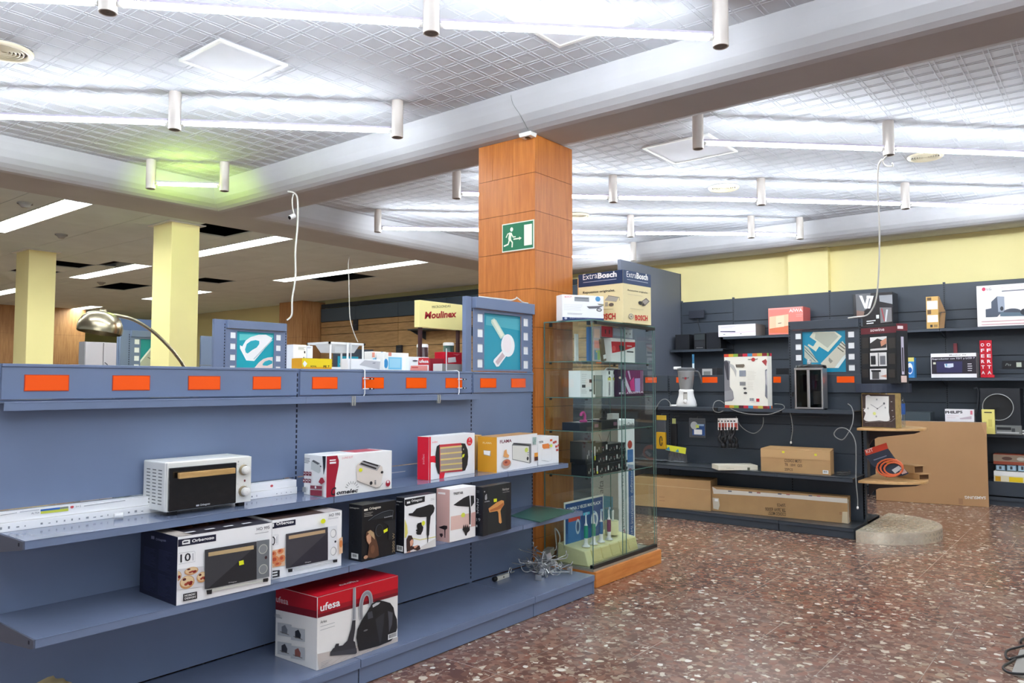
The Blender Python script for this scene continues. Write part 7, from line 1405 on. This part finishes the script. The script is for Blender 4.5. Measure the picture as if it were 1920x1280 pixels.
for s_ in (0, 1):
    o_ = Vector((0, 0, 0)) if s_ == 0 else Vector((w*.5, -.03, 0)); e_ = Vector((w*.5, -.03, 0)) if s_ == 0 else Vector((w*.5, .03, 0)); n_ = Vector((-e_.y, e_.x, 0)) * -1
    a = Art(t, o_, e_, (0, 0, 1), Vector((e_.y, -e_.x, 0)), e_.length, h)
    for i, ch in enumerate('OFERTA'): a.tuv(ch, (e_.length*.2, h*(.84-.15*i)), (e_.length*.82, h*(.84-.15*i)), h*.085, (240, 232, 232), .03)
    a.done('lettering')
t = thing('price_label', 'small black price strip with white square stuck on the charcoal wall panel', 'label', tuple(onx(1883, 681, 10.745)), -math.pi/2); q0 = onx(1882, 681, 10.745); MB().m(K2).box(-.02, -.004, -.06, .2, 0, .03).build('plate', t); MB().m(cmat((214, 220, 200))).box(.12, -.006, -.045, .17, -.004, .01).build('sticker', t)
a = Art(t, (-.02, -.004, -.06), (1, 0, 0), (0, 0, 1), (0, -1, 0), .22, .09); a.tuv('Pts', (.03, .03), (.09, .03), .03, (150, 156, 150), 0, .3); a.done()
# third shelf
t, w, d, h = wbox('subwoofer', 'large black cube subwoofer with silver ring on the lower wall shelf', 'speaker', 1836, 1911, 728, ZC3, 10.36, .34, (20, 22, 26), m_=mat('black_ash', (26, 28, 34), .5))
rc = TM(t).inverted() @ onx(1871, 763, 10.36); MB().m(mat('ring_silver', (190, 192, 190), .3, metal=.7)).tube([(rc.x+.15*math.cos(k*math.pi/20), -.006, rc.z+.15*math.sin(k*math.pi/20)) for k in range(40)], .005, 6, closed=True).build('trim_ring', t)
MB().m(mat('cone_black', (12, 12, 14), .5)).lathe([(.145, -.004), (.11, .0), (.05, -.001), (.001, -.004)], (rc.x, -.001, rc.z), 32, 'y').build('cone', t)
def AP(a): a.crop = (1560, 700, 3.764); a.text('PHILIPS', (795, 282), (922, 280), (795, 264), (50, 46, 52), .04); a.lines((810, 290), (900, 320), 2, .004, (230, 200, 206)); a.rect((976, 262), (992, 290), (226, 120, 140)); a.poly([(900, 315), (985, 300), (985, 322), (905, 322)], (214, 196, 206))
wbox('small_carton', 'white carton lettered PHILIPS peeking over the television carton', 'carton', 1769.5, 1824, 767, ZC3, 10.42, .1, (238, 234, 236), art=AP)
def AY(a): a.stroke([(1065-0, 268), (1130, 268)], .006, (60, 50, 30)); a.lines
wbox('small_carton', 'pale yellow carton in front of the subwoofer', 'carton', 1838, 1862, 767.5, ZC3, 10.30, .05, (238, 226, 130), art=lambda a: (a.F(.2, .86, .8, .9, (70, 60, 40)), a.F(.15, .2, .4, .5, (220, 206, 110)), a.F(.5, .3, .8, .6, (220, 206, 110))))
t, w, d, h = wbox('dvd_player', 'silver-black disc player under the subwoofer front edge', 'player', 1863, 1912, 797.5, ZC3, 10.355-.05, .05, (120, 122, 120), art=lambda a: (a.F(.05, .5, .6, .8, (30, 32, 36)), a.F(.62, .3, .75, .7, (60, 62, 64)), a.F(.05, .15, .9, .3, (190, 192, 190))))
t, w, d, h = wbox('silver_player', 'low dark player behind the clock and above the television carton', 'player', 1692, 1742, 772.5, ZC3, 10.4, .25, (74, 84, 90), art=lambda a: (a.F(.5, .3, .9, .5, (130, 140, 140)), a.F(.0, .0, .3, .3, (190, 200, 210))))
t = thing('jack_adaptor', 'tiny white plug adaptor pair at the right end of the lower wall shelf', 'adaptor', tuple(onx(1919, 805, 10.37))); t.location.z = ZC3+.0006
for k in (0, 1): MB().m(wpl).cyl((0, -.01, .012+.03*k), (0, .04, .012+.03*k), .012, 10).build('plug', t)
cable('black curly lead hanging from a hook beside the subwoofer', [(1826, 728, 10.5), (1832, 727, 10.5), (1835, 737, 10.5), (1834, 755, 10.5), (1832, 770, 10.5), (1829, 780, 10.5)], r=.012, m=mat('grey_black_rubber', (50, 54, 60), .5))
# base goods at right
def AR(a): a.F(0, 0, 1, .25, (150, 70, 46)); a.F(.0, .3, .55, .95, (150, 130, 110)); a.elu(a.w*.2, a.h*.6, .05, .02, (90, 60, 50)); a.elu(a.w*.4, a.h*.6, .04, .02, (196, 190, 176)); a.tuv('roja', (a.w*.62, a.h*.35), (a.w*.9, a.h*.35), .03, (226, 196, 180), .02)
zb_ = .1156
t, w, d, h = wbox('bulb_carton', 'long white and yellow carton row lowest on the right wall base shelf', 'carton', 1857, 1990, 886, .27, 10.38, .2, (240, 236, 220), art=lambda a: (a.F(0, .0, 1, .55, (240, 232, 200)), a.F(.02, .03, .1, .5, (226, 170, 30)), a.F(.22, .03, .42, .5, (240, 206, 20)), a.F(.62, .03, .8, .5, (236, 214, 60)), a.F(.0, .6, 1, 1, (244, 240, 236))))
MB().m(blk).box(10.37, -.9, .1165, 10.74, 1.28, .268).build('base_plinth_box', None, label='charcoal raised plinth below the yellow carton row on the right', category='shelf base')
for k in range(3):
    x0_ = 1861+k*20.5
    wbox('bulb_pack', ['left blue-grey bulb pack in the row above the yellow cartons', 'middle blue-grey bulb pack in the row above the yellow cartons', 'right blue-grey bulb pack in the row, cut by the photo edge'][k], 'carton', x0_, x0_+18, 871.5, ony(1, 1, 1).z*0+.27+h+.001, 10.42, .1, (120, 150, 170), art=lambda a: (a.F(.1, .1, .9, .9, (170, 200, 216)), a.F(.35, .3, .6, .8, (60, 66, 76)), a.F(.05, 0, .95, .12, (40, 44, 52))))
wbox('cookware_carton', 'long rust-brown carton with pan pictures above the bulb packs', 'carton', 1857, 1990, 853.5, onx(1880, 871, 10.42).z+.004, 10.41, .2, (166, 76, 50), art=AR)

# ================================================================ CEILING CORDS, SENSOR, FLOOR LEAD
def cord(label, pts, r=.006, name='power_cable'):
    t = thing(name, label, 'cable', tuple(pts[0])); o0 = Vector(pts[0]); MB().m(mat('white_cord', (222, 220, 212), .4)).tube([v-o0 for v in smooth_pts(pts, 6)], r, 8).build('cord', t); return t
Y = 6.05
c = cord('thick white cord hanging from the soffit to the iron-panel tower', [Vector((*onz(540, 358, ZB).xy, ZB-.004))]+[ony(x, y, Y) for x, y in ((552, 362), (558, 375), (558, 420), (554, 470), (554, 520), (548, 560), (547, 590), (538, 600))], .0085)
p = ony(546, 400, Y); ob = cord('short white cord branch ending in a small camera head', [ony(550, 364, Y), ony(548, 375, Y), ony(549, 390, Y), ony(552, 402, Y)], .006)
o0 = Vector(ob.location); MB().m(wpl).cyl(ony(552, 404, Y)-o0, ony(543, 408, Y)-o0, .022, 16).build('camera_head', ob); MB().m(mat('dark_lens', (14, 16, 20), .1)).cyl(ony(543, 408, Y)-o0, ony(542.5, 408.2, Y)-o0, .018, 16).build('lens', ob)
cord('thin pale cord hanging from the tile ceiling behind the tray rack', [Vector((*onz(655, 480, ZB).xy, ZB+.0))]+[ony(x, y, 8.25) for x, y in ((653, 492), (654, 520), (655, 570), (657, 600), (664, 625), (671, 641))], .006)
cord('white cord dropping from the right tube row to the film-strip computer panel', [onx(1655, 298, 6.58)]+[onx(x, y, X_) for x, y, X_ in ((1647, 312, 6.62), (1646, 360, 6.85), (1648, 400, 7.02), (1649, 450, 7.2), (1648, 500, 7.36), (1645, 545, 7.5), (1640, 570, 7.58), (1631, 586, 7.64), (1622, 592, 7.67), (1605, 594, 7.68), (1590, 596, 7.68))], .0065)
t = cord('small coiled cord hook under the second cylinder of the right tube row', [onz(1662, 292, ZB-.01)+Vector((0, 0, 0)), onz(1655, 303, ZB-.02), onz(1662, 311, ZB-.04), onz(1674, 311, ZB-.04), onz(1673, 306, ZB-.03)], .006)
cord('white cord lying in a loop on the film-strip panel beside the pillar', [Vector((3.80, 3.30, 1.957)), Vector((4.0, 3.28, 1.957)), Vector((4.12, 3.285, 1.960)), Vector((4.16, 3.27, 1.975)), Vector((4.19, 3.29, 1.985)), Vector((4.22, 3.28, 1.965)), Vector((4.26, 3.29, 1.957)), Vector((4.33, 3.30, 1.957))], .005)
p = onz(990, 245, ZB); t = thing('ceiling_sensor', 'small white sensor box fixed where the soffit meets the wooden pillar', 'sensor', (4.37, 3.33, ZB-.03), 0); MB().m(wpl).hexa([(-.035, -.05, 0), (.035, -.05, 0), (.035, .05, 0), (-.035, .05, 0), (-.04, -.055, .029), (.04, -.055, .029), (.04, .055, .029), (-.04, .055, .029)]).build('housing', t, bevel=.003); MB().m(mat('dark_lens', (14, 16, 20), .1)).box(-.015, -.015, -.006, .015, .015, -.0005).build('lens', t)
t = thing('camera_wire', 'thin grey wire running up the beam side above the pillar sensor', 'cable', (4.36, 3.33, ZB)); q = [onx(990, 243, 4.33), onx(975, 215, 4.245), onx(962, 195, 4.232), onx(958, 178, 4.222)]; MB().m(gcab).tube([v-Vector(t.location) for v in smooth_pts(q)], .0022, 6).build('wire', t)
# floor lead and grey pad at the lower right corner
t = thing('floor_pad', 'flat grey pad with black cable loops on the floor at the lower right corner', 'floor pad', (*onz(1893, 1250, 0).xy, 0)); L0 = Vector(t.location)
def fl(x, y, z=0.0): return onz(x, y, 0)-L0+Vector((0, 0, z))
MB().m(mat('grey_pad', (150, 146, 138), .6)).hexa([tuple(fl(*q, .0)) for q in ((1897, 1265), (1975, 1290), (2010, 1215), (1912, 1222))]+[tuple(fl(*q, .014)) for q in ((1897, 1265), (1975, 1290), (2010, 1215), (1912, 1222))]).build('pad', t, bevel=.003)
for pts in (((1960, 1206), (1915, 1219), (1890, 1226), (1886, 1236), (1892, 1243), (1904, 1240), (1960, 1226)), ((1904, 1243), (1893, 1250), (1882, 1257), (1884, 1264), (1900, 1270), (1950, 1272)), ((1940, 1195), (1918, 1205), (1914, 1212))): MB().m(K2).tube([Vector(v) for v in smooth_pts([fl(*q, .02) for q in pts])], .006, 8).build('cable', t)
MB().m(K2).box(-.0, -.0, 0, .001, .001, .001).build('grommet', t) if False else None
t = thing('wall_socket_unit', 'small dark ventilation box on the left charcoal wall panel', 'vent', tuple(onx(1312, 589, 10.70)), -math.pi/2); MB().m(mat('black_plate', (44, 48, 60), .4)).box(-.16, -.04, -.06, .08, 0, .06).build('box_body', t, bevel=.004)
# display bits under the loudspeaker shelf
for (xl, xr, yt, lab, c_) in ((1231, 1262, 705, 'dark low appliance left of the blender behind the charcoal header', (34, 38, 44)), (1310, 1344, 690, 'dark radio cassette with silver screen behind the charcoal header', (40, 42, 48)), (1398, 1402, 690, 'hidden dark box', (40, 42, 48)), (1455, 1478, 690, 'black clock radio behind the charcoal header right of the tall carton', (30, 32, 38))):
    if 'hidden' in lab: continue
    t, w, d, h = wbox('dark_appliance', lab, 'appliance', xl, xr, yt, 1.20, 7.98, .16, c_)
    if 'silver' in lab: a = front(t, w, h); a.F(.2, .55, .75, .98, (190, 190, 186)); a.F(.28, .62, .66, .9, (130, 134, 130)); a.done()
MB().m(blk_s).box(7.78, 2.62, 1.17, 8.2, 5.24, 1.199).build('rear_shelf', None, label='rear shelf board of the charcoal shelving hidden behind its header', category='shelf')
t = thing('striped_tube', 'slim blue and white striped tube standing behind the blender jug', 'tube', tuple(onx(1300, 700, 7.95))); zt_ = onx(1300, 664, 7.95).z; t.location.z = 1.2
for k in range(5): MB().m(cmat((206, 220, 226)) if k % 2 else cmat((40, 110, 150))).lathe([(.012, (zt_-1.2)*k/5), (.012, (zt_-1.2)*(k+1)/5)], n=14).build('band', t)
